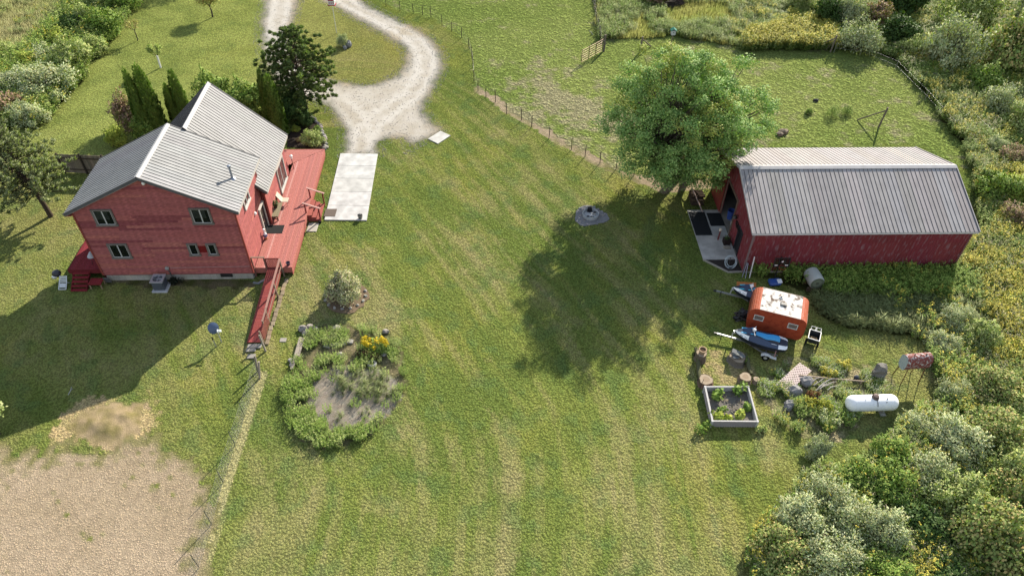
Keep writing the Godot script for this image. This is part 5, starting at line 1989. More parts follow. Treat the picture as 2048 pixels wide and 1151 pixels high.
func shrubs():
	rng.seed = 45
	var kinds := {
		"green": bush(20, 300, 0.085, 0.034, GREENS), "silver": bush(22, 300, 0.08, 0.020, SILVERS, 1.0, 0.0), "olive": bush(20, 280, 0.085, 0.026, OLIVES),
		"dark": bush(18, 260, 0.09, 0.036, DARKS), "red": bush(18, 240, 0.085, 0.03, REDS), "lime": bush(16, 280, 0.08, 0.034, YELLOWGREENS),
		"silver_loose": bush(26, 200, 0.08, 0.021, SILVERS, 1.15, -0.2, 0.78), "olive_loose": bush(26, 200, 0.085, 0.025, OLIVES, 1.1, 0.0, 0.78),
		"brown_loose": bush(24, 330, 0.075, 0.026, [Color(0.33, 0.33, 0.18), Color(0.38, 0.32, 0.2), Color(0.26, 0.29, 0.13), Color(0.42, 0.40, 0.26)], 1.0, 0.0, 0.62),
		"gold": bush(24, 220, 0.08, 0.030, [Color(0.32, 0.34, 0.125), Color(0.38, 0.31, 0.135), Color(0.23, 0.28, 0.085), Color(0.17, 0.235, 0.07)], 1.1, 0.1, 0.74),
	}
	var wood := stems(9, 0.85, 0.5, 0.028, lin(0.12, 0.095, 0.07))
	# base point, radius, height, kind, label, group
	var rows := [
		# round the house
		[Vector3(-27.36, 0.00, -59.81), 2.0, 2.3, "green", "broad round green shrub behind the house ridge's far end", "shrubs behind the house"],
		[Vector3(-23.70, 0.00, -58.42), 2.2, 2.3, "green", "big round green shrub between the far roof slope and the pine", "shrubs behind the house"],
		[Vector3(-33.14, 0.00, -55.61), 1.85, 2.5, "red", "reddish-leaved shrub left of the arborvitae pair", ""],
		[Vector3(-31.52, 0.00, -54.05), 1.2, 1.6, "green", "low green shrub at the foot of the arborvitae pair", ""],
		[Vector3(-33.40, 0.00, -52.75), 1.15, 1.5, "lime", "bright yellow-green shrub beside the board fence", ""],
		[Vector3(-19.47, 0.00, -57.17), 1.7, 2.3, "dark", "dark green shrub under the pine by the flower bed", ""],
		[Vector3(-18.37, 0.00, -56.20), 1.0, 1.2, "dark", "small dark shrub at the back of the stone-edged flower bed", ""],
		[Vector3(-17.09, 0.00, -53.21), 0.95, 1.0, "olive_loose", "grey-green lavender-like bush in the stone-edged flower bed", ""],
		[Vector3(-11.07, 0.00, -34.73), 1.42, 1.75, "brown_loose", "round grey-green shrub ringed with stones on the front lawn", ""],
		[Vector3(-17.73, 0.00, -71.39), 0.78, 1.25, "silver", "round dark-centred bush with boulders on the driveway's grass island", ""],
		# hedgerow at the top left
		[Vector3(-43.25, 0.00, -79.15), 1.8, 2.4, "green", "green hedgerow shrub nearest the top edge beside the far lawn", "hedgerow shrubs"],
		[Vector3(-45.70, 0.00, -79.33), 1.7, 2.0, "olive", "yellowish hedgerow shrub at the top edge, meadow side", "hedgerow shrubs"],
		[Vector3(-42.64, 0.00, -73.19), 2.0, 2.4, "green", "large leafy green hedgerow shrub opposite the bare little tree", "hedgerow shrubs"],
		[Vector3(-45.46, 0.00, -74.53), 1.6, 1.9, "olive", "olive hedgerow shrub behind the large leafy one", "hedgerow shrubs"],
		[Vector3(-45.88, 0.00, -72.85), 1.4, 2.0, "dark", "darkest rounded hedgerow shrub on the meadow side", "hedgerow shrubs"],
		[Vector3(-42.14, 0.00, -68.91), 1.4, 1.5, "olive", "low olive hedgerow shrub at the lawn edge", "hedgerow shrubs"],
		[Vector3(-46.39, 0.00, -70.53), 1.5, 1.6, "lime", "bright low hedgerow shrub among yellow weeds", "hedgerow shrubs"],
		[Vector3(-42.56, 0.00, -65.54), 1.9, 2.3, "olive_loose", "tall loose olive hedgerow shrub midway along the row", "hedgerow shrubs"],
		[Vector3(-45.70, 0.00, -66.67), 1.7, 1.7, "silver", "pale hedgerow shrub above the yellowish weeds", "hedgerow shrubs"],
		[Vector3(-47.05, 0.00, -65.59), 1.5, 1.5, "lime", "light green hedgerow shrub near the meadow's corner", "hedgerow shrubs"],
		[Vector3(-43.06, 0.00, -60.69), 2.5, 2.4, "silver_loose", "widest silvery hedgerow shrub, lower middle of the row", "hedgerow shrubs"],
		[Vector3(-46.00, 0.00, -61.53), 2.0, 2.0, "silver", "silvery hedgerow shrub by the left frame edge", "hedgerow shrubs"],
		[Vector3(-41.89, 0.00, -61.47), 1.2, 1.4, "green", "small green hedgerow shrub on the lawn side of the widest one", "hedgerow shrubs"],
		[Vector3(-42.27, 0.00, -55.92), 1.7, 1.8, "silver", "grey hedgerow shrub at the row's lower end by the pine", "hedgerow shrubs"],
		[Vector3(-44.71, 0.00, -56.94), 1.8, 1.8, "red", "brownish hedgerow shrub at the left edge above the pine", "hedgerow shrubs"],
		[Vector3(-50.61, 0.00, -67.34), 1.6, 1.5, "olive", "olive hedgerow shrub half cut by the left frame edge", "hedgerow shrubs"],
		# beyond the paddock, top right
		[Vector3(15.84, 0.00, -83.23), 2.0, 1.6, "red", "rusty brown shrub round the brush heap at the top", "shrubs beyond the paddock"],
		[Vector3(33.82, 0.00, -78.32), 2.2, 2.8, "dark", "tall dark shrub behind the goldenrod bank", "shrubs beyond the paddock"],
		[Vector3(32.13, 0.00, -82.19), 1.8, 2.2, "olive", "olive shrub at the top edge above the goldenrod bank", "shrubs beyond the paddock"],
		[Vector3(35.42, 0.00, -72.39), 2.4, 2.6, "silver_loose", "round silvery shrub at the paddock's upper right corner", "shrubs beyond the paddock"],
		[Vector3(35.84, 0.00, -78.14), 2.2, 3.0, "silver", "silvery shrub standing taller behind the round one", "shrubs beyond the paddock"],
		[Vector3(38.99, 0.00, -78.25), 2.0, 2.3, "red", "brown-leaved shrub at the top between silvery and dark ones", "shrubs beyond the paddock"],
		[Vector3(40.31, 0.00, -73.70), 2.4, 2.6, "dark", "dark green shrub right of the round silvery one", "shrubs beyond the paddock"],
		[Vector3(43.11, 0.00, -81.25), 2.6, 3.4, "dark", "dark tall shrub at the top edge near the right corner", "shrubs beyond the paddock"],
		[Vector3(40.15, 0.00, -71.21), 1.5, 1.6, "olive_loose", "pale low shrub at the edge of the shaded paddock corner", "shrubs beyond the paddock"],
		[Vector3(43.23, 0.00, -69.35), 2.9, 4.2, "silver_loose", "large dusky grey-green willow in the upper right thicket", "shrubs beyond the paddock"],
		[Vector3(48.83, 0.00, -77.60), 3.0, 4.4, "olive_loose", "tall dusky olive shrub behind the large willow, at the top edge", "shrubs beyond the paddock"],
		[Vector3(48.85, 0.00, -68.48), 3.1, 4.6, "gold", "tall sunlit golden-leaved shrub at the upper right edge", "shrubs beyond the paddock"],
		[Vector3(54.85, 0.00, -76.58), 3.0, 4.2, "silver", "pale shrub cut by the frame's upper right corner", "shrubs beyond the paddock"],
		[Vector3(44.49, 0.00, -64.33), 1.9, 2.0, "green", "green shrub below the golden-leaved one", "shrubs beyond the paddock"],
		[Vector3(44.22, 0.00, -60.17), 2.0, 2.2, "silver_loose", "light silvery shrub right of the paddock's wire", "shrubs beyond the paddock"],
		[Vector3(44.62, 0.00, -56.78), 2.2, 2.0, "olive", "olive shrub at the right edge beside the wire fence", "shrubs beyond the paddock"],
		[Vector3(40.86, 0.00, -53.89), 1.3, 1.2, "silver", "small pale shrub level with the barn's far roof edge", "shrubs beyond the paddock"],
		[Vector3(41.50, 0.00, -51.67), 1.6, 1.4, "red", "low brownish shrub at the right edge above the dark mound", "shrubs beyond the paddock"],
		[Vector3(37.71, 0.00, -47.08), 2.0, 1.9, "green", "dark leafy mound of a shrub by the barn's far right corner", "shrubs beyond the paddock"],
		[Vector3(39.55, 0.00, -46.80), 2.1, 1.9, "lime", "lighter leafy mound at the right edge past the barn", "shrubs beyond the paddock"],
		[Vector3(37.82, 0.00, -43.64), 1.7, 1.4, "red", "brown-tinged shrub at the right edge amid goldenrod", "shrubs beyond the paddock"],
		# right-hand bank and the lower right thicket
		[Vector3(28.56, 0.00, -32.87), 1.3, 1.4, "silver_loose", "pale feathery shrub where the mown strip ends at the right bank", "shrubs on the right bank"],
		[Vector3(26.94, 0.00, -30.91), 1.2, 1.2, "silver", "grey shrub right of the rusty oil tank", "shrubs on the right bank"],
		[Vector3(29.35, 0.00, -31.38), 1.5, 1.5, "olive", "olive shrub amid goldenrod right of the oil tank", "shrubs on the right bank"],
		[Vector3(25.91, 0.00, -26.97), 1.2, 1.2, "silver_loose", "light shrub right of the white tank at the lawn's edge", "shrubs on the right bank"],
		[Vector3(28.61, 0.00, -27.39), 1.7, 1.6, "gold", "golden shrub at the right bank level with the white tank", "shrubs on the right bank"],
		[Vector3(16.89, 0.00, -23.08), 0.85, 1.25, "silver", "lone silvery bush on the lawn below the garden weeds", ""],
		[Vector3(22.88, 0.00, -24.45), 1.3, 1.2, "silver_loose", "pale low shrub at the lawn's lower right corner", "lower right thicket"],
		[Vector3(20.66, 0.00, -22.61), 1.4, 1.3, "green", "green low shrub edging the lower right thicket", "lower right thicket"],
		[Vector3(24.44, 0.00, -23.48), 1.9, 1.9, "silver", "broad grey-green shrub inside the lower right thicket", "lower right thicket"],
		[Vector3(26.99, 0.00, -24.19), 1.9, 1.8, "gold", "gold-green shrub at the right edge of the lower thicket", "lower right thicket"],
		[Vector3(18.60, 0.00, -21.33), 1.3, 1.2, "green", "dark green thicket shrub at the lawn's edge", "lower right thicket"],
		[Vector3(19.87, 0.00, -20.76), 1.6, 1.5, "green", "deep green bush in the middle of the lower thicket's front", "lower right thicket"],
		[Vector3(22.23, 0.00, -21.40), 1.6, 1.7, "silver_loose", "yellow-white sunlit shrub in the thicket's middle", "lower right thicket"],
		[Vector3(16.24, 0.00, -20.11), 1.4, 1.6, "silver_loose", "silvery shrub where the thicket bulges into the lawn", "lower right thicket"],
		[Vector3(14.59, 0.00, -18.81), 1.6, 1.8, "silver", "big pale shrub at the thicket's left front", "lower right thicket"],
		[Vector3(17.06, 0.00, -18.58), 1.6, 1.8, "silver_loose", "pale yellowish shrub left of the dark hollow in the thicket", "lower right thicket"],
		[Vector3(18.70, 0.00, -18.20), 1.5, 1.9, "silver", "blue-grey shrub in the thicket's centre", "lower right thicket"],
		[Vector3(13.35, 0.00, -16.94), 1.5, 1.7, "gold", "golden-tinged shrub lowest at the thicket's left end", "lower right thicket"],
		[Vector3(15.38, 0.00, -16.34), 1.7, 1.9, "silver_loose", "large pale yellow shrub at the bottom edge", "lower right thicket"],
		[Vector3(20.63, 0.00, -18.64), 1.6, 1.4, "dark", "dark green shrub in the thicket's shaded hollow", "lower right thicket"],
		[Vector3(22.90, 0.00, -19.79), 1.7, 1.9, "olive_loose", "dusky loose shrub above the thicket's shaded hollow", "lower right thicket"],
		[Vector3(23.59, 0.00, -17.88), 2.0, 2.7, "gold", "tall brown-gold shrub at the lower right corner", "lower right thicket"],
		[Vector3(26.30, 0.00, -19.85), 1.9, 2.5, "gold", "tall gold-leaved shrub at the right edge above the corner", "lower right thicket"],
		[Vector3(24.73, 0.00, -16.11), 2.0, 2.5, "gold", "golden shrub cut by the bottom right corner", "lower right thicket"],
		[Vector3(17.93, 0.00, -16.01), 1.5, 1.3, "green", "low green shrub at the bottom edge right of the pale yellow one", "lower right thicket"],
		[Vector3(20.70, 0.00, -16.30), 1.4, 1.1, "dark", "dark low shrub at the bottom edge below the hollow", "lower right thicket"],
		[Vector3(26.35, 0.00, -21.62), 1.7, 1.8, "olive", "olive shrub at the right edge between two gold ones", "lower right thicket"],
	]
	for e in rows:
		var cat := "bush" if "bush" in e[4] else "shrub"
		var sx: float = e[1] * rng.randf_range(0.94, 1.06)
		if e[5] == "hedgerow shrubs": sx *= 1.15
		plant("shrub", e[4], cat, e[0], kinds[e[3]], wood, Vector3(sx, e[2] * 1.1, sx), rng.randf() * TAU, e[5])
	var ml := thing("mulch_ring", "round brown mulch patch under the stone-ringed lawn shrub", "mulch", Vector3(-11.01, 0.00, -34.73))
	var mq := MB.new()
	mq.col = lin(0.24, 0.18, 0.12)
	var mp := PackedVector2Array()
	for k in 24: mp.append(Vector2(cos(TAU * k / 24.0), sin(TAU * k / 24.0)) * rng.randf_range(1.3, 1.55))
	flat_poly(mq, mp, 0.0, 0.045)
	put(mq, "mulch", M.soil, ml)
	# stones round the lawn shrub, and boulders by the island's bush
	rng.seed = 46
	for k in 16:
		var a := TAU * k / 16.0
		if a > 3.5 and a < 5.6: continue
		var p := Vector3(-11.11, 0.00, -34.92) + Vector3(cos(a) * 1.35, 0.05, sin(a) * 1.25)
		var s := thing("ring_stone", "one of the pale stones ringing the round lawn shrub", "stone", p, rng.randf() * TAU, "stones ringing the lawn shrub")
		var mb := MB.new()
		mb.col = vary(lin(0.42, 0.40, 0.36), 0.12)
		mb.lump(Vector3.ZERO, Vector3(0.14, 0.10, 0.11), k, 0.25, 5, 8)
		put(mb, "stone", M.stone, s)
	for e in [[Vector3(-17.16, 0.00, -71.41), 0.34, "larger grey boulder leaning against the island's bush"], [Vector3(-17.42, 0.00, -70.84), 0.2, "smaller boulder at the foot of the island's bush"]]:
		var s := thing("boulder", e[2], "boulder", e[0])
		var mb := MB.new()
		mb.col = lin(0.36, 0.36, 0.37)
		mb.lump(Vector3(0, e[1] * 0.7, 0), Vector3(e[1], e[1] * 1.2, e[1]), 7, 0.3, 7, 10)
		put(mb, "stone", M.stone, s)
	# the flower bed by the deck with its stone edge
	var bed := PackedVector2Array([Vector2(-19.49, -54.39), Vector2(-18.99, -57.02), Vector2(-18.16, -57.72), Vector2(-17.06, -56.24), Vector2(-15.93, -53.09), Vector2(-15.99, -52.55), Vector2(-18.01, -52.57), Vector2(-19.13, -52.69)])
	var q := MB.new()
	q.col = lin(0.05, 0.038, 0.03)
	var pr := PackedVector2Array()
	var bo := Vector3(-17.94, 0.00, -54.20)
	for p in bed: pr.append(p - Vector2(bo.x, bo.z))
	var fb := thing("flower_bed", "dark mulched flower bed between deck and pine", "flower bed", bo)
	flat_poly(q, pr, 0.0, 0.06)
	put(q, "mulch", M.soil, fb)
	var line := [Vector3(-18.00, 0.00, -57.38), Vector3(-17.41, 0.00, -56.65), Vector3(-16.92, 0.00, -55.75), Vector3(-16.52, 0.00, -54.79), Vector3(-16.16, 0.00, -53.85), Vector3(-15.88, 0.00, -52.86), Vector3(-15.93, 0.00, -52.25)]
	var kk := 0
	for k in line.size() - 1:
		for j in 3:
			var p: Vector3 = line[k].lerp(line[k + 1], j / 3.0)
			var s := thing("edging_stone", "one of the pale rounded stones edging the flower bed by the deck", "stone", p + Vector3(rng.randf_range(-0.08, 0.08), 0.08, 0), rng.randf() * TAU, "stones edging the flower bed")
			var mb := MB.new()
			mb.col = vary(lin(0.42, 0.38, 0.34), 0.22)
			mb.lump(Vector3.ZERO, Vector3(0.19, 0.14, 0.16) * rng.randf_range(0.8, 1.25), kk, 0.25, 5, 8)
			put(mb, "stone", M.stone, s)
			kk += 1
	for e in [[Vector3(-18.32, 0.00, -53.56), 0.35, "small red-leaved plant in the flower bed by the deck", "red"], [Vector3(-18.94, 0.00, -55.21), 0.5, "yellow-tipped small plant at the back of the flower bed", "lime"], [Vector3(-17.13, 0.00, -55.26), 0.45, "low green plant by the bed's stone edge", "green"]]:
		plant("bed_plant", e[2], "plant", e[0], kinds[e[3]], wood, Vector3.ONE * e[1], rng.randf() * TAU)


# ---------------------------------------------------------------- weeds
func weed_mesh(kind: String) -> ArrayMesh:
	var mb := MB.new()
	if kind == "grass":
		for k in 46:
			var a := rng.randf() * TAU
			var o := Vector3(cos(a), 0, sin(a))
			var h := rng.randf_range(0.5, 0.95)
			var b := o * rng.randf_range(0.0, 0.12)
			mb.col = vary(lin(0.17, 0.20, 0.08), 0.3)
			var side := Vector3(-o.z, 0, o.x) * 0.013
			var m := b + o * 0.16 + Vector3(0, h * 0.7, 0)
			var t := b + o * rng.randf_range(0.3, 0.6) + Vector3(0, h * 0.8, 0)
			var no := (Vector3.UP + o * 0.5).normalized()
			mb.tri(b - side, b + side, m, no, no, no)
			mb.tri(m - side, m + side, t, no, no, no)
		return mb.mesh()
	var n := 13
	for k in n:
		var a := TAU * k / n + rng.randf_range(-0.4, 0.4)
		var f := sqrt(rng.randf()) * 0.42
		var b := Vector3(cos(a) * f, 0, sin(a) * f)
		var h := rng.randf_range(0.65, 1.05)
		var tip := b * 1.35 + Vector3(0, h, 0)
		for j in 16:
			var g := rng.randf_range(0.2, 0.95)
			var d := rdir(); d.y = absf(d.y) * 0.6
			var cols: Array = GREENS if kind != "olive" else OLIVES
			mb.col = vary(cols[rng.randi() % 4], 0.2)
			var nn := (Vector3.UP + rdir() * 0.6).normalized()
			var dir := (d - nn * nn.dot(d)).normalized()
			mb.leaf(b.lerp(tip, g), dir, nn, rng.randf_range(0.10, 0.17), 0.028, Vector3.UP * 0.5)
		if kind == "gold" or (kind == "half" and k % 3 == 0):
			for j in 15:
				var d := rdir()
				mb.col = vary(GOLD[rng.randi() % 3], 0.2)
				mb.leaf(tip + d * Vector3(0.09, 0.12, 0.09), rdir(), (Vector3.UP + rdir() * 0.6).normalized(), 0.085, 0.032, Vector3.UP * 0.6)
		if kind == "white":
			for j in 5:
				mb.col = lin(0.62, 0.60, 0.55)
				mb.leaf(tip + rdir() * 0.10, rdir(), Vector3.UP, 0.05, 0.024, Vector3.UP)
		if kind == "pale":
			for j in 10:
				mb.col = vary(lin(0.30, 0.28, 0.17), 0.15)
				mb.leaf(tip + rdir() * 0.10, rdir(), (Vector3.UP + rdir() * 0.5).normalized(), 0.07, 0.025, Vector3.UP * 0.6)
	return mb.mesh()


func weeds():
	rng.seed = 61
	var meshes := {}
	for k in ["green", "olive", "gold", "half", "white", "pale", "grass"]: meshes[k] = weed_mesh(k)
	var lists := {}
	var tint := {}
	for k in meshes: lists[k] = []; tint[k] = PackedColorArray()
	var clear := [[Vector3(20.47, 0.00, -36.54), 0.95], [Vector3(18.17, 0.00, -37.34), 0.75], [Vector3(23.80, 0.00, -28.09), 0.9], [Vector3(21.09, 0.00, -26.22), 1.0], [Vector3(17.16, 0.00, -28.61), 0.9], [Vector3(22.25, 0.00, -28.71), 0.5], [Vector3(17.71, 0.00, -28.01), 0.45], [Vector3(18.37, 0.00, -27.38), 0.5], [Vector3(19.38, 0.00, -28.27), 0.35]]
	var add := func(k: String, p: Vector3, s: float):
		for e in clear:
			if p.distance_to(e[0]) < e[1] and s > 0.3: return
		lists[k].append(Transform3D(Basis(Vector3.UP, rng.randf() * TAU).scaled(Vector3(s, s * rng.randf_range(0.8, 1.2), s)), p))
		tint[k].append(Color.WHITE * rng.randf_range(0.72, 1.25))
	# the right bank
	var r: Rect2 = Z.brush[1]
	for k in 60000:
		var q := Vector2(rng.randf_range(10.0, minf(70.0, r.end.x)), rng.randf_range(-88.0, -12.0))
		if not in_view(q.x, q.y, 3.0): continue
		var w := q + Vector2(nz_mid.get_noise_2dv(q), nz_mid.get_noise_2d(q.y, q.x)) * 0.6
		if not inside("brush", w): continue
		var g := nz_big.get_noise_2dv(q * 2.2) + nz_mid.get_noise_2dv(q * 0.7) * 0.5
		var px := (q.x - 24.0)
		var kind := "green"
		var shade_side: bool = q.y > -38.5 and q.y < -31.0 and q.x < 31.0
		var far_right: bool = q.x > 29.0 and q.y > -50.0 and q.y < -24.0
		var u := rng.randf()
		if shade_side:
			kind = "grass" if q.y > -35.6 else "green"
			if u < 0.06 and q.x > 25.0: kind = "half"
		elif far_right:
			kind = "gold" if g + u * 0.8 > 0.50 else "olive" if u < 0.4 else "green"
			if u > 0.88: kind = "pale"
		else:
			kind = "olive" if u < 0.35 else "green" if u < 0.7 else "half" if u < 0.82 else "pale" if u < 0.93 else "gold"
		if q.y < -52.0 and rng.randf() < 0.45: continue
		add.call(kind, Vector3(q.x, 0, q.y), rng.randf_range(0.65, 1.15))
	# the bank of goldenrod at the paddock's far side and the rough field
	var bank := PackedVector2Array([Vector2(23.16, -71.98), Vector2(24.18, -74.32), Vector2(28.53, -76.89), Vector2(33.26, -78.30), Vector2(33.88, -75.85), Vector2(32.96, -72.31)])
	zone("bank", bank)
	for k in 900:
		var b: Rect2 = Z.bank[1]
		var q := b.position + Vector2(rng.randf(), rng.randf()) * b.size
		if inside("bank", q): add.call("gold" if rng.randf() < 0.7 else "olive", Vector3(q.x, 0, q.y), rng.randf_range(0.9, 1.35))
	for k in 5200:
		var b: Rect2 = Z.rough[1]
		var q := b.position + Vector2(rng.randf(), rng.randf()) * b.size
		if q.y < -92.0 or not inside("rough", q): continue
		var g := nz_mid.get_noise_2dv(q * 0.6)
		if g < -0.12 and q.x < 24.0: continue
		var u := rng.randf()
		add.call("grass" if u < 0.55 else "green" if u < 0.8 else "olive" if u < 0.93 or q.x < 22.0 else "gold", Vector3(q.x, 0, q.y), rng.randf_range(0.5, 1.1))
	# the hedgerow's foot and the meadow
	for k in 13000:
		var b: Rect2 = Z.hedge[1].merge(Z.meadow[1])
		var q := b.position + Vector2(rng.randf(), rng.randf()) * b.size
		if q.y < -92.0 or not in_view(q.x, q.y, 3.0): continue
		var u := rng.randf()
		if inside("hedge", q): add.call("green" if u < 0.6 else "olive" if u < 0.93 else "half", Vector3(q.x, 0, q.y), rng.randf_range(0.8, 1.6))
		elif inside("meadow", q) and nz_mid.get_noise_2dv(q) > 0.0 and k % 2 == 0: add.call("olive" if u < 0.2 else "grass" if u < 0.93 else "half", Vector3(q.x, 0, q.y), rng.randf_range(0.5, 0.95))
	# garden weeds
	for k in 2600:
		var b: Rect2 = Z.garden[1]
		var q := b.position + Vector2(rng.randf(), rng.randf()) * b.size
		if not inside("garden", q): continue
		if nz_small.get_noise_2dv(q * 0.6) < 0.0 or rng.randf() < 0.2: continue
		var u := rng.randf()
		var low: bool = q.y > -26.5
		add.call(("green" if u < 0.5 else "olive" if u < 0.75 else "half" if u < 0.9 else "white") if low else ("olive" if u < 0.3 else "green" if u < 0.55 else "white" if u < 0.85 else "half"), Vector3(q.x, 0, q.y), rng.randf_range(0.28, 0.48) if not low else rng.randf_range(0.38, 0.68))
	# the pond's rim
	for k in 3400:
		var b: Rect2 = Z.pond[1]
		var q := b.position + Vector2(rng.randf(), rng.randf()) * b.size
		if not inside("pond", q): continue
		var bed := inside("pond_bed", q)
		var u := rng.randf()
		if bed:
			if q.y < -26.5 and q.x > -10.2 and u < 0.26: add.call("grass", Vector3(q.x, 0, q.y), rng.randf_range(0.4, 0.8))
			elif u < 0.07: add.call("grass" if u < 0.05 else "green", Vector3(q.x, 0, q.y), rng.randf_range(0.3, 0.6))
			continue
		var left: bool = q.x < -10.5 and q.y > -28.0
		if left or (q.y > -24.9 and q.x < -8.0):
			if u < 0.62 and nz_small.get_noise_2dv(q * 0.8) > -0.25: add.call("green" if u < 0.42 else "olive", Vector3(q.x, 0, q.y), rng.randf_range(0.3, 0.66))
		elif u < 0.42 and nz_small.get_noise_2dv(q * 0.7) > -0.05:
			add.call("green" if u < 0.18 else "olive" if u < 0.33 else "grass", Vector3(q.x, 0, q.y), rng.randf_range(0.3, 0.6))
	var names := {"green": ["weeds", "leafy green weeds along the banks and beds"], "olive": ["olive_weeds", "olive-green tall weeds along the banks"], "gold": ["goldenrod", "yellow flowering goldenrod on the right bank"],
		"half": ["mixed_weeds", "weeds with a few yellow flower heads"], "white": ["daisy_weeds", "low weeds dotted with white flowers"], "pale": ["seeding_weeds", "weeds with pale seed heads"], "grass": ["tall_grass", "long arching uncut grass"]}
	for k in meshes:
		var o := scatter(names[k][0], meshes[k], M.leaf, lists[k], tint[k])
		o.set_meta("label", names[k][1])


# ---------------------------------------------------------------- pond and fire pit
func pond():
	rng.seed = 71
	# flat dead reeds over the dried bed
	var xs := []
	var cs := PackedColorArray()
	var b: Rect2 = Z.pond_bed[1]
	for k in 2600:
		var q := b.position + Vector2(rng.randf(), rng.randf()) * b.size
		if not inside("pond_bed", q): continue
		var dir := 0.75 + rng.randf_range(-0.35, 0.35)
		xs.append(Transform3D(Basis(Vector3.UP, dir) * Basis(Vector3.BACK, rng.randf_range(0.0, 0.25)).scaled(Vector3.ONE * rng.randf_range(0.5, 1.1)), Vector3(q.x, 0.02, q.y)))
		cs.append(vary(lin(0.34, 0.30, 0.245), 0.3))
	var mb := MB.new()
	for k in 5:
		var z := rng.randf_range(-0.12, 0.12)
		mb.tri(Vector3(-0.3, 0.02, z), Vector3(-0.3, 0.02, z + 0.018), Vector3(0.3, 0.05, z + rng.randf_range(-0.1, 0.1)), Vector3.UP, Vector3.UP, Vector3.UP)
	scatter("dead_reeds", mb.mesh(), M.grass_blade, xs, cs).set_meta("label", "flattened grey dead reeds over the dried pond bed")
	# timbers and stones on its rim
	for e in [[Vector3(-13.20, 0.00, -28.40), Vector3(-13.17, 0.00, -30.92), 0.20, "longer outer timber of the two lying by the pond bed"], [Vector3(-13.03, 0.00, -29.44), Vector3(-12.98, 0.00, -30.88), 0.14, "shorter inner timber of the two lying by the pond bed"]]:
		var a: Vector3 = e[0]
		var c: Vector3 = e[1]
		var t := thing("timber", e[3], "timber", (a + c) * 0.5, atan2(-(c.z - a.z), c.x - a.x), "timbers by the pond bed")
		var q := MB.new()
		q.col = lin(0.40, 0.35, 0.285)
		q.chamfer(Vector3(0, 0.22, 0), Vector3(a.distance_to(c), 0.10, e[2]), 0.015, Basis(Vector3.BACK, 0.05))
		put(q, "beam", M.old_wood, t)
		q = MB.new()
		q.col = lin(0.3, 0.27, 0.22)
		for s in [-0.7, 0.7]: q.box(Vector3(s, 0.08, 0), Vector3(0.14, 0.18, 0.3))
		put(q, "bearer", M.old_wood, t)
	var spots := [
		[Vector3(-13.23, 0.00, -31.78), 0.26, "largest pale stone heaped above the two timbers"], [Vector3(-12.90, 0.00, -32.00), 0.2, "rounded pale stone right of the largest above the timbers"], [Vector3(-13.00, 0.00, -31.44), 0.22, "flat pale stone in front of the heap above the timbers"], [Vector3(-12.44, 0.00, -31.79), 0.18, "long pale stone at the right end of the heap above the timbers"],
		[Vector3(-13.44, 0.00, -29.19), 0.17, "upper stone of the little heap left of the timbers"], [Vector3(-13.30, 0.00, -28.87), 0.15, "lower stone of the little heap left of the timbers"], [Vector3(-11.15, 0.00, -31.86), 0.24, "grey boulder at the top of the pond bed's rim"],
		[Vector3(-7.78, 0.00, -29.87), 0.2, "pale stone under the yellow flowers' right side"], [Vector3(-7.97, 0.00, -31.71), 0.18, "stone at the pond bed's upper right corner"], [Vector3(-10.52, 0.00, -29.65), 0.2, "half hidden stone in the weeds above the pond bed"]]
	var k := 0
	for e in spots:
		var s := thing("stone", e[2], "stone", e[0], rng.randf() * TAU)
		var q := MB.new()
		q.col = vary(lin(0.40, 0.37, 0.33), 0.12)
		q.lump(Vector3(0, e[1] * 0.5, 0), Vector3(e[1] * 1.25, e[1] * 0.8, e[1]), k + 30, 0.35, 6, 9)
		put(q, "stone_body", M.stone, s)
		k += 1
	var flats := [[Vector3(-11.45, 0.00, -30.45), "leftmost flat slab of the row above the pond bed"], [Vector3(-11.03, 0.00, -30.55), "second flat slab from the left above the pond bed"], [Vector3(-10.58, 0.00, -30.64), "middle-right flat slab above the pond bed"], [Vector3(-10.14, 0.00, -30.82), "rightmost flat slab of the row above the pond bed"]]
	for e in flats:
		var s := thing("flat_stone", e[1], "stone", e[0], rng.randf_range(-0.3, 0.3), "flat slabs above the pond bed")
		var q := MB.new()
		q.col = vary(lin(0.46, 0.43, 0.38), 0.1)
		q.chamfer(Vector3(0, 0.06, 0), Vector3(0.46, 0.12, 0.34), 0.04, Basis(Vector3.RIGHT, 0.05))
		put(q, "slab", M.stone, s)
	var tr := thing("planter_ring", "grey ring-shaped planter among reeds at the pond bed", "planter", Vector3(-8.45, 0.00, -28.97))
	var q := MB.new()
	q.col = lin(0.42, 0.43, 0.42)
	q.lathe([Vector2(0.15, 0.02), Vector2(0.27, 0.0), Vector2(0.30, 0.14), Vector2(0.24, 0.22), Vector2(0.16, 0.20), Vector2(0.14, 0.05)], 16)
	put(q, "ring", M.stone, tr)
	q = MB.new()
	q.col = lin(0.10, 0.10, 0.07)
	q.lathe([Vector2(0.0, 0.10), Vector2(0.15, 0.10)], 12)
	put(q, "soil", M.soil, tr)
	# the yellow flowers and dark docks behind the reeds
	var fl := thing("yellow_flowers", "bright yellow flower clump at the pond bed's upper right", "flowers", Vector3(-8.40, 0.00, -30.27))
	q = MB.new()
	for j in 24:
		var o := Vector3(rng.randf_range(-0.75, 0.75), rng.randf_range(0.55, 0.95), rng.randf_range(-0.4, 0.4))
		clump(q, o, Vector3.ONE * 0.13, 34, 0.085, 0.04, [Color(0.52, 0.36, 0.02), Color(0.56, 0.42, 0.03), Color(0.42, 0.32, 0.03)], 0.0, 0.4)
	put(q, "blossom", M.leaf, fl)
	q = MB.new()
	clump(q, Vector3(0, 0.38, 0), Vector3(0.85, 0.36, 0.5), 420, 0.13, 0.045, GREENS, 0.1)
	put(q, "foliage", M.leaf, fl)
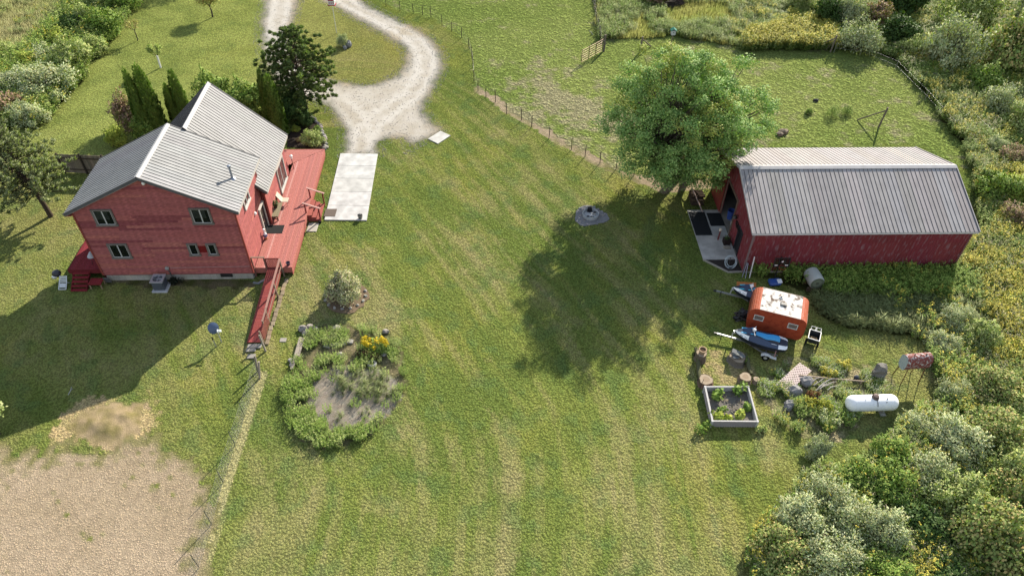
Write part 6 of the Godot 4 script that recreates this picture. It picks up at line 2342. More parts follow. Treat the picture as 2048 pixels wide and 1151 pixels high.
	for e in [[Vector3(-9.05, 0.00, -29.68), 0.55, "dark reddish dock plant left of the yellow flowers"], [Vector3(-8.51, 0.00, -29.53), 0.45, "dark dead stems below the yellow flowers"], [Vector3(-7.49, 0.00, -29.96), 0.5, "green weedy plant right of the yellow flowers"]]:
		var p := thing("weed_plant", e[2], "plant", e[0])
		q = MB.new()
		clump(q, Vector3(0, e[1] * 0.5, 0), Vector3(e[1], e[1] * 0.5, e[1] * 0.7), 260, 0.12, 0.04, [Color(0.07, 0.035, 0.02), Color(0.10, 0.06, 0.03), Color(0.05, 0.055, 0.02)] if "d" == e[2][0] else GREENS, -0.2)
		put(q, "foliage", M.leaf, p)
		q = MB.new()
		q.col = lin(0.1, 0.07, 0.04)
		for j in 6: q.rod(Vector3.ZERO, Vector3(rng.randf_range(-0.3, 0.3), e[1] * 1.1, rng.randf_range(-0.2, 0.2)), 0.012, 4)
		put(q, "stem", M.bark, p)


func yard_things():
	rng.seed = 81
	# fire pit
	var fp := Vector3(5.85, 0.00, -43.94)
	var t := thing("fire_pit", "grey ash-ringed fire pit with a steel ring on the lawn", "fire pit", fp)
	var q := MB.new()
	q.col = lin(0.27, 0.265, 0.275)
	var rim := PackedVector2Array()
	for k in 26:
		var a := TAU * k / 26.0
		rim.append(Vector2(cos(a), sin(a)) * (1.22 + 0.16 * sin(a * 3.0 + 1.0) + rng.randf_range(-0.10, 0.10)))
	flat_poly(q, rim, 0.0, 0.05)
	put(q, "ash_bed", M.soil, t)
	q = MB.new()
	q.col = lin(0.52, 0.55, 0.57)
	q.lathe([Vector2(0.60, 0.04), Vector2(0.62, 0.30), Vector2(0.58, 0.30), Vector2(0.56, 0.05)], 22)
	put(q, "steel_ring", M.stone, t)
	q = MB.new()
	q.col = lin(0.55, 0.56, 0.58)
	q.lathe([Vector2(0.0, 0.17), Vector2(0.3, 0.15), Vector2(0.57, 0.10)], 18)
	put(q, "ash", M.soil, t)
	for k in 9:
		q = MB.new()
		q.col = vary(lin(0.05, 0.045, 0.045) if k % 3 else lin(0.45, 0.42, 0.38), 0.2)
		var a := rng.randf() * TAU
		q.lump(Vector3(cos(a) * rng.randf_range(0.1, 0.45), 0.18, sin(a) * 0.4), Vector3(0.12, 0.05, 0.06), k, 0.4, 5, 7)
		put(q, "charred_log", M.old_wood, t)
	for k in 22:
		q = MB.new()
		q.col = vary(lin(0.35, 0.33, 0.33), 0.3)
		var a := rng.randf() * TAU
		var r := rng.randf_range(0.7, 1.2)
		q.lump(Vector3(cos(a) * r, 0.06, sin(a) * r), Vector3(0.07, 0.05, 0.06) * rng.randf_range(0.6, 1.5), k, 0.4, 4, 6)
		put(q, "stone", M.stone, t)
	var kt := thing("black_kettle", "black sooty pot standing at the back of the fire pit", "pot", fp + Vector3(-0.05, 0.12, -0.42))
	q = MB.new()
	q.col = lin(0.015, 0.015, 0.016)
	q.lathe([Vector2(0, 0), Vector2(0.15, 0.02), Vector2(0.19, 0.18), Vector2(0.16, 0.36), Vector2(0.06, 0.42), Vector2(0.0, 0.46)], 12)
	put(q, "pot_body", M.metal, kt)
	q = MB.new()
	q.col = lin(0.015, 0.015, 0.016)
	q.tube(PackedVector3Array([Vector3(-0.18, 0.28, 0), Vector3(-0.12, 0.5, 0), Vector3(0.12, 0.5, 0), Vector3(0.18, 0.28, 0)]), PackedFloat32Array([0.012]), 5)
	put(q, "handle", M.metal, kt)
	# satellite dish
	var d := thing("satellite_dish", "grey-blue satellite dish on a short pole on the side lawn", "satellite dish", Vector3(-18.13, 0.00, -30.65))
	q = MB.new()
	q.col = lin(0.40, 0.42, 0.42)
	q.rod(Vector3.ZERO, Vector3(0, 0.95, 0), 0.035, 8)
	put(q, "pole", M.metal, d)
	var fb := Basis(Vector3.UP, 0.35) * Basis(Vector3.RIGHT, -0.62)
	q = MB.new()
	q.col = lin(0.055, 0.085, 0.145)
	var prof := []
	for k in 7: prof.append(Vector2(0.36 * k / 6.0, 0.10 * pow(k / 6.0, 2.0)))
	q.lathe(prof, 22, Transform3D(fb * Basis(Vector3.RIGHT, -PI / 2) * Basis.from_scale(Vector3(0.92, 1, 1.05)), Vector3(-0.18, 1.28, 0.02)))
	put(q, "reflector", M.plastic, d)
	q = MB.new()
	q.col = lin(0.45, 0.47, 0.47)
	q.tube(PackedVector3Array([Vector3(-0.05, 0.95, 0.0), Vector3(0.12, 0.95, 0.12), Vector3(0.22, 1.12, 0.18)]), PackedFloat32Array([0.022]), 6)
	put(q, "feed_arm", M.metal, d)
	q = MB.new()
	q.col = lin(0.62, 0.66, 0.64)
	for k in 3: q.rod(Vector3(0.10 + 0.10 * k, 1.14, 0.18), Vector3(0.06 + 0.10 * k, 1.20, 0.04), 0.04, 8)
	put(q, "feed_horn", M.plastic, d)
	q = MB.new()
	q.col = lin(0.35, 0.36, 0.36)
	q.beam(Vector3(0, 0.9, 0), Vector3(-0.16, 1.25, -0.06), 0.09, 0.05)
	put(q, "bracket", M.metal, d)
	var sp := thing("short_pole", "short black-tipped pole stump beside the satellite dish", "pole", Vector3(-18.35, 0.00, -30.27))
	q = MB.new()
	q.col = lin(0.40, 0.41, 0.40)
	q.rod(Vector3.ZERO, Vector3(-0.03, 0.62, 0), 0.035, 8)
	put(q, "pole", M.metal, sp)
	q = MB.new()
	q.col = lin(0.02, 0.02, 0.02)
	q.rod(Vector3(-0.03, 0.62, 0), Vector3(-0.045, 0.82, 0), 0.04, 8)
	put(q, "cap", M.plastic, sp)
	# purple martin house on its tall pole on the island
	var mh := thing("martin_house", "red and white bird house high on a thin white pole", "bird house", Vector3(-18.96, 0.00, -74.49))
	var h: float = 3.03
	q = MB.new()
	q.col = lin(0.72, 0.72, 0.70)
	q.rod(Vector3.ZERO, Vector3(0, h, 0), 0.04, 8)
	put(q, "pole", M.metal, mh)
	q = MB.new()
	q.col = lin(0.70, 0.69, 0.68)
	q.box(Vector3(0, h + 0.28, 0), Vector3(0.62, 0.5, 0.5))
	put(q, "box", M.paint, mh)
	q = MB.new()
	q.col = lin(0.40, 0.035, 0.06)
	q.extrude(PackedVector2Array([Vector2(-0.36, 0), Vector2(0.36, 0), Vector2(0, 0.34)]), 0.06, Transform3D(Basis(), Vector3(0, h + 0.53, 0.25)))
	q.box(Vector3(0, h + 0.04, 0), Vector3(0.76, 0.05, 0.66))
	for k in 3: q.box(Vector3(-0.2 + 0.2 * k, h + 0.28, 0.255), Vector3(0.09, 0.12, 0.02))
	put(q, "trim", M.paint, mh)
	q = MB.new()
	q.col = lin(0.74, 0.73, 0.73)
	for s in [-1.0, 1.0]: q.box(Vector3(s * 0.2, h + 0.70, 0), Vector3(0.54, 0.03, 0.66), Basis(Vector3.BACK, -s * 0.75))
	put(q, "roof", M.paint, mh)
	# bits on the grass
	for e in [[Vector3(-25.79, 0.00, -26.34), Vector3(-25.85, 0.00, -26.93), "thin white forked stick lying on the shaded lawn"], [Vector3(8.19, 0.00, -74.96), Vector3(7.82, 0.00, -75.91), "pale branch lying by the pasture cross fence"]]:
		var a: Vector3 = e[0]
		var b: Vector3 = e[1]
		var s := thing("stick", e[2], "stick", a)
		q = MB.new()
		q.col = lin(0.50, 0.50, 0.47)
		q.tube(PackedVector3Array([Vector3(0, 0.04, 0), (b - a) * 0.5 + Vector3(0.05, 0.07, 0), b - a + Vector3(0, 0.05, 0)]), PackedFloat32Array([0.025, 0.02, 0.012]), 5)
		q.rod((b - a) * 0.55 + Vector3(0.04, 0.06, 0), (b - a) * 0.7 + Vector3(0.18, 0.1, 0), 0.012, 4)
		put(q, "branch", M.old_wood, s)
	# stones and feed tub in the paddock
	for e in [[Vector3(23.57, 0.00, -56.10), 0.34, lin(0.33, 0.27, 0.20), "larger sandy boulder on bare ground behind the barn"], [Vector3(23.18, 0.00, -55.76), 0.26, lin(0.35, 0.29, 0.22), "smaller sandy boulder beside the larger behind the barn"], [Vector3(28.05, 0.00, -61.76), 0.2, lin(0.06, 0.06, 0.07), "dark stone lying alone in the paddock grass"]]:
		var s := thing("boulder", e[3], "boulder", e[0])
		q = MB.new()
		q.col = e[2]
		q.lump(Vector3(0, e[1] * 0.5, 0), Vector3(e[1] * 1.3, e[1] * 0.75, e[1]), 12, 0.3, 6, 9)
		put(q, "stone", M.stone, s)
	# feathery asparagus-like weeds in the paddock
	for e in [[Vector3(26.69, 0.00, -59.39), 0.42, "smallest feathery green tuft left of two in the paddock"], [Vector3(28.73, 0.00, -59.10), 0.85, "largest feathery green tuft of three in the paddock"], [Vector3(30.13, 0.00, -59.49), 0.72, "rightmost feathery green tuft of three in the paddock"]]:
		var p := thing("feathery_weed", e[2], "plant", e[0], 0.0, "feathery tufts in the paddock")
		q = MB.new()
		for k in 900:
			var dd := rdir()
			dd.y = absf(dd.y)
			q.col = vary(lin(0.20, 0.28, 0.10), 0.2)
			var pp := dd * Vector3(0.75, 1.2, 0.6) * pow(rng.randf(), 0.45)
			q.leaf(pp * e[1], (dd + Vector3.UP * 0.6 + rdir() * 0.5).normalized(), rdir(), 0.13, 0.012, Vector3.UP * 0.8)
		put(q, "foliage", M.leaf, p)
		q = MB.new()
		q.col = lin(0.10, 0.12, 0.05)
		for k in 5: q.rod(Vector3.ZERO, Vector3(rng.randf_range(-0.3, 0.3), e[1], rng.randf_range(-0.2, 0.2)), 0.012, 4)
		put(q, "stem", M.bark, p)


func far_things():
	rng.seed = 82
	var t := thing("brush_heap", "dark heap of dead branches at the top edge", "brush heap", Vector3(17.81, 0.00, -83.03))
	var q := MB.new()
	for k in 150:
		var a := rng.randf() * TAU
		var r := rng.randf_range(0.0, 1.7)
		var p := Vector3(cos(a) * r, rng.randf_range(0.05, 1.0) * (1.0 - r / 2.4), sin(a) * r * 0.8)
		var d := rdir()
		d.y *= 0.4
		q.col = vary(lin(0.075, 0.055, 0.045), 0.35)
		q.tube(PackedVector3Array([p - d * 0.8, p, p + d * rng.randf_range(0.5, 1.0)]), PackedFloat32Array([0.03, 0.025, 0.008]), 4, false)
	put(q, "branches", M.bark, t)
	q = MB.new()
	q.col = lin(0.05, 0.04, 0.035)
	q.lump(Vector3(0, 0.3, 0), Vector3(1.4, 0.6, 1.1), 3, 0.4, 7, 12)
	put(q, "log_pile", M.bark, t)


# ---------------------------------------------------------------- garden
func stump(label: String, at: Vector3, r: float, h: float, c: Color) -> Node3D:
	var t := thing("tree_stump", label, "stump", at, rng.randf() * TAU)
	var q := MB.new()
	q.col = c
	var ring := []
	for j in 4:
		var y: float = [0.0, h * 0.25, h * 0.7, h][j]
		var rr: float = r * [1.18, 1.03, 0.98, 1.0][j]
		var row := []
		for k in 16:
			var a := TAU * k / 16.0
			row.append(Vector3(cos(a), 0, sin(a)) * rr * (1.0 + 0.07 * sin(a * 3.0 + at.x) + 0.05 * sin(a * 7.0)) + Vector3(0, y, 0))
		ring.append(row)
	for j in 3:
		for k in 16:
			q.quad(ring[j][k], ring[j][(k + 1) % 16], ring[j + 1][(k + 1) % 16], ring[j + 1][k], ring[j][k] - Vector3(0, ring[j][k].y, 0))
	put(q, "bark", M.bark, t)
	q = MB.new()
	for e in [[1.0, 0.92, lin(0.16, 0.125, 0.09)], [0.92, 0.5, lin(0.42, 0.34, 0.25)], [0.5, 0.0, lin(0.35, 0.27, 0.19)]]:
		q.col = e[2]
		for k in 16:
			var a0: Vector3 = ring[3][k]
			var a1: Vector3 = ring[3][(k + 1) % 16]
			var s := Vector3(0, h, 0)
			q.quad((a0 - s) * e[0] + s, (a1 - s) * e[0] + s, (a1 - s) * e[1] + s + Vector3(0, 0.004, 0), (a0 - s) * e[1] + s + Vector3(0, 0.004, 0), Vector3.UP)
	put(q, "cut_face", M.old_wood, t)
	return t


func garden():
	rng.seed = 91
	# stumps, the nearest left of them bearing a clay pot
	stump("tall stump carrying a clay pot at the garden's left corner", Vector3(11.67, 0.00, -29.81), 0.33, 0.62, lin(0.18, 0.145, 0.11))
	var pot := thing("clay_pot", "round pale clay pot on the tall stump", "flower pot", Vector3(11.67, 0.00, -29.81) + Vector3(0.02, 0.63, -0.02))
	var q := MB.new()
	q.col = lin(0.50, 0.36, 0.23)
	q.lathe([Vector2(0.0, 0.0), Vector2(0.16, 0.0), Vector2(0.21, 0.25), Vector2(0.25, 0.25), Vector2(0.25, 0.33), Vector2(0.19, 0.33), Vector2(0.17, 0.24)], 18)
	put(q, "pot_body", M.stone, pot)
	q = MB.new()
	q.col = lin(0.09, 0.06, 0.04)
	q.lathe([Vector2(0.0, 0.27), Vector2(0.18, 0.26)], 14)
	put(q, "soil", M.soil, pot)
	stump("broad stump heaped with grey slates left of the near jet ski's trailer", Vector3(13.91, 0.00, -29.74), 0.50, 0.42, lin(0.20, 0.18, 0.15))
	var sl := thing("slate_heap", "heap of grey broken slates lying on the broad stump", "slates", Vector3(13.91, 0.00, -29.74) + Vector3(0, 0.43, 0))
	for k in 7:
		q = MB.new()
		q.col = vary(lin(0.25, 0.26, 0.25), 0.25)
		q.chamfer(Vector3(rng.randf_range(-0.22, 0.22), 0.04 + 0.035 * k, rng.randf_range(-0.22, 0.22)), Vector3(rng.randf_range(0.3, 0.5), 0.045, rng.randf_range(0.25, 0.4)), 0.012, Basis(Vector3.UP, rng.randf() * TAU) * Basis(Vector3.RIGHT, rng.randf_range(-0.3, 0.3)))
		put(q, "slate", M.stone, sl)
	stump("stump with a weathered top above the raised bed's left corner", Vector3(11.64, 0.00, -27.93), 0.42, 0.40, lin(0.20, 0.13, 0.10))
	stump("pale-topped stump above the raised bed's right corner", Vector3(14.08, 0.00, -28.24), 0.36, 0.34, lin(0.26, 0.20, 0.15))
	stump("small split stump beside the pale-topped one", Vector3(14.71, 0.00, -28.10), 0.20, 0.32, lin(0.33, 0.27, 0.21))
	for e in [[Vector3(11.53, 0.00, -30.59), Vector3(11.34, 0.00, -27.73), "mossy log along the garden's left side between two stumps"], [Vector3(14.49, 0.00, -30.16), Vector3(14.51, 0.00, -28.56), "mossy log between the slate stump and the pale-topped one"]]:
		var a: Vector3 = e[0]
		var b: Vector3 = e[1]
		var t := thing("log", e[2], "log", a)
		q = MB.new()
		q.col = lin(0.12, 0.12, 0.065)
		q.tube(PackedVector3Array([Vector3(0, 0.2, 0), (b - a) * 0.33 + Vector3(0.03, 0.23, 0), (b - a) * 0.66 + Vector3(-0.03, 0.22, 0), b - a + Vector3(0, 0.2, 0)]), PackedFloat32Array([0.12, 0.14, 0.13, 0.11]), 9)
		put(q, "bark", M.bark, t)
		q = MB.new()
		q.col = lin(0.1, 0.08, 0.06)
		for f in [0.15, 0.85]: q.box((b - a) * f + Vector3(0, 0.05, 0), Vector3(0.3, 0.12, 0.12))
		put(q, "bearer", M.bark, t)
	# raised bed with white boarded walls and lattice skirts
	var H := 0.56
	var c := [Vector3(11.43, 0.56, -27.25), Vector3(13.98, 0.56, -27.30), Vector3(13.96, 0.56, -24.82), Vector3(11.40, 0.56, -24.80)]
	var o := Vector3(12.88, 0.00, -26.36)
	var bed := thing("raised_bed", "square raised vegetable bed with white boards and lattice skirt", "raised bed", o)
	for k in 4:
		var a: Vector3 = c[k] - o
		var b: Vector3 = c[(k + 1) % 4] - o
		var inward := (Vector3.ZERO - (a + b) * 0.5)
		inward.y = 0.0
		inward = inward.normalized()
		q = MB.new()
		q.col = vary(lin(0.52, 0.51, 0.51), 0.05)
		q.beam(a - Vector3(0, H * 0.5, 0) + inward * 0.05, b - Vector3(0, H * 0.5, 0) + inward * 0.05, 0.035, H - 0.01)
		put(q, "wall_board", M.paint, bed)
		q = MB.new()
		q.col = lin(0.46, 0.45, 0.44)
		q.beam(a + Vector3(0, 0.005, 0), b + Vector3(0, 0.005, 0), 0.085, 0.035)
		put(q, "cap_rail", M.paint, bed)
		if k == 2 or k == 3:
			q = MB.new()
			q.col = lin(0.52, 0.46, 0.45)
			var x := (b - a).normalized()
			lattice(q, a - Vector3(0, H - 0.03, 0) - inward * 0.012 + x * 0.12, x, Vector3.UP, a.distance_to(b) - 0.24, H - 0.10, 0.14, 0.035, -inward)
			put(q, "lattice_skirt", M.paint, bed)
	for k in 4:
		q = MB.new()
		q.col = lin(0.55, 0.54, 0.54)
		var p: Vector3 = c[k] - o
		q.beam(p - Vector3(0, H, 0), p + Vector3(0, 0.03, 0), 0.11, 0.11, Vector3.RIGHT)
		put(q, "leg", M.paint, bed)
	q = MB.new()
	q.col = lin(0.22, 0.20, 0.18)
	var sp := PackedVector2Array()
	for p in c: sp.append(Vector2(p.x - o.x, p.z - o.z) * 0.97)
	flat_poly(q, sp, 0.0, 0.22)
	put(q, "soil", M.soil, bed)
	q = MB.new()
	for k in 60:
		q.col = vary(lin(0.24, 0.215, 0.185), 0.3)
		q.lump(Vector3(rng.randf_range(-1.0, 1.0), 0.225, rng.randf_range(-0.95, 0.8)), Vector3(0.07, 0.04, 0.06) * rng.randf_range(0.5, 1.5), k, 0.4, 4, 6)
	for k in 14:
		q.col = vary(lin(0.36, 0.31, 0.2), 0.2)
		var a0 := Vector3(rng.randf_range(-0.6, 0.7), 0.25, rng.randf_range(-0.6, 0.6))
		q.tube(PackedVector3Array([a0, a0 + rdir() * 0.2 + Vector3(0, 0.12, 0), a0 + rdir() * 0.35 + Vector3(0, 0.03, 0)]), PackedFloat32Array([0.012]), 4, false)
	put(q, "clods", M.soil, bed)
	for e in [[Vector3(12.05, 0.25, -26.69), 0.42, "leafy green vegetable clump in the bed's back left", GREENS], [Vector3(13.47, 0.25, -27.20), 0.45, "green vegetable clump at the bed's back right corner", GREENS], [Vector3(12.15, 0.25, -25.72), 0.24, "small bushy seedling in the bed's middle", GREENS],
			[Vector3(11.74, 0.25, -25.23), 0.34, "yellow-green plant at the bed's front left", YELLOWGREENS], [Vector3(13.10, 0.25, -25.32), 0.36, "pale squash plant at the bed's front right", YELLOWGREENS], [Vector3(12.41, 0.25, -25.17), 0.22, "yellowing runner along the bed's front board", YELLOWGREENS], [Vector3(13.68, 0.25, -26.00), 0.26, "dark leafy plant against the bed's right board", GREENS]]:
		var p := thing("vegetable_plant", e[2], "plant", e[0])
		q = MB.new()
		for k in 6:
			clump(q, Vector3(rng.randf_range(-0.6, 0.6), rng.randf_range(0.3, 0.8), rng.randf_range(-0.6, 0.6)) * e[1], Vector3.ONE * e[1] * 0.5, 22, 0.19, 0.085, e[3], 0.2, 0.6)
		put(q, "foliage", M.leaf, p)
		q = MB.new()
		q.col = lin(0.15, 0.18, 0.05)
		for k in 5: q.rod(Vector3(0, -0.03, 0), Vector3(rng.randf_range(-0.3, 0.3), e[1] * 0.8, rng.randf_range(-0.3, 0.3)), 0.012, 4)
		put(q, "stem", M.bark, p)
	for e in [[Vector3(10.80, 0.00, -24.49), 0.5, "weedy clump outside the bed's lower left corner"], [Vector3(11.39, 0.00, -24.92), 0.42, "green clump against the bed's left front leg"], [Vector3(14.17, 0.00, -24.62), 0.35, "grass clump at the bed's right front leg"], [Vector3(14.25, 0.00, -29.75), 0.4, "feathery weed beside the slate stump"]]:
		var p := thing("weed_clump", e[2], "plant", e[0])
		q = MB.new()
		for k in 5: clump(q, Vector3(rng.randf_range(-0.6, 0.6), 0.45, rng.randf_range(-0.4, 0.4)) * e[1], Vector3.ONE * e[1] * 0.5, 26, 0.15, 0.05, GREENS if e[1] > 0.36 else OLIVES, -0.1)
		put(q, "foliage", M.leaf, p)
	# thin stakes
	for e in [[Vector3(11.32, 0.00, -30.09), 0.95, "thin dark stake at the garden's left corner beside the tall stump"], [Vector3(11.24, 0.00, -27.50), 0.9, "thin stake against the weathered stump"], [Vector3(14.16, 0.00, -24.35), 0.75, "thin stake on the lawn right of the raised bed"], [Vector3(15.36, 0.00, -30.67), 0.4, "short stake by the near jet ski's wheel"]]:
		var s := thing("stake", e[2], "stake", e[0])
		q = MB.new()
		q.col = lin(0.07, 0.06, 0.045)
		q.rod(Vector3.ZERO, Vector3(0.10, e[1], -0.03), 0.016, 5)
		put(q, "rod", M.old_wood, s)
	# lattice sheet laid as a bridge
	var la := Vector3(15.81, 0.30, -27.77)
	var lb := Vector3(17.66, 0.30, -29.44)
	var lc := Vector3(16.52, 0.30, -27.56)
	var lo := Vector3(17.18, 0.00, -28.69)
	var lat := thing("lattice_sheet", "pinkish-white lattice sheet lying slantwise over the garden weeds", "lattice panel", lo)
	q = MB.new()
	q.col = lin(0.60, 0.49, 0.46)
	var lx := (lb - la).normalized()
	var ly := (lc - la)
	ly = (ly - lx * lx.dot(ly)).normalized()
	lattice(q, la - lo, lx, ly, la.distance_to(lb), 0.82, 0.19, 0.07, Vector3.UP)
	put(q, "lattice_panel", M.paint, lat)
	q = MB.new()
	q.col = lin(0.2, 0.16, 0.13)
	for f in [0.15, 0.85]: q.box(la - lo + lx * la.distance_to(lb) * f + ly * 0.4 + Vector3(0, -0.16, 0), Vector3(0.14, 0.3, 0.8), Basis(Vector3.UP, atan2(ly.x, ly.z)))
	put(q, "bearer", M.old_wood, lat)
	# poles, stones and a bundle of sticks
	var pa := Vector3(17.35, 0.00, -28.42)
	var pb := Vector3(21.43, 0.00, -28.08)
	var pl := thing("pole", "long thin pale pole lying across the garden weeds", "pole", pa)
	q = MB.new()
	q.col = lin(0.46, 0.37, 0.28)
	q.tube(PackedVector3Array([Vector3(0, 0.32, 0), (pb - pa) * 0.5 + Vector3(0, 0.28, 0.03), pb - pa + Vector3(0, 0.25, 0)]), PackedFloat32Array([0.055, 0.05, 0.04]), 6)
	q.rod(Vector3(0.4, 0, 0), Vector3(0.4, 0.28, 0), 0.05)
	q.rod((pb - pa) * 0.9, (pb - pa) * 0.9 + Vector3(0, 0.23, 0), 0.05)
	put(q, "rod", M.old_wood, pl)
	var kk := 0
	for e in [[Vector3(17.71, 0.00, -28.01), 0.34, "grey boulder under the long pole's left end"], [Vector3(16.79, 0.00, -27.24), 0.36, "pale boulder below the lattice sheet"], [Vector3(16.23, 0.00, -26.35), 0.26, "grey stone in the weeds left of the yellow plants"], [Vector3(20.90, 0.00, -28.49), 0.16, "small dark round stone above the pole's right end"], [Vector3(16.14, 0.00, -26.13), 0.2, "lower grey stone in the weeds near the raised bed"]]:
		var s := thing("boulder", e[2], "boulder", e[0])
		q = MB.new()
		q.col = lin(0.34, 0.33, 0.33) if kk != 3 else lin(0.10, 0.11, 0.14)
		q.lump(Vector3(0, e[1] * 0.75, 0), Vector3(e[1] * 1.2, e[1], e[1]), kk + 50, 0.3, 7, 10)
		put(q, "stone", M.stone, s)
		kk += 1
	var st := thing("driftwood", "twisted pale driftwood bundle in the middle of the garden weeds", "driftwood", Vector3(18.42, 0.00, -27.57))
	q = MB.new()
	for k in 14:
		q.col = vary(lin(0.46, 0.43, 0.40), 0.15)
		var a := Vector3(rng.randf_range(-0.5, 0.4), rng.randf_range(0.25, 0.5), rng.randf_range(-0.35, 0.35))
		q.tube(PackedVector3Array([a, a + Vector3(0.2, 0.12, -0.12), a + Vector3(0.45 + rng.randf_range(-0.2, 0.2), 0.05, -0.3)]), PackedFloat32Array([0.035, 0.03, 0.012]), 5)
	put(q, "branches", M.old_wood, st)
	for e in [[Vector3(17.17, 0.00, -26.26), 0.5, "brightest yellow-green spiky plant in the garden weeds", [Color(0.34, 0.31, 0.03), Color(0.28, 0.28, 0.04), Color(0.20, 0.22, 0.04)]], [Vector3(17.97, 0.00, -26.02), 0.55, "second yellow-green spiky plant right of the brightest", [Color(0.30, 0.30, 0.04), Color(0.22, 0.24, 0.04)]], [Vector3(17.85, 0.00, -26.81), 0.4, "rusty brown plant behind the yellow-green ones", [Color(0.16, 0.07, 0.03), Color(0.12, 0.06, 0.03)]], [Vector3(18.17, 0.00, -25.21), 0.6, "dense grey-green plant at the garden weeds' lower edge", SILVERS], [Vector3(20.32, 0.00, -29.35), 0.4, "yellow flowering plant at the garden weeds' top", GOLD], [Vector3(19.22, 0.00, -28.73), 0.4, "second yellow flowering plant near the driftwood", GOLD]]:
		var p := thing("garden_plant", e[2], "plant", e[0])
		q = MB.new()
		for k in 8: clump(q, Vector3(rng.randf_range(-0.9, 0.9), rng.randf_range(0.5, 1.1), rng.randf_range(-0.6, 0.6)) * e[1], Vector3(0.28, 0.42, 0.28) * e[1] * 1.2, 40, 0.13, 0.035, e[3], -0.6)
		put(q, "foliage", M.leaf, p)
		q = MB.new()
		q.col = lin(0.12, 0.14, 0.05)
		for k in 7: q.rod(Vector3.ZERO, Vector3(rng.randf_range(-0.8, 0.8), 1.1, rng.randf_range(-0.5, 0.5)) * e[1], 0.012, 4)
		put(q, "stem", M.bark, p)
	var bs := thing("boulder", "large pointed grey boulder left of the rusty oil tank", "boulder", Vector3(22.23, 0.00, -28.67))
	q = MB.new()
	q.col = lin(0.26, 0.25, 0.23)
	q.lump(Vector3(0, 0.42, 0), Vector3(0.46, 0.62, 0.40), 77, 0.35, 7, 9)
	put(q, "stone", M.stone, bs)


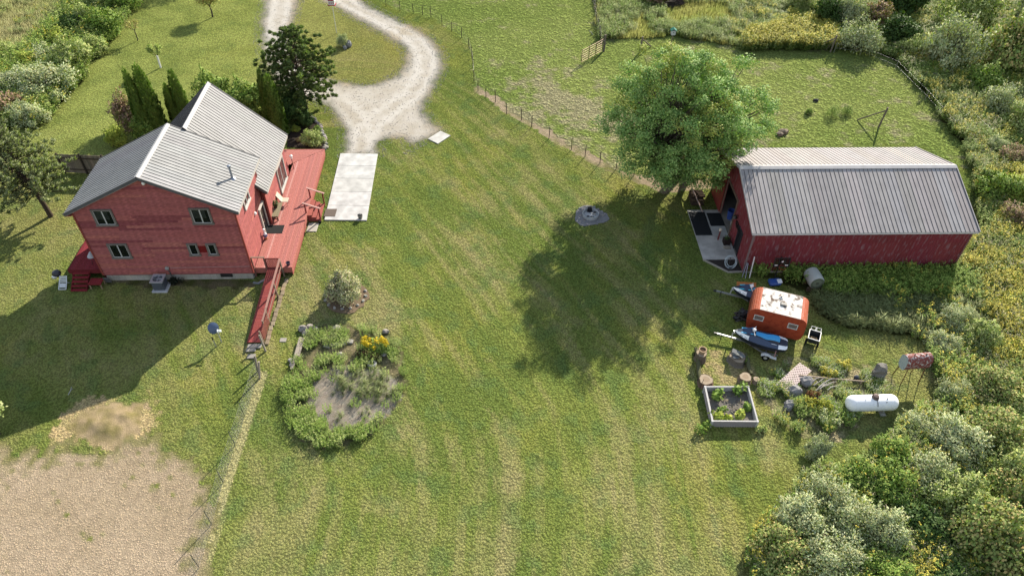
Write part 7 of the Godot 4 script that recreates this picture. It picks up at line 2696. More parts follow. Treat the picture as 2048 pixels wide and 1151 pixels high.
# ---------------------------------------------------------------- tanks
func tanks():
	# white propane tank
	var o := Vector3(20.78, 0, -26.13)
	var t := thing("propane_tank", "long white propane tank with a brown dome lying on the grass", "tank", o, 0.054)
	var q := MB.new()
	q.col = lin(0.74, 0.745, 0.75)
	var prof := [Vector2(0.0, -1.51)]
	for k in range(1, 8): prof.append(Vector2(0.475 * sin(PI * 0.5 * k / 7.0), -1.11 - 0.40 * cos(PI * 0.5 * k / 7.0)))
	for k in range(0, 8): prof.append(Vector2(0.475 * cos(PI * 0.5 * k / 7.0), 1.11 + 0.40 * sin(PI * 0.5 * k / 7.0)))
	q.lathe(prof, 28, Transform3D(Basis(Vector3.BACK, -PI / 2), Vector3(0, 0.72, 0)))
	put(q, "tank_body", M.tank_white, t)
	for s in [-0.75, 0.75]:
		q = MB.new()
		q.col = lin(0.45, 0.45, 0.44)
		for z in [-0.25, 0.25]: q.box(Vector3(s, 0.16, z), Vector3(0.10, 0.34, 0.10))
		put(q, "leg", M.paint, t)
		q = MB.new()
		q.col = lin(0.38, 0.37, 0.35)
		q.box(Vector3(s, 0.04, 0), Vector3(0.3, 0.08, 0.9))
		put(q, "support_block", M.concrete, t)
	q = MB.new()
	q.col = lin(0.17, 0.125, 0.11)
	q.lathe([Vector2(0.20, 0.0), Vector2(0.20, 0.12), Vector2(0.15, 0.22), Vector2(0.0, 0.26)], 16, Transform3D(Basis(), Vector3(0.05, 1.16, -0.02)))
	put(q, "valve_dome", M.paint, t)
	q = MB.new()
	q.col = lin(0.10, 0.10, 0.10)
	q.tube(PackedVector3Array([Vector3(0.08, 1.20, 0.18), Vector3(0.09, 1.12, 0.32), Vector3(0.10, 0.95, 0.46)]), PackedFloat32Array([0.018]), 6)
	q.rod(Vector3(0.72, 1.17, 0.08), Vector3(0.72, 1.24, 0.08), 0.04)
	q.rod(Vector3(0.62, 1.10, 0.28), Vector3(0.62, 1.15, 0.30), 0.03)
	q.rod(Vector3(-0.55, 1.17, 0.1), Vector3(-0.55, 1.22, 0.1), 0.025)
	put(q, "fitting", M.metal, t)
	# fuel oil tank on stilts
	var b := Vector3(23.80, 0.00, -28.09)
	t = thing("oil_tank", "rusty maroon and pale blue oil tank standing on thin legs", "tank", b + Vector3(0.05, 0, -0.4), 0.126)
	var pr := PackedVector2Array()
	for k in 9: pr.append(Vector2(0.34 * cos(PI * k / 8.0), 0.20 + 0.34 * sin(PI * k / 8.0)))
	for k in 9: pr.append(Vector2(-0.34 * cos(PI * k / 8.0), -0.20 - 0.34 * sin(PI * k / 8.0)))
	var to := Transform3D(Basis(Vector3(0, 0, 1), Vector3(0, 1, 0), Vector3(-1, 0, 0)), Vector3(0.78, 1.70, 0))
	q = MB.new()
	q.col = Color.WHITE
	q.extrude(pr, 1.56, to, true)
	put(q, "tank_shell", M.rusty, t)
	for e in [[-0.785, lin(0.40, 0.47, 0.46)], [0.785, lin(0.16, 0.06, 0.05)]]:
		q = MB.new()
		q.col = e[1]
		var small := PackedVector2Array()
		for p in pr: small.append(p * 0.96)
		q.extrude(small, 0.03, Transform3D(to.basis, Vector3(e[0] + 0.015, 1.70, 0)), true)
		put(q, "end_cap", M.paint, t)
	for x in [-0.52, 0.55]:
		for z in [-0.30, 0.30]:
			q = MB.new()
			q.col = lin(0.15, 0.055, 0.045)
			q.rod(Vector3(x, 1.45, z), Vector3(x * 1.08, 0.0, z * 1.5), 0.026, 7)
			put(q, "leg", M.metal, t)
	q = MB.new()
	q.col = lin(0.14, 0.10, 0.09)
	q.rod(Vector3(-0.3, 2.2, 0), Vector3(-0.3, 2.42, 0), 0.03)
	q.rod(Vector3(0.1, 2.2, 0), Vector3(0.1, 2.32, 0), 0.025)
	q.lathe([Vector2(0.0, 0.08), Vector2(0.05, 0.05), Vector2(0.04, 0.0)], 8, Transform3D(Basis(), Vector3(0.45, 2.23, 0)))
	put(q, "fitting", M.metal, t)
	# garden cart
	var cc := Vector3(19.01, 0.70, -31.37)
	t = thing("garden_cart", "two-handled black garden cart with white rim and load of wood chips", "cart", Vector3(cc.x, 0, cc.z), -0.421)
	var tub := [Vector3(-0.34, 0.72, -0.40), Vector3(0.34, 0.72, -0.40), Vector3(0.34, 0.72, 0.42), Vector3(-0.34, 0.72, 0.42)]
	q = MB.new()
	q.col = lin(0.022, 0.024, 0.03)
	for k in 4:
		var a: Vector3 = tub[k]
		var e: Vector3 = tub[(k + 1) % 4]
		var a2 := Vector3(a.x * 0.72, 0.26, a.z * 0.72)
		var e2 := Vector3(e.x * 0.72, 0.26, e.z * 0.72)
		q.quad(a, e, e2, a2)
		q.quad(a * 0.97, e * 0.97, e2 * 0.97, a2 * 0.97)
	q.quad(Vector3(-0.25, 0.26, -0.29), Vector3(0.25, 0.26, -0.29), Vector3(0.25, 0.26, 0.30), Vector3(-0.25, 0.26, 0.30))
	put(q, "tub", M.plastic, t)
	q = MB.new()
	q.col = lin(0.70, 0.70, 0.68)
	for k in 4: q.rod(tub[k], tub[(k + 1) % 4], 0.028, 7)
	put(q, "rim", M.plastic, t)
	for x in [-0.15, 0.17]:
		q = MB.new()
		q.col = lin(0.68, 0.68, 0.66)
		q.tube(PackedVector3Array([Vector3(x - 0.13, 0.72, -0.40), Vector3(x - 0.13, 0.80, -0.64), Vector3(x + 0.13, 0.80, -0.64), Vector3(x + 0.13, 0.72, -0.40)]), PackedFloat32Array([0.022]), 6)
		put(q, "handle", M.plastic, t)
	for k in 40:
		q = MB.new()
		q.col = vary(lin(0.30, 0.22, 0.13), 0.3)
		q.lump(Vector3(rng.randf_range(-0.22, 0.22), 0.44 + rng.randf_range(0, 0.06), rng.randf_range(-0.05, 0.30)), Vector3(0.06, 0.03, 0.045), k, 0.4, 4, 6)
		put(q, "wood_chip", M.old_wood, t)
	for x in [-0.36, 0.36]:
		q = MB.new()
		q.col = lin(0.03, 0.03, 0.03)
		q.lathe([Vector2(0.08, -0.04), Vector2(0.19, -0.045), Vector2(0.21, 0.0), Vector2(0.19, 0.045), Vector2(0.08, 0.04)], 16, Transform3D(Basis(Vector3.BACK, PI / 2), Vector3(x, 0.21, 0.22)))
		put(q, "wheel", M.rubber, t)
	for x in [-0.25, 0.25]:
		q = MB.new()
		q.col = lin(0.06, 0.06, 0.06)
		q.rod(Vector3(x, 0.3, -0.25), Vector3(x, 0.0, -0.30), 0.02)
		put(q, "leg", M.metal, t)
	q = MB.new()
	q.col = lin(0.06, 0.06, 0.06)
	q.rod(Vector3(-0.36, 0.21, 0.22), Vector3(0.36, 0.21, 0.22), 0.02)
	put(q, "axle", M.metal, t)


# ---------------------------------------------------------------- caravan and jet skis
func caravan():
	rng.seed = 101
	var t := thing("caravan", "small weathered orange caravan with stained white roof", "caravan", Vector3(16.83, 0, -32.66), -0.34)
	var W := 1.04
	# the side's outline, wheel side down
	var p := PackedVector2Array([Vector2(-1.62, 0.42), Vector2(1.50, 0.42), Vector2(1.68, 0.62), Vector2(1.74, 1.0)])
	var top := []
	for k in 7: top.append(Vector2(1.26 + 0.46 * cos(PI * 0.5 * k / 6.0), 1.76 + 0.46 * sin(PI * 0.5 * k / 6.0)))
	var left := []
	for k in 7: left.append(Vector2(-1.18 - 0.54 * sin(PI * 0.5 * k / 6.0), 1.70 + 0.52 * cos(PI * 0.5 * k / 6.0)))
	for v in top: p.append(v)
	for v in left: p.append(v)
	p.append(Vector2(-1.72, 0.9))
	for s in [-1.0, 1.0]:
		var q := MB.new()
		q.extrude(p, 0.03, Transform3D(Basis(), Vector3(0, 0, s * W - (0.0 if s < 0 else 0.03))))
		put(q, "side_wall", M.van_skin, t)
	# curved end skins, each a set of ribbed sheets, and the roof
	var strip := func(pts: Array, called: String, m: Material, ribs: float):
		for k in pts.size() - 1:
			var q := MB.new()
			var a: Vector2 = pts[k]
			var b: Vector2 = pts[k + 1]
			var d := (b - a).normalized()
			var nn := Vector2(d.y, -d.x)
			if nn.dot((a + b) * 0.5 - Vector2(0, 1.2)) < 0: nn = -nn
			var steps := maxi(1, int(a.distance_to(b) / ribs)) if ribs > 0.0 else 1
			for j in steps:
				var u := a.lerp(b, j / float(steps))
				var v := a.lerp(b, (j + 0.72) / steps) if ribs > 0.0 else a.lerp(b, 1.0)
				var w := a.lerp(b, (j + 1.0) / steps)
				var e := nn * (0.012 if ribs > 0.0 else 0.0)
				q.quad(Vector3(u.x + e.x, u.y + e.y, -W - 0.004), Vector3(v.x + e.x, v.y + e.y, -W - 0.004), Vector3(v.x + e.x, v.y + e.y, W + 0.004), Vector3(u.x + e.x, u.y + e.y, W + 0.004), Vector3(nn.x, nn.y, 0))
				if ribs > 0.0: q.quad(Vector3(v.x + e.x, v.y + e.y, -W - 0.004), Vector3(w.x, w.y, -W - 0.004), Vector3(w.x, w.y, W + 0.004), Vector3(v.x + e.x, v.y + e.y, W + 0.004), Vector3(nn.x, nn.y, 0))
			put(q, called, m, t)
	var le := left.duplicate()
	le.append(Vector2(-1.72, 0.9)); le.append(Vector2(-1.62, 0.42))
	strip.call(le, "front_panel", M.van_end, 0.085)
	var re := [Vector2(1.50, 0.42), Vector2(1.68, 0.62), Vector2(1.74, 1.0)]
	for v in top: re.append(v)
	strip.call(re, "rear_panel", M.van_end, 0.085)
	strip.call([Vector2(1.27, 2.222), Vector2(0.63, 2.236), Vector2(0.0, 2.24), Vector2(-0.6, 2.236), Vector2(-1.19, 2.222)], "roof_sheet", M.van_roof, 0.0)
	var q := MB.new()
	q.col = lin(0.2, 0.05, 0.03)
	q.span(Vector3(-1.6, 0.40, -W + 0.03), Vector3(1.5, 0.43, W - 0.03))
	put(q, "floor", M.paint, t)
	# white edge trim round the roof
	q = MB.new()
	q.col = lin(0.60, 0.48, 0.42)
	for s in [-1.0, 1.0]: q.beam(Vector3(-1.19, 2.225, s * (W - 0.005)), Vector3(1.27, 2.225, s * (W - 0.005)), 0.03, 0.03)
	put(q, "roof_edge", M.paint, t)
	# roof hatch and vent
	q = MB.new()
	q.col = lin(0.66, 0.65, 0.62)
	q.chamfer(Vector3(0.17, 2.29, 0.10), Vector3(0.36, 0.10, 0.30), 0.02)
	put(q, "roof_hatch", M.van_roof, t)
	q = MB.new()
	q.col = lin(0.05, 0.05, 0.05)
	q.span(Vector3(-0.02, 2.235, 0.24), Vector3(0.36, 2.275, 0.262))
	q.span(Vector3(-0.035, 2.235, -0.06), Vector3(-0.012, 2.275, 0.26))
	put(q, "hatch_seal", M.rubber, t)
	q = MB.new()
	q.col = lin(0.50, 0.49, 0.47)
	q.lathe([Vector2(0.12, 0.0), Vector2(0.12, 0.06), Vector2(0.0, 0.08)], 12, Transform3D(Basis(), Vector3(-0.03, 2.235, -0.46)))
	q.col = lin(0.03, 0.03, 0.03)
	q.lathe([Vector2(0.07, 0.0), Vector2(0.075, 0.11), Vector2(0.0, 0.12)], 10, Transform3D(Basis(), Vector3(-0.03, 2.24, -0.52)))
	put(q, "roof_vent", M.plastic, t)
	# two windows on the near side
	for x in [-1.08, 0.98]:
		var o := Node3D.new()
		o.name = numbered(t, "window")
		t.add_child(o, true)
		o.position = Vector3(x, 1.50, W)
		q = MB.new()
		q.col = lin(0.66, 0.64, 0.60)
		for s in [-1.0, 1.0]:
			q.box(Vector3(0, s * 0.19, 0.012), Vector3(0.60, 0.045, 0.035))
			q.box(Vector3(s * 0.275, 0, 0.012), Vector3(0.045, 0.34, 0.035))
		put(q, "frame", M.paint, o)
		for k in 4:
			q = MB.new()
			q.col = lin(0.30, 0.30, 0.28)
			q.box(Vector3(0, -0.13 + 0.085 * k, 0.010), Vector3(0.50, 0.07, 0.010), Basis(Vector3.RIGHT, 0.25))
			put(q, "louvre", M.metal, o)
	# far side door, rear number plate holder and light
	q = MB.new()
	q.col = lin(0.5, 0.3, 0.24)
	q.box(Vector3(0.4, 1.25, -W - 0.012), Vector3(0.62, 1.5, 0.02))
	put(q, "door", M.paint, t)
	for z in [-0.75, 0.75]:
		q = MB.new()
		q.col = lin(0.35, 0.02, 0.02)
		q.box(Vector3(1.76, 0.85, z), Vector3(0.03, 0.12, 0.12))
		put(q, "tail_light", M.plastic, t)
	q = MB.new()
	q.col = lin(0.6, 0.55, 0.5)
	q.box(Vector3(1.765, 1.45, 0.1), Vector3(0.02, 0.34, 0.9))
	put(q, "rear_window_cover", M.paint, t)
	# wheels and drawbar
	for s in [-1.0, 1.0]:
		var w := MB.new()
		w.col = lin(0.025, 0.025, 0.025)
		w.lathe([Vector2(0.16, -0.08), Vector2(0.29, -0.09), Vector2(0.32, -0.05), Vector2(0.32, 0.05), Vector2(0.29, 0.09), Vector2(0.16, 0.08)], 20, Transform3D(Basis(Vector3.RIGHT, PI / 2), Vector3(0.1, 0.32, s * 0.9)))
		put(w, "tyre", M.rubber, t)
		w = MB.new()
		w.col = lin(0.45, 0.44, 0.42)
		w.lathe([Vector2(0.0, -0.05), Vector2(0.17, -0.06), Vector2(0.17, 0.06), Vector2(0.0, 0.05)], 16, Transform3D(Basis(Vector3.RIGHT, PI / 2), Vector3(0.1, 0.32, s * 0.9)))
		put(w, "rim", M.metal, t)
	q = MB.new()
	q.col = lin(0.06, 0.05, 0.05)
	for s in [-1.0, 1.0]: q.beam(Vector3(-1.5, 0.38, s * 0.5), Vector3(-2.5, 0.42, 0), 0.06, 0.08)
	q.rod(Vector3(-2.35, 0.0, 0), Vector3(-2.35, 0.6, 0), 0.03)
	put(q, "drawbar", M.metal, t)
	# what stands round it
	var bx := thing("tarp_heap", "black tarp-covered heap at the caravan's front end", "tarp heap", Vector3(15.05, 0.00, -33.44))
	q = MB.new()
	q.col = lin(0.018, 0.018, 0.02)
	q.lump(Vector3(0, 0.32, 0), Vector3(0.38, 0.42, 0.36), 5, 0.5, 9, 14)
	q.lump(Vector3(-0.3, 0.2, 0.15), Vector3(0.26, 0.26, 0.22), 6, 0.6, 7, 10)
	put(q, "tarp", M.plastic, bx)
	q = MB.new()
	q.col = lin(0.16, 0.16, 0.16)
	for k in 4: q.rod(Vector3(-0.4, 0.1 + 0.1 * k, -0.1), Vector3(0.1 + 0.06 * k, 0.5, 0.2), 0.014, 4)
	put(q, "cord", M.metal, bx)
	var a := Vector3(15.25, 0.55, -35.90)
	var b := Vector3(15.97, 1.05, -35.15)
	var ob := thing("orange_board", "bright orange board leaning on the far jet ski behind the caravan", "board", Vector3((a.x + b.x) * 0.5, 0, (a.z + b.z) * 0.5))
	q = MB.new()
	q.col = lin(0.42, 0.16, 0.05)
	q.chamfer(Vector3(0, 0.95, -0.1), Vector3(1.25, 0.05, 0.42), 0.012, Basis(Vector3.UP, -0.22) * Basis(Vector3.BACK, 0.12) * Basis(Vector3.RIGHT, 0.25))
	put(q, "board", M.paint, ob)
	q = MB.new()
	q.col = lin(0.2, 0.16, 0.1)
	for s in [-0.5, 0.5]: q.rod(Vector3(s, 0, -0.12 - s * 0.2), Vector3(s, 0.93 + s * 0.1, -0.1 + s * 0.1), 0.03)
	put(q, "leg", M.old_wood, ob)


# sections of a hull: along x, [x, half width, keel height, deck height]
func hull_skin(mb: MB, sec: Array, lo: Array, hi: Array):
	for k in sec.size() - 1:
		for s in [-1.0, 1.0]:
			var a = lo[k]
			var b = lo[k + 1]
			var c = hi[k + 1]
			var d = hi[k]
			mb.quad(Vector3(sec[k][0], a.y, s * a.x), Vector3(sec[k + 1][0], b.y, s * b.x), Vector3(sec[k + 1][0], c.y, s * c.x), Vector3(sec[k][0], d.y, s * d.x), Vector3(0, 0.15, s))


func make_jet_ski(label: String, seat_c: Color, trim_c: Color, at: Vector3, turn: float) -> Node3D:
	var t := thing("jet_ski", label, "jet ski", at, turn)
	# half outline from bow (-1.5) to stern (1.5): x, half beam, gunwale height
	var st := [[-1.52, 0.02, 0.80], [-1.38, 0.16, 0.80], [-1.1, 0.32, 0.79], [-0.7, 0.45, 0.76], [-0.2, 0.53, 0.73], [0.4, 0.56, 0.71], [1.0, 0.54, 0.70], [1.38, 0.46, 0.69], [1.50, 0.34, 0.68]]
	var keel := []
	var chine := []
	var gun := []
	var cap := []
	var deck := []
	for e in st:
		var bow := clampf((-0.9 - e[0]) / 0.6, 0.0, 1.0)
		keel.append(Vector2(0.0, 0.30 + bow * 0.40))
		chine.append(Vector2(e[1] * 0.86, 0.46 + bow * 0.22))
		gun.append(Vector2(e[1], e[2] - 0.06))
		cap.append(Vector2(e[1] * 0.99, e[2]))
		deck.append(Vector2(e[1] * 0.52, e[2] + 0.07 + 0.16 * smoothstep(1.2, -0.4, e[0]) * smoothstep(-1.5, -0.9, e[0])))
	var q := MB.new()
	q.col = lin(0.012, 0.016, 0.03)
	hull_skin(q, st, keel, chine)
	hull_skin(q, st, chine, gun)
	hull_skin(q, st, gun, cap)
	put(q, "hull", M.plastic, t)
	t.scale = Vector3(1.06, 1.15, 1.12)
	# white shoulders of the deck
	q = MB.new()
	for k in st.size() - 1:
		q.col = lin(0.70, 0.71, 0.72) if k < 3 or k > 5 else lin(0.035, 0.05, 0.09)
		hull_skin(q, st.slice(k, k + 2), cap.slice(k, k + 2), deck.slice(k, k + 2))
	put(q, "deck_shell", M.plastic, t)
	q = MB.new()
	q.col = lin(0.02, 0.028, 0.05)
	for k in st.size() - 1:
		var a = deck[k]
		var b = deck[k + 1]
		q.quad(Vector3(st[k][0], a.y, -a.x), Vector3(st[k + 1][0], b.y, -b.x), Vector3(st[k + 1][0], b.y, b.x), Vector3(st[k][0], a.y, a.x), Vector3.UP)
	put(q, "deck_well", M.plastic, t)
	# bow hood, dark with a blue edge
	q = MB.new()
	q.col = lin(0.025, 0.04, 0.085)
	var hs := [[-1.34, 0.05, 0.86], [-1.05, 0.19, 1.0], [-0.72, 0.25, 1.07], [-0.45, 0.20, 1.10]]
	for k in 3:
		var a = hs[k]
		var b = hs[k + 1]
		q.quad(Vector3(a[0], a[2], -a[1]), Vector3(b[0], b[2], -b[1]), Vector3(b[0], b[2], b[1]), Vector3(a[0], a[2], a[1]), Vector3.UP)
		for s in [-1.0, 1.0]:
			q.quad(Vector3(a[0], a[2], s * a[1]), Vector3(b[0], b[2], s * b[1]), Vector3(b[0], 0.84, s * (b[1] + 0.06)), Vector3(a[0], 0.80, s * (a[1] + 0.05)), Vector3(0, 0.3, s))
	q.quad(Vector3(-0.45, 1.10, -0.20), Vector3(-0.45, 1.10, 0.20), Vector3(-0.40, 0.85, 0.26), Vector3(-0.40, 0.85, -0.26), Vector3.RIGHT)
	put(q, "bow_hood", M.plastic, t)
	q = MB.new()
	q.col = trim_c
	for s in [-1.0, 1.0]: q.beam(Vector3(-1.18, 0.965, s * 0.17), Vector3(-0.5, 1.09, s * 0.24), 0.05, 0.03)
	put(q, "hood_trim", M.plastic, t)
	# seat
	q = MB.new()
	q.col = seat_c
	var ss := [[-0.36, 0.14, 1.02], [-0.05, 0.17, 1.00], [0.30, 0.19, 0.98], [0.62, 0.20, 1.04], [0.92, 0.20, 1.03], [1.02, 0.16, 0.97]]
	for k in ss.size() - 1:
		var a = ss[k]
		var b = ss[k + 1]
		q.quad(Vector3(a[0], a[2], -a[1] * 0.7), Vector3(b[0], b[2], -b[1] * 0.7), Vector3(b[0], b[2], b[1] * 0.7), Vector3(a[0], a[2], a[1] * 0.7), Vector3.UP)
		for s in [-1.0, 1.0]:
			q.quad(Vector3(a[0], a[2], s * a[1] * 0.7), Vector3(b[0], b[2], s * b[1] * 0.7), Vector3(b[0], b[2] - 0.10, s * b[1]), Vector3(a[0], a[2] - 0.10, s * a[1]), Vector3(0, 0.8, s))
	put(q, "seat", M.plastic, t)
	q = MB.new()
	q.col = lin(0.02, 0.025, 0.04)
	for k in ss.size() - 1:
		var a = ss[k]
		var b = ss[k + 1]
		for s in [-1.0, 1.0]: q.quad(Vector3(a[0], a[2] - 0.10, s * a[1]), Vector3(b[0], b[2] - 0.10, s * b[1]), Vector3(b[0], 0.72, s * (b[1] + 0.08)), Vector3(a[0], 0.74, s * (a[1] + 0.08)), Vector3(0, 0.2, s))
	q.quad(Vector3(1.02, 0.90, -0.16), Vector3(1.02, 0.90, 0.16), Vector3(1.06, 0.72, 0.24), Vector3(1.06, 0.72, -0.24), Vector3.RIGHT)
	put(q, "seat_base", M.plastic, t)
	# rear platform, pale
	q = MB.new()
	q.col = lin(0.66, 0.68, 0.70)
	q.chamfer(Vector3(1.28, 0.73, 0), Vector3(0.36, 0.04, 0.72), 0.015)
	put(q, "swim_platform", M.plastic, t)
	q = MB.new()
	q.col = lin(0.6, 0.61, 0.62)
	q.tube(PackedVector3Array([Vector3(-0.42, 1.12, -0.36), Vector3(-0.5, 1.18, -0.12), Vector3(-0.5, 1.18, 0.12), Vector3(-0.42, 1.12, 0.36)]), PackedFloat32Array([0.022]), 6)
	q.rod(Vector3(-0.55, 1.0, 0), Vector3(-0.5, 1.18, 0), 0.05)
	q.lump(Vector3(-0.5, 1.22, 0), Vector3(0.12, 0.08, 0.13), 4, 0.1, 6, 10)
	put(q, "handlebar", M.plastic, t)
	for s in [-1.0, 1.0]:
		q = MB.new()
		q.col = lin(0.70, 0.71, 0.72)
		q.box(Vector3(0.62, 0.795, s * 0.335), Vector3(0.52, 0.02, 0.02), Basis(Vector3.RIGHT, s * 0.5))
		put(q, "side_badge", M.plastic, t)
		# short dark registration characters on the bow
		q = MB.new()
		q.col = lin(0.03, 0.035, 0.05)
		for k in 7:
			if k == 2: continue
			q.box(Vector3(-1.16 + 0.085 * k, 0.835 - 0.004 * k, s * (0.275 + 0.021 * k)), Vector3(0.05, 0.012, 0.06), Basis(Vector3.RIGHT, s * 0.45))
		put(q, "registration_mark", M.plastic, t)
	return t


func make_trailer(label: String, at: Vector3, turn: float) -> Node3D:
	var t := thing("boat_trailer", label, "trailer", at, turn)
	var g := lin(0.30, 0.305, 0.31)
	var q := MB.new()
	q.col = g
	q.beam(Vector3(-2.62, 0.42, 0), Vector3(-1.1, 0.36, 0), 0.09, 0.10)
	q.beam(Vector3(-1.1, 0.36, 0), Vector3(1.1, 0.34, 0), 0.08, 0.09)
	put(q, "tongue", M.metal, t)
	q = MB.new()
	q.col = g
	for s in [-1.0, 1.0]:
		q.beam(Vector3(-0.9, 0.35, 0), Vector3(0.2, 0.34, s * 0.55), 0.06, 0.07)
		q.beam(Vector3(0.2, 0.34, s * 0.55), Vector3(1.2, 0.34, s * 0.55), 0.06, 0.07)
	q.beam(Vector3(0.5, 0.30, -0.85), Vector3(0.5, 0.30, 0.85), 0.07, 0.07)
	put(q, "frame", M.metal, t)
	for s in [-1.0, 1.0]:
		q = MB.new()
		q.col = lin(0.10, 0.09, 0.08)
		q.beam(Vector3(-0.5, 0.42, s * 0.32), Vector3(1.2, 0.42, s * 0.32), 0.10, 0.06)
		put(q, "bunk", M.cloth, t)
		q = MB.new()
		q.col = lin(0.022, 0.022, 0.022)
		q.lathe([Vector2(0.11, -0.06), Vector2(0.20, -0.07), Vector2(0.23, -0.03), Vector2(0.23, 0.03), Vector2(0.20, 0.07), Vector2(0.11, 0.06)], 18, Transform3D(Basis(Vector3.RIGHT, PI / 2), Vector3(0.5, 0.23, s * 0.86)))
		put(q, "tyre", M.rubber, t)
		q = MB.new()
		q.col = lin(0.70, 0.70, 0.69)
		q.lathe([Vector2(0.0, -0.055), Vector2(0.05, -0.06), Vector2(0.12, -0.04), Vector2(0.12, 0.04), Vector2(0.05, 0.06), Vector2(0.0, 0.055)], 14, Transform3D(Basis(Vector3.RIGHT, PI / 2), Vector3(0.5, 0.23, s * 0.86)))
		put(q, "rim", M.metal, t)
		q = MB.new()
		q.col = lin(0.66, 0.66, 0.65)
		for e in [[-0.30, 0.40, -0.12, 0.50], [-0.12, 0.50, 0.12, 0.50], [0.12, 0.50, 0.30, 0.40], [0.30, 0.40, 0.62, 0.36]]:
			q.beam(Vector3(0.5 + e[0], e[1], s * 0.86), Vector3(0.5 + e[2], e[3], s * 0.86), 0.22, 0.025)
		put(q, "mudguard", M.paint, t)
	q = MB.new()
	q.col = lin(0.60, 0.60, 0.60)
	q.beam(Vector3(-1.72, 0.40, 0), Vector3(-1.66, 1.02, 0), 0.07, 0.07, Vector3.RIGHT)
	q.rod(Vector3(-1.6, 0.9, -0.08), Vector3(-1.6, 0.9, 0.08), 0.06, 8)
	put(q, "winch_post", M.metal, t)
	q = MB.new()
	q.col = lin(0.04, 0.04, 0.04)
	q.chamfer(Vector3(-2.70, 0.42, 0), Vector3(0.22, 0.10, 0.12), 0.02)
	q.rod(Vector3(-2.3, 0.05, 0.1), Vector3(-2.3, 0.6, 0.1), 0.025)
	put(q, "coupler", M.metal, t)
	q = MB.new()
	q.col = lin(0.40, 0.22, 0.20)
	q.beam(Vector3(0.98, 0.40, 0.82), Vector3(1.02, 1.02, 0.30), 0.05, 0.012)
	put(q, "strap", M.cloth, t)
	return t


func jet_skis():
	rng.seed = 111
	var a := Vector3(15.47, 0.60, -30.84)
	var turn := -0.315
	make_trailer("pale boat trailer under the near jet ski, in front of the caravan", Vector3(a.x, 0, a.z), turn)
	make_jet_ski("white and blue jet ski on its trailer before the caravan", lin(0.03, 0.25, 0.52), lin(0.05, 0.32, 0.56), Vector3(a.x, 0.12, a.z), turn)
	var b := Vector3(16.19, 0.60, -34.76)
	var turn2 := -0.300
	make_trailer("boat trailer behind the caravan with its tongue sticking out", Vector3(b.x, 0, b.z), turn2)
	make_jet_ski("second, bluer jet ski mostly hidden behind the caravan", lin(0.03, 0.36, 0.55), lin(0.04, 0.42, 0.58), Vector3(b.x, 0.12, b.z), turn2)


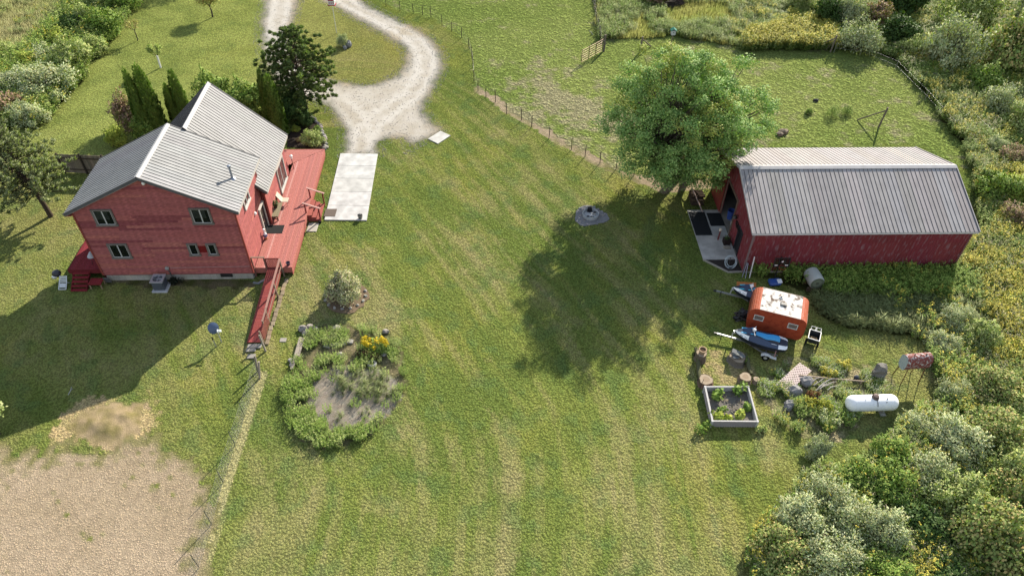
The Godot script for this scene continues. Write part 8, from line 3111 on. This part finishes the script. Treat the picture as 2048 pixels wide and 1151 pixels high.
# ---------------------------------------------------------------- things by the house
func house_things():
	rng.seed = 121
	# air conditioner
	var o := Vector3(-1.08, 0, 0.78)
	var t := at_house("air_conditioner", "grey air conditioner unit on a pale pad by the shaded house wall", "air conditioner", o)
	var q := MB.new()
	q.col = lin(0.42, 0.43, 0.45)
	q.chamfer(Vector3(0.02, 0.06, 0.0), Vector3(1.02, 0.12, 1.0), 0.02)
	put(q, "pad", M.concrete, t)
	q = MB.new()
	q.col = lin(0.10, 0.115, 0.14)
	q.chamfer(Vector3(0, 0.47, 0), Vector3(0.76, 0.70, 0.76), 0.06)
	put(q, "coil_body", M.metal, t)
	for k in 9:
		q = MB.new()
		q.col = lin(0.17, 0.19, 0.22)
		for s in [-1.0, 1.0]:
			q.box(Vector3(0, 0.20 + 0.065 * k, s * 0.385), Vector3(0.66, 0.018, 0.012))
			q.box(Vector3(s * 0.385, 0.20 + 0.065 * k, 0), Vector3(0.012, 0.018, 0.66))
		put(q, "louvre", M.metal, t)
	q = MB.new()
	q.col = lin(0.46, 0.48, 0.51)
	for s in [-1.0, 1.0]:
		q.box(Vector3(0, 0.86, s * 0.36), Vector3(0.84, 0.07, 0.12))
		q.box(Vector3(s * 0.36, 0.86, 0), Vector3(0.12, 0.07, 0.60))
	for sx in [-1.0, 1.0]:
		for sz in [-1.0, 1.0]: q.box(Vector3(sx * 0.27, 0.858, sz * 0.27), Vector3(0.26, 0.06, 0.12), Basis(Vector3.UP, PI / 4 * sx * sz))
	put(q, "top_frame", M.metal, t)
	q = MB.new()
	q.col = lin(0.05, 0.055, 0.065)
	q.lathe([Vector2(0.0, 0.80), Vector2(0.32, 0.80)], 20)
	q.col = lin(0.35, 0.37, 0.40)
	for k in 4: q.box(Vector3(cos(k * PI / 2) * 0.15, 0.83, sin(k * PI / 2) * 0.15), Vector3(0.26, 0.015, 0.10), Basis(Vector3.UP, -k * PI / 2) * Basis(Vector3.RIGHT, 0.4))
	q.lathe([Vector2(0.09, 0.84), Vector2(0.0, 0.87)], 12)
	put(q, "fan", M.metal, t)
	q = MB.new()
	q.col = lin(0.30, 0.32, 0.35)
	for r in [0.13, 0.22, 0.31]:
		var p := PackedVector3Array()
		for k in 25: p.append(Vector3(cos(TAU * k / 24.0) * r, 0.885, sin(TAU * k / 24.0) * r))
		q.tube(p, PackedFloat32Array([0.006]), 4, false)
	put(q, "fan_guard", M.metal, t)
	o = Vector3(-0.15, 0, 0.36)
	t = at_house("black_bush", "dark low plant against the foundation beside the air conditioner", "bush", o)
	q = MB.new()
	for k in 5: clump(q, Vector3(rng.randf_range(-0.3, 0.3), 0.25, rng.randf_range(-0.1, 0.1)), Vector3(0.25, 0.25, 0.2), 70, 0.11, 0.04, [Color(0.012, 0.016, 0.012), Color(0.02, 0.025, 0.015)], 0.1)
	put(q, "foliage", M.leaf, t)
	# red slatted bench, slab and bits beside the porch
	o = Vector3(-5.35, 0, 0.55)
	t = at_house("slatted_bench", "low dark red slatted bench beside the side porch steps", "bench", o)
	for k in 6:
		q = MB.new()
		q.col = vary(lin(0.24, 0.030, 0.035), 0.08)
		q.box(Vector3(-0.36 + 0.143 * k, 0.47, 0), Vector3(0.132, 0.035, 0.62))
		put(q, "slat", M.deck_wood, t)
	q = MB.new()
	q.col = lin(0.15, 0.03, 0.03)
	for s in [-1.0, 1.0]: q.box(Vector3(0, 0.42, s * 0.27), Vector3(0.86, 0.07, 0.04))
	put(q, "frame", M.deck_wood, t)
	for sx in [-1.0, 1.0]:
		for sz in [-1.0, 1.0]:
			q = MB.new()
			q.col = lin(0.30, 0.22, 0.15)
			q.box(Vector3(sx * 0.36, 0.2, sz * 0.25), Vector3(0.08, 0.4, 0.06))
			put(q, "leg", M.old_wood, t)
	o = Vector3(-4.78, 0, 0.25)
	t = at_house("stone_slab", "grey slab leaning on the foundation beside the red bench", "slab", o)
	q = MB.new()
	q.col = lin(0.16, 0.16, 0.17)
	q.chamfer(Vector3(0, 0.28, 0), Vector3(0.40, 0.56, 0.05), 0.012, Basis(Vector3.RIGHT, 0.3))
	put(q, "slab", M.stone, t)
	o = Vector3(-5.75, 0.90, -0.85)
	t = at_house("hooded_stand", "white hooded stand on thin legs at the porch's edge", "stand", o)
	q = MB.new()
	q.col = lin(0.48, 0.50, 0.52)
	q.lathe([Vector2(0.0, 0.98), Vector2(0.06, 0.96), Vector2(0.30, 0.62), Vector2(0.28, 0.60), Vector2(0.0, 0.62)], 10)
	put(q, "hood", M.cloth, t)
	for k in 3:
		q = MB.new()
		q.col = lin(0.05, 0.05, 0.05)
		var a := TAU * k / 3.0
		q.rod(Vector3(cos(a) * 0.1, 0.62, sin(a) * 0.1), Vector3(cos(a) * 0.22, 0.0, sin(a) * 0.22), 0.014)
		put(q, "leg", M.metal, t)
	o = Vector3(-7.62, 0, 0.42)
	t = at_house("folding_chair", "tipped white folding chair frame beside the porch steps", "chair", o)
	q = MB.new()
	q.col = lin(0.50, 0.52, 0.55)
	for s in [-1.0, 1.0]:
		q.tube(PackedVector3Array([Vector3(s * 0.24, 0.04, 0.42), Vector3(s * 0.24, 0.30, 0.05), Vector3(s * 0.22, 0.62, -0.30)]), PackedFloat32Array([0.028]), 6)
		q.rod(Vector3(s * 0.24, 0.30, 0.05), Vector3(s * 0.25, 0.02, -0.25), 0.025)
	q.rod(Vector3(-0.24, 0.04, 0.42), Vector3(0.24, 0.04, 0.42), 0.028)
	put(q, "frame", M.plastic, t)
	q = MB.new()
	q.col = lin(0.52, 0.54, 0.56)
	for k in 4: q.box(Vector3(0, 0.36 + 0.075 * k, -0.01 - 0.085 * k), Vector3(0.44, 0.02, 0.06), Basis(Vector3.RIGHT, 0.85))
	put(q, "backrest", M.plastic, t)
	q = MB.new()
	q.col = lin(0.40, 0.42, 0.44)
	q.box(Vector3(0, 0.20, 0.20), Vector3(0.40, 0.025, 0.30), Basis(Vector3.RIGHT, 0.6))
	put(q, "seat", M.plastic, t)
	o = Vector3(-8.1, 0, -0.05)
	t = at_house("kettle_grill", "black kettle grill with pale front left of the porch", "grill", o)
	q = MB.new()
	q.col = lin(0.02, 0.022, 0.028)
	q.lathe([Vector2(0.0, 0.45), Vector2(0.20, 0.50), Vector2(0.29, 0.66), Vector2(0.29, 0.70), Vector2(0.22, 0.86), Vector2(0.0, 0.93)], 16)
	put(q, "bowl", M.plastic, t)
	for k in 3:
		q = MB.new()
		q.col = lin(0.25, 0.25, 0.25)
		var a := TAU * k / 3.0 + 0.5
		q.rod(Vector3(cos(a) * 0.18, 0.5, sin(a) * 0.18), Vector3(cos(a) * 0.27, 0.0, sin(a) * 0.27), 0.016)
		put(q, "leg", M.metal, t)
	q = MB.new()
	q.col = lin(0.55, 0.56, 0.55)
	q.lump(Vector3(-0.12, 0.55, 0.25), Vector3(0.15, 0.14, 0.08), 2, 0.3, 6, 9)
	put(q, "ash_catcher", M.metal, t)
	# pipes lying at the deck's foot
	for e in [[Vector3(5.3, 0.07, 0.55), Vector3(5.75, 0.12, 0.18), 0.06, "blue-grey downspout piece lying at the ramp's head"], [Vector3(4.95, 0.05, 0.42), Vector3(5.3, 0.05, 0.50), 0.05, "short grey downspout elbow left of the longer piece"]]:
		var pt: Vector3 = e[0]
		t = at_house("downspout_piece", e[3], "pipe", pt)
		q = local_mb(pt, lin(0.34, 0.38, 0.43))
		q.beam(e[0], e[1], e[2] * 2.0, e[2] * 1.6)
		put(q, "pipe", M.metal, t)
	# on the deck
	var dy := 0.752
	o = Vector3(5.60, dy, -4.41)
	t = at_house("door_mat", "dark grey door mat before the front door on the deck", "mat", o)
	q = local_mb(o, lin(0.040, 0.042, 0.042))
	q.box(Vector3(5.62, dy + 0.012, -4.41), Vector3(1.14, 0.022, 0.92))
	put(q, "mat_body", M.rubber, t)
	o = Vector3(5.42, dy, -6.15)
	t = at_house("deck_bench", "weathered plank bench standing along the house wall on the deck", "bench", o)
	for k in 4:
		q = local_mb(o, vary(lin(0.28, 0.245, 0.16), 0.08))
		q.box(Vector3(5.24 + 0.145 * k, dy + 0.46, -6.12), Vector3(0.135, 0.035, 1.65))
		put(q, "seat_plank", M.old_wood, t)
	for z in [-5.42, -6.8]:
		for x in [5.22, 5.64]:
			q = local_mb(o, lin(0.16, 0.085, 0.06))
			q.beam(Vector3(x, dy, z), Vector3(lerpf(x, 5.43, 0.25), dy + 0.44, z), 0.07, 0.07, Vector3.RIGHT)
			put(q, "leg", M.old_wood, t)
		q = local_mb(o, lin(0.17, 0.09, 0.065))
		q.beam(Vector3(5.20, dy + 0.06, z), Vector3(5.62, dy + 0.40, z), 0.05, 0.06)
		q.beam(Vector3(5.64, dy + 0.06, z), Vector3(5.22, dy + 0.40, z + 0.06), 0.05, 0.06)
		put(q, "cross_brace", M.old_wood, t)
	o = Vector3(5.36, dy + 0.48, -6.35)
	t = at_house("potted_plant", "round green potted plant standing on the deck bench", "potted plant", o)
	q = MB.new()
	q.col = lin(0.10, 0.06, 0.045)
	q.lathe([Vector2(0.0, 0.0), Vector2(0.12, 0.0), Vector2(0.16, 0.2), Vector2(0.14, 0.2)], 12)
	put(q, "pot", M.stone, t)
	q = MB.new()
	clump(q, Vector3(0, 0.36, 0), Vector3(0.27, 0.22, 0.27), 260, 0.09, 0.035, [Color(0.055, 0.075, 0.03), Color(0.075, 0.10, 0.035)], 0.1)
	put(q, "foliage", M.leaf, t)
	o = Vector3(5.62, dy, -7.45)
	t = at_house("lounge_chair", "cream folding lounge chair beyond the deck bench", "chair", o)
	q = local_mb(o, lin(0.62, 0.52, 0.42))
	q.box(Vector3(5.75, dy + 0.36, -7.42), Vector3(0.60, 0.04, 0.52))
	put(q, "seat", M.cloth, t)
	q = local_mb(o, lin(0.64, 0.55, 0.45))
	q.box(Vector3(5.42, dy + 0.66, -7.42), Vector3(0.05, 0.66, 0.52), Basis(Vector3.BACK, 0.5))
	put(q, "backrest", M.cloth, t)
	for x in [5.5, 6.0]:
		for z in [-7.2, -7.64]:
			q = local_mb(o, lin(0.5, 0.45, 0.4))
			q.beam(Vector3(x, dy, z), Vector3(x, dy + 0.35, z), 0.03, 0.03, Vector3.RIGHT)
			put(q, "leg", M.metal, t)
	o = Vector3(5.18, dy, -3.35)
	t = at_house("goose_ornament", "white and blue garden ornament standing left of the front door", "garden ornament", o)
	q = MB.new()
	q.col = lin(0.70, 0.69, 0.70)
	q.lathe([Vector2(0.0, 0.16), Vector2(0.10, 0.18), Vector2(0.15, 0.30), Vector2(0.12, 0.46), Vector2(0.06, 0.56), Vector2(0.05, 0.72), Vector2(0.09, 0.80), Vector2(0.07, 0.88), Vector2(0.0, 0.92)], 12)
	put(q, "figure_body", M.plastic, t)
	q = MB.new()
	q.col = lin(0.18, 0.18, 0.30)
	q.lathe([Vector2(0.13, 0.22), Vector2(0.165, 0.31), Vector2(0.13, 0.44)], 12)
	put(q, "figure_coat", M.cloth, t)
	q = MB.new()
	q.col = lin(0.30, 0.12, 0.05)
	q.lathe([Vector2(0.0, 0.0), Vector2(0.12, 0.0), Vector2(0.10, 0.16), Vector2(0.0, 0.17)], 10)
	q.box(Vector3(0.1, 0.82, 0), Vector3(0.09, 0.03, 0.05))
	put(q, "figure_base", M.plastic, t)
	o = Vector3(5.55, dy, -12.0)
	t = at_house("path_lamp", "small white post lamp at the deck's shaded far corner", "lamp", o)
	q = MB.new()
	q.col = lin(0.08, 0.05, 0.04)
	q.rod(Vector3.ZERO, Vector3(0, 0.95, 0), 0.025)
	put(q, "pole", M.metal, t)
	q = MB.new()
	q.col = lin(0.72, 0.70, 0.68)
	q.lathe([Vector2(0.0, 0.95), Vector2(0.09, 0.97), Vector2(0.12, 1.22), Vector2(0.0, 1.30)], 10)
	put(q, "lamp_shade", M.plastic, t)
	o = Vector3(7.28, dy, -0.55)
	t = at_house("deck_pot", "small dark pot at the deck's near outer corner", "flower pot", o)
	q = MB.new()
	q.col = lin(0.045, 0.035, 0.05)
	q.lathe([Vector2(0.0, 0.0), Vector2(0.10, 0.0), Vector2(0.15, 0.24), Vector2(0.12, 0.24), Vector2(0.10, 0.15), Vector2(0.0, 0.15)], 12)
	put(q, "pot", M.plastic, t)
	o = Vector3(8.42, 0, -6.02)
	t = at_house("boot_tray", "small dark boot scraper at the foot of the deck stairs", "boot scraper", o)
	q = MB.new()
	q.col = lin(0.02, 0.02, 0.02)
	q.chamfer(Vector3(0, 0.09, 0), Vector3(0.22, 0.18, 0.16), 0.03)
	put(q, "brush", M.rubber, t)


# ---------------------------------------------------------------- things by the barn
func barn_things():
	rng.seed = 131
	# basketball hoop
	var o := Vector3(1.95, 0, 5.75)
	var t := at_barn("basketball_hoop", "portable basketball hoop with black-framed clear board before the barn wall", "basketball hoop", o)
	var q := MB.new()
	q.col = lin(0.025, 0.07, 0.24)
	q.chamfer(Vector3(-0.1, 0.22, 0.30), Vector3(0.8, 0.28, 0.62), 0.09, Basis(Vector3.BACK, 0.12))
	put(q, "base", M.plastic, t)
	q = MB.new()
	q.col = lin(0.62, 0.66, 0.68)
	q.chamfer(Vector3(0.18, 0.37, 0.36), Vector3(0.34, 0.10, 0.40), 0.04, Basis(Vector3.BACK, 0.12))
	put(q, "weight_bag", M.plastic, t)
	q = MB.new()
	q.col = lin(0.02, 0.02, 0.025)
	q.rod(Vector3(-0.1, 0.2, 0.1), Vector3(-0.02, 2.2, -0.1), 0.04, 8)
	q.beam(Vector3(-0.02, 1.9, -0.08), Vector3(-0.05, 2.2, 0.22), 0.04, 0.05)
	put(q, "pole", M.metal, t)
	var bt := Transform3D(Basis(Vector3.RIGHT, -0.12), Vector3(-0.05, 1.98, 0.26))
	q = MB.new()
	q.xf = bt
	q.col = lin(0.012, 0.012, 0.016)
	for s in [-1.0, 1.0]:
		q.box(Vector3(0, s * 0.34, 0), Vector3(1.08, 0.07, 0.04))
		q.box(Vector3(s * 0.505, 0, 0), Vector3(0.07, 0.62, 0.04))
		q.box(Vector3(s * 0.2, -0.03, 0.004), Vector3(0.05, 0.50, 0.03))
	q.box(Vector3(0, 0.02, 0.006), Vector3(0.36, 0.06, 0.03))
	put(q, "board_frame", M.plastic, t)
	q = MB.new()
	q.xf = bt
	q.box(Vector3(0, 0, 0), Vector3(0.96, 0.62, 0.01))
	put(q, "backboard", M.pane, t)
	q = MB.new()
	q.xf = bt
	q.col = lin(0.62, 0.60, 0.60)
	for s in [-1.0, 1.0]: q.box(Vector3(s * 0.35, -0.22, 0.012), Vector3(0.2, 0.07, 0.01))
	q.box(Vector3(0.02, 0.08, 0.03), Vector3(0.13, 0.10, 0.01), Basis(Vector3.BACK, 0.6))
	put(q, "board_print", M.plastic, t)
	q = MB.new()
	q.col = lin(0.3, 0.05, 0.02)
	var ring := PackedVector3Array()
	for k in 19: ring.append(Vector3(-0.05 + cos(TAU * k / 18.0) * 0.21, 1.76, 0.52 + sin(TAU * k / 18.0) * 0.21))
	q.tube(ring, PackedFloat32Array([0.012]), 5, false)
	put(q, "rim", M.metal, t)
	# drum in the weeds
	var p := Vector3(20.44, 0.00, -36.44)
	t = thing("drum", "grey-white weathered drum lying in the weeds by the barn", "drum", p, 0.12)
	q = MB.new()
	q.col = lin(0.30, 0.32, 0.30)
	q.lathe([Vector2(0.0, -0.62), Vector2(0.40, -0.60), Vector2(0.50, -0.56), Vector2(0.52, -0.2), Vector2(0.52, 0.2), Vector2(0.50, 0.50), Vector2(0.46, 0.54)], 22, Transform3D(Basis(Vector3.RIGHT, PI / 2), Vector3(0, 0.80, -0.1)))
	put(q, "drum_body", M.tank_white, t)
	q = MB.new()
	q.col = lin(0.14, 0.11, 0.08)
	for z in [-0.45, 0.25]: q.box(Vector3(0, 0.15, z), Vector3(0.9, 0.32, 0.14))
	put(q, "bearer", M.old_wood, t)
	q = MB.new()
	for e in [[0.46, 0.30, lin(0.14, 0.17, 0.12)], [0.30, 0.12, lin(0.20, 0.24, 0.17)], [0.12, 0.0, lin(0.12, 0.14, 0.10)]]:
		q.col = e[2]
		q.lathe([Vector2(e[1], 0.535), Vector2(e[0], 0.54)], 18, Transform3D(Basis(Vector3.RIGHT, PI / 2), Vector3(0, 0.80, -0.1)))
	put(q, "end_face", M.cloth, t)
	# hose coil
	o = Vector3(-0.75, 0.0, 4.15)
	t = at_barn("hose_coil", "pale coiled garden hose leaning at the apron's dark bed", "hose", o)
	q = MB.new()
	for k in 7:
		q.col = vary(lin(0.36, 0.42, 0.44), 0.12)
		var pts := PackedVector3Array()
		var r := 0.36 + rng.randf_range(-0.08, 0.08)
		var off := Vector3(rng.randf_range(-0.05, 0.05), 0.42, rng.randf_range(-0.06, 0.06))
		for j in 19:
			var a := TAU * j / 18.0
			pts.append(off + Basis(Vector3.RIGHT, -0.5 + rng.randf_range(-0.02, 0.02)) * Vector3(cos(a) * r, sin(a) * r * 1.1, 0.02 * k - 0.06))
		q.tube(pts, PackedFloat32Array([0.016]), 5, false)
	put(q, "hose", M.plastic, t)
	q = MB.new()
	q.col = lin(0.1, 0.1, 0.1)
	q.rod(Vector3(0, 0.0, -0.12), Vector3(0, 0.6, -0.25), 0.025)
	put(q, "hanger", M.metal, t)
	# poles leaning at the corner
	for e in [[Vector3(0.35, 0, 5.35), Vector3(0.42, 1.6, 4.98), lin(0.60, 0.58, 0.57), 0.045, "white plastic pipe leaning on the barn's near corner"], [Vector3(-0.15, 0, 5.3), Vector3(0.05, 1.05, 4.95), lin(0.20, 0.21, 0.26), 0.03, "grey-blue rod leaning left of the white pipe"], [Vector3(0.05, 0, 5.4), Vector3(0.12, 1.0, 4.97), lin(0.26, 0.27, 0.32), 0.03, "shorter rod leaning between the grey-blue rod and the pipe"]]:
		t = at_barn("leaning_pipe", e[4], "pipe", e[0])
		q = MB.new()
		q.col = e[2]
		q.rod(Vector3.ZERO, e[1] - e[0], e[3], 7)
		put(q, "rod", M.plastic, t)
	t = at_barn("shade_pole", "long reddish-white pole leaning across the apron's back edge", "pole", Vector3(-1.35, 0.07, -1.9))
	q = MB.new()
	q.col = lin(0.48, 0.36, 0.32)
	q.rod(Vector3.ZERO, Vector3(-0.62, 0.9, -1.9), 0.045, 7)
	put(q, "rod", M.old_wood, t)
	q = MB.new()
	q.col = lin(0.2, 0.1, 0.09)
	q.rod(Vector3(-0.62, 0.9, -1.9), Vector3(-0.6, -0.07, -2.0), 0.04, 6)
	put(q, "prop", M.old_wood, t)
	t = at_barn("planter_box", "dark square planter box standing against the barn gable", "planter", Vector3(-0.45, 0.07, 1.75))
	q = MB.new()
	q.col = lin(0.04, 0.03, 0.028)
	q.chamfer(Vector3(0, 0.22, 0), Vector3(0.48, 0.44, 0.48), 0.03)
	put(q, "box", M.old_wood, t)
	q = MB.new()
	clump(q, Vector3(0, 0.55, 0), Vector3(0.22, 0.16, 0.22), 60, 0.1, 0.03, DARKS, 0.2)
	put(q, "foliage", M.leaf, t)
	t = at_barn("flat_stone", "small flat pale stone on the apron below the planter box", "stone", Vector3(-0.5, 0.07, 2.25))
	q = MB.new()
	q.col = lin(0.40, 0.36, 0.30)
	q.chamfer(Vector3(0, 0.05, 0), Vector3(0.5, 0.1, 0.3), 0.03)
	put(q, "slab", M.stone, t)
	t = at_barn("bollard", "short red post with a pale cap on the apron", "post", Vector3(-0.95, 0.07, 1.35))
	q = MB.new()
	q.col = lin(0.20, 0.05, 0.05)
	q.beam(Vector3.ZERO, Vector3(0.02, 0.85, 0), 0.08, 0.08, Vector3.RIGHT)
	put(q, "post", M.paint, t)
	q = MB.new()
	q.col = lin(0.55, 0.47, 0.36)
	q.lathe([Vector2(0.0, 0.85), Vector2(0.09, 0.85), Vector2(0.11, 1.0), Vector2(0.0, 1.04)], 9)
	put(q, "cap", M.plastic, t)
	# seen through the open door
	t = at_barn("blue_bin", "blue plastic bin just inside the barn's big door", "bin", Vector3(0.55, 0.07, -1.15))
	q = MB.new()
	q.col = lin(0.03, 0.06, 0.22)
	q.lathe([Vector2(0.0, 0.0), Vector2(0.24, 0.0), Vector2(0.30, 0.75), Vector2(0.27, 0.75), Vector2(0.22, 0.05)], 16)
	put(q, "bin_body", M.plastic, t)
	t = at_barn("white_tub", "white tub inside the barn door beside the blue bin", "tub", Vector3(0.6, 0.07, -0.3))
	q = MB.new()
	q.col = lin(0.55, 0.58, 0.62)
	q.lathe([Vector2(0.0, 0.0), Vector2(0.22, 0.0), Vector2(0.27, 0.42), Vector2(0.29, 0.42), Vector2(0.25, 0.36), Vector2(0.20, 0.04)], 16)
	put(q, "tub_body", M.plastic, t)
	# a lean-to's dark heap and logs under the maple beside the barn
	t = at_barn("firewood_heap", "dark heap of firewood under the maple by the apron", "firewood", Vector3(-1.5, 0, -3.4))
	for k in 26:
		q = MB.new()
		q.col = vary(lin(0.085, 0.06, 0.045), 0.25)
		var row := k % 7
		var lv := k / 7
		q.rod(Vector3(-0.55, 0.10 + 0.17 * lv, -0.6 + 0.19 * row + 0.08 * (lv % 2)), Vector3(0.45 + rng.randf_range(-0.1, 0.1), 0.10 + 0.17 * lv, -0.6 + 0.19 * row + 0.08 * (lv % 2)), 0.088, 7)
		put(q, "log", M.bark, t)
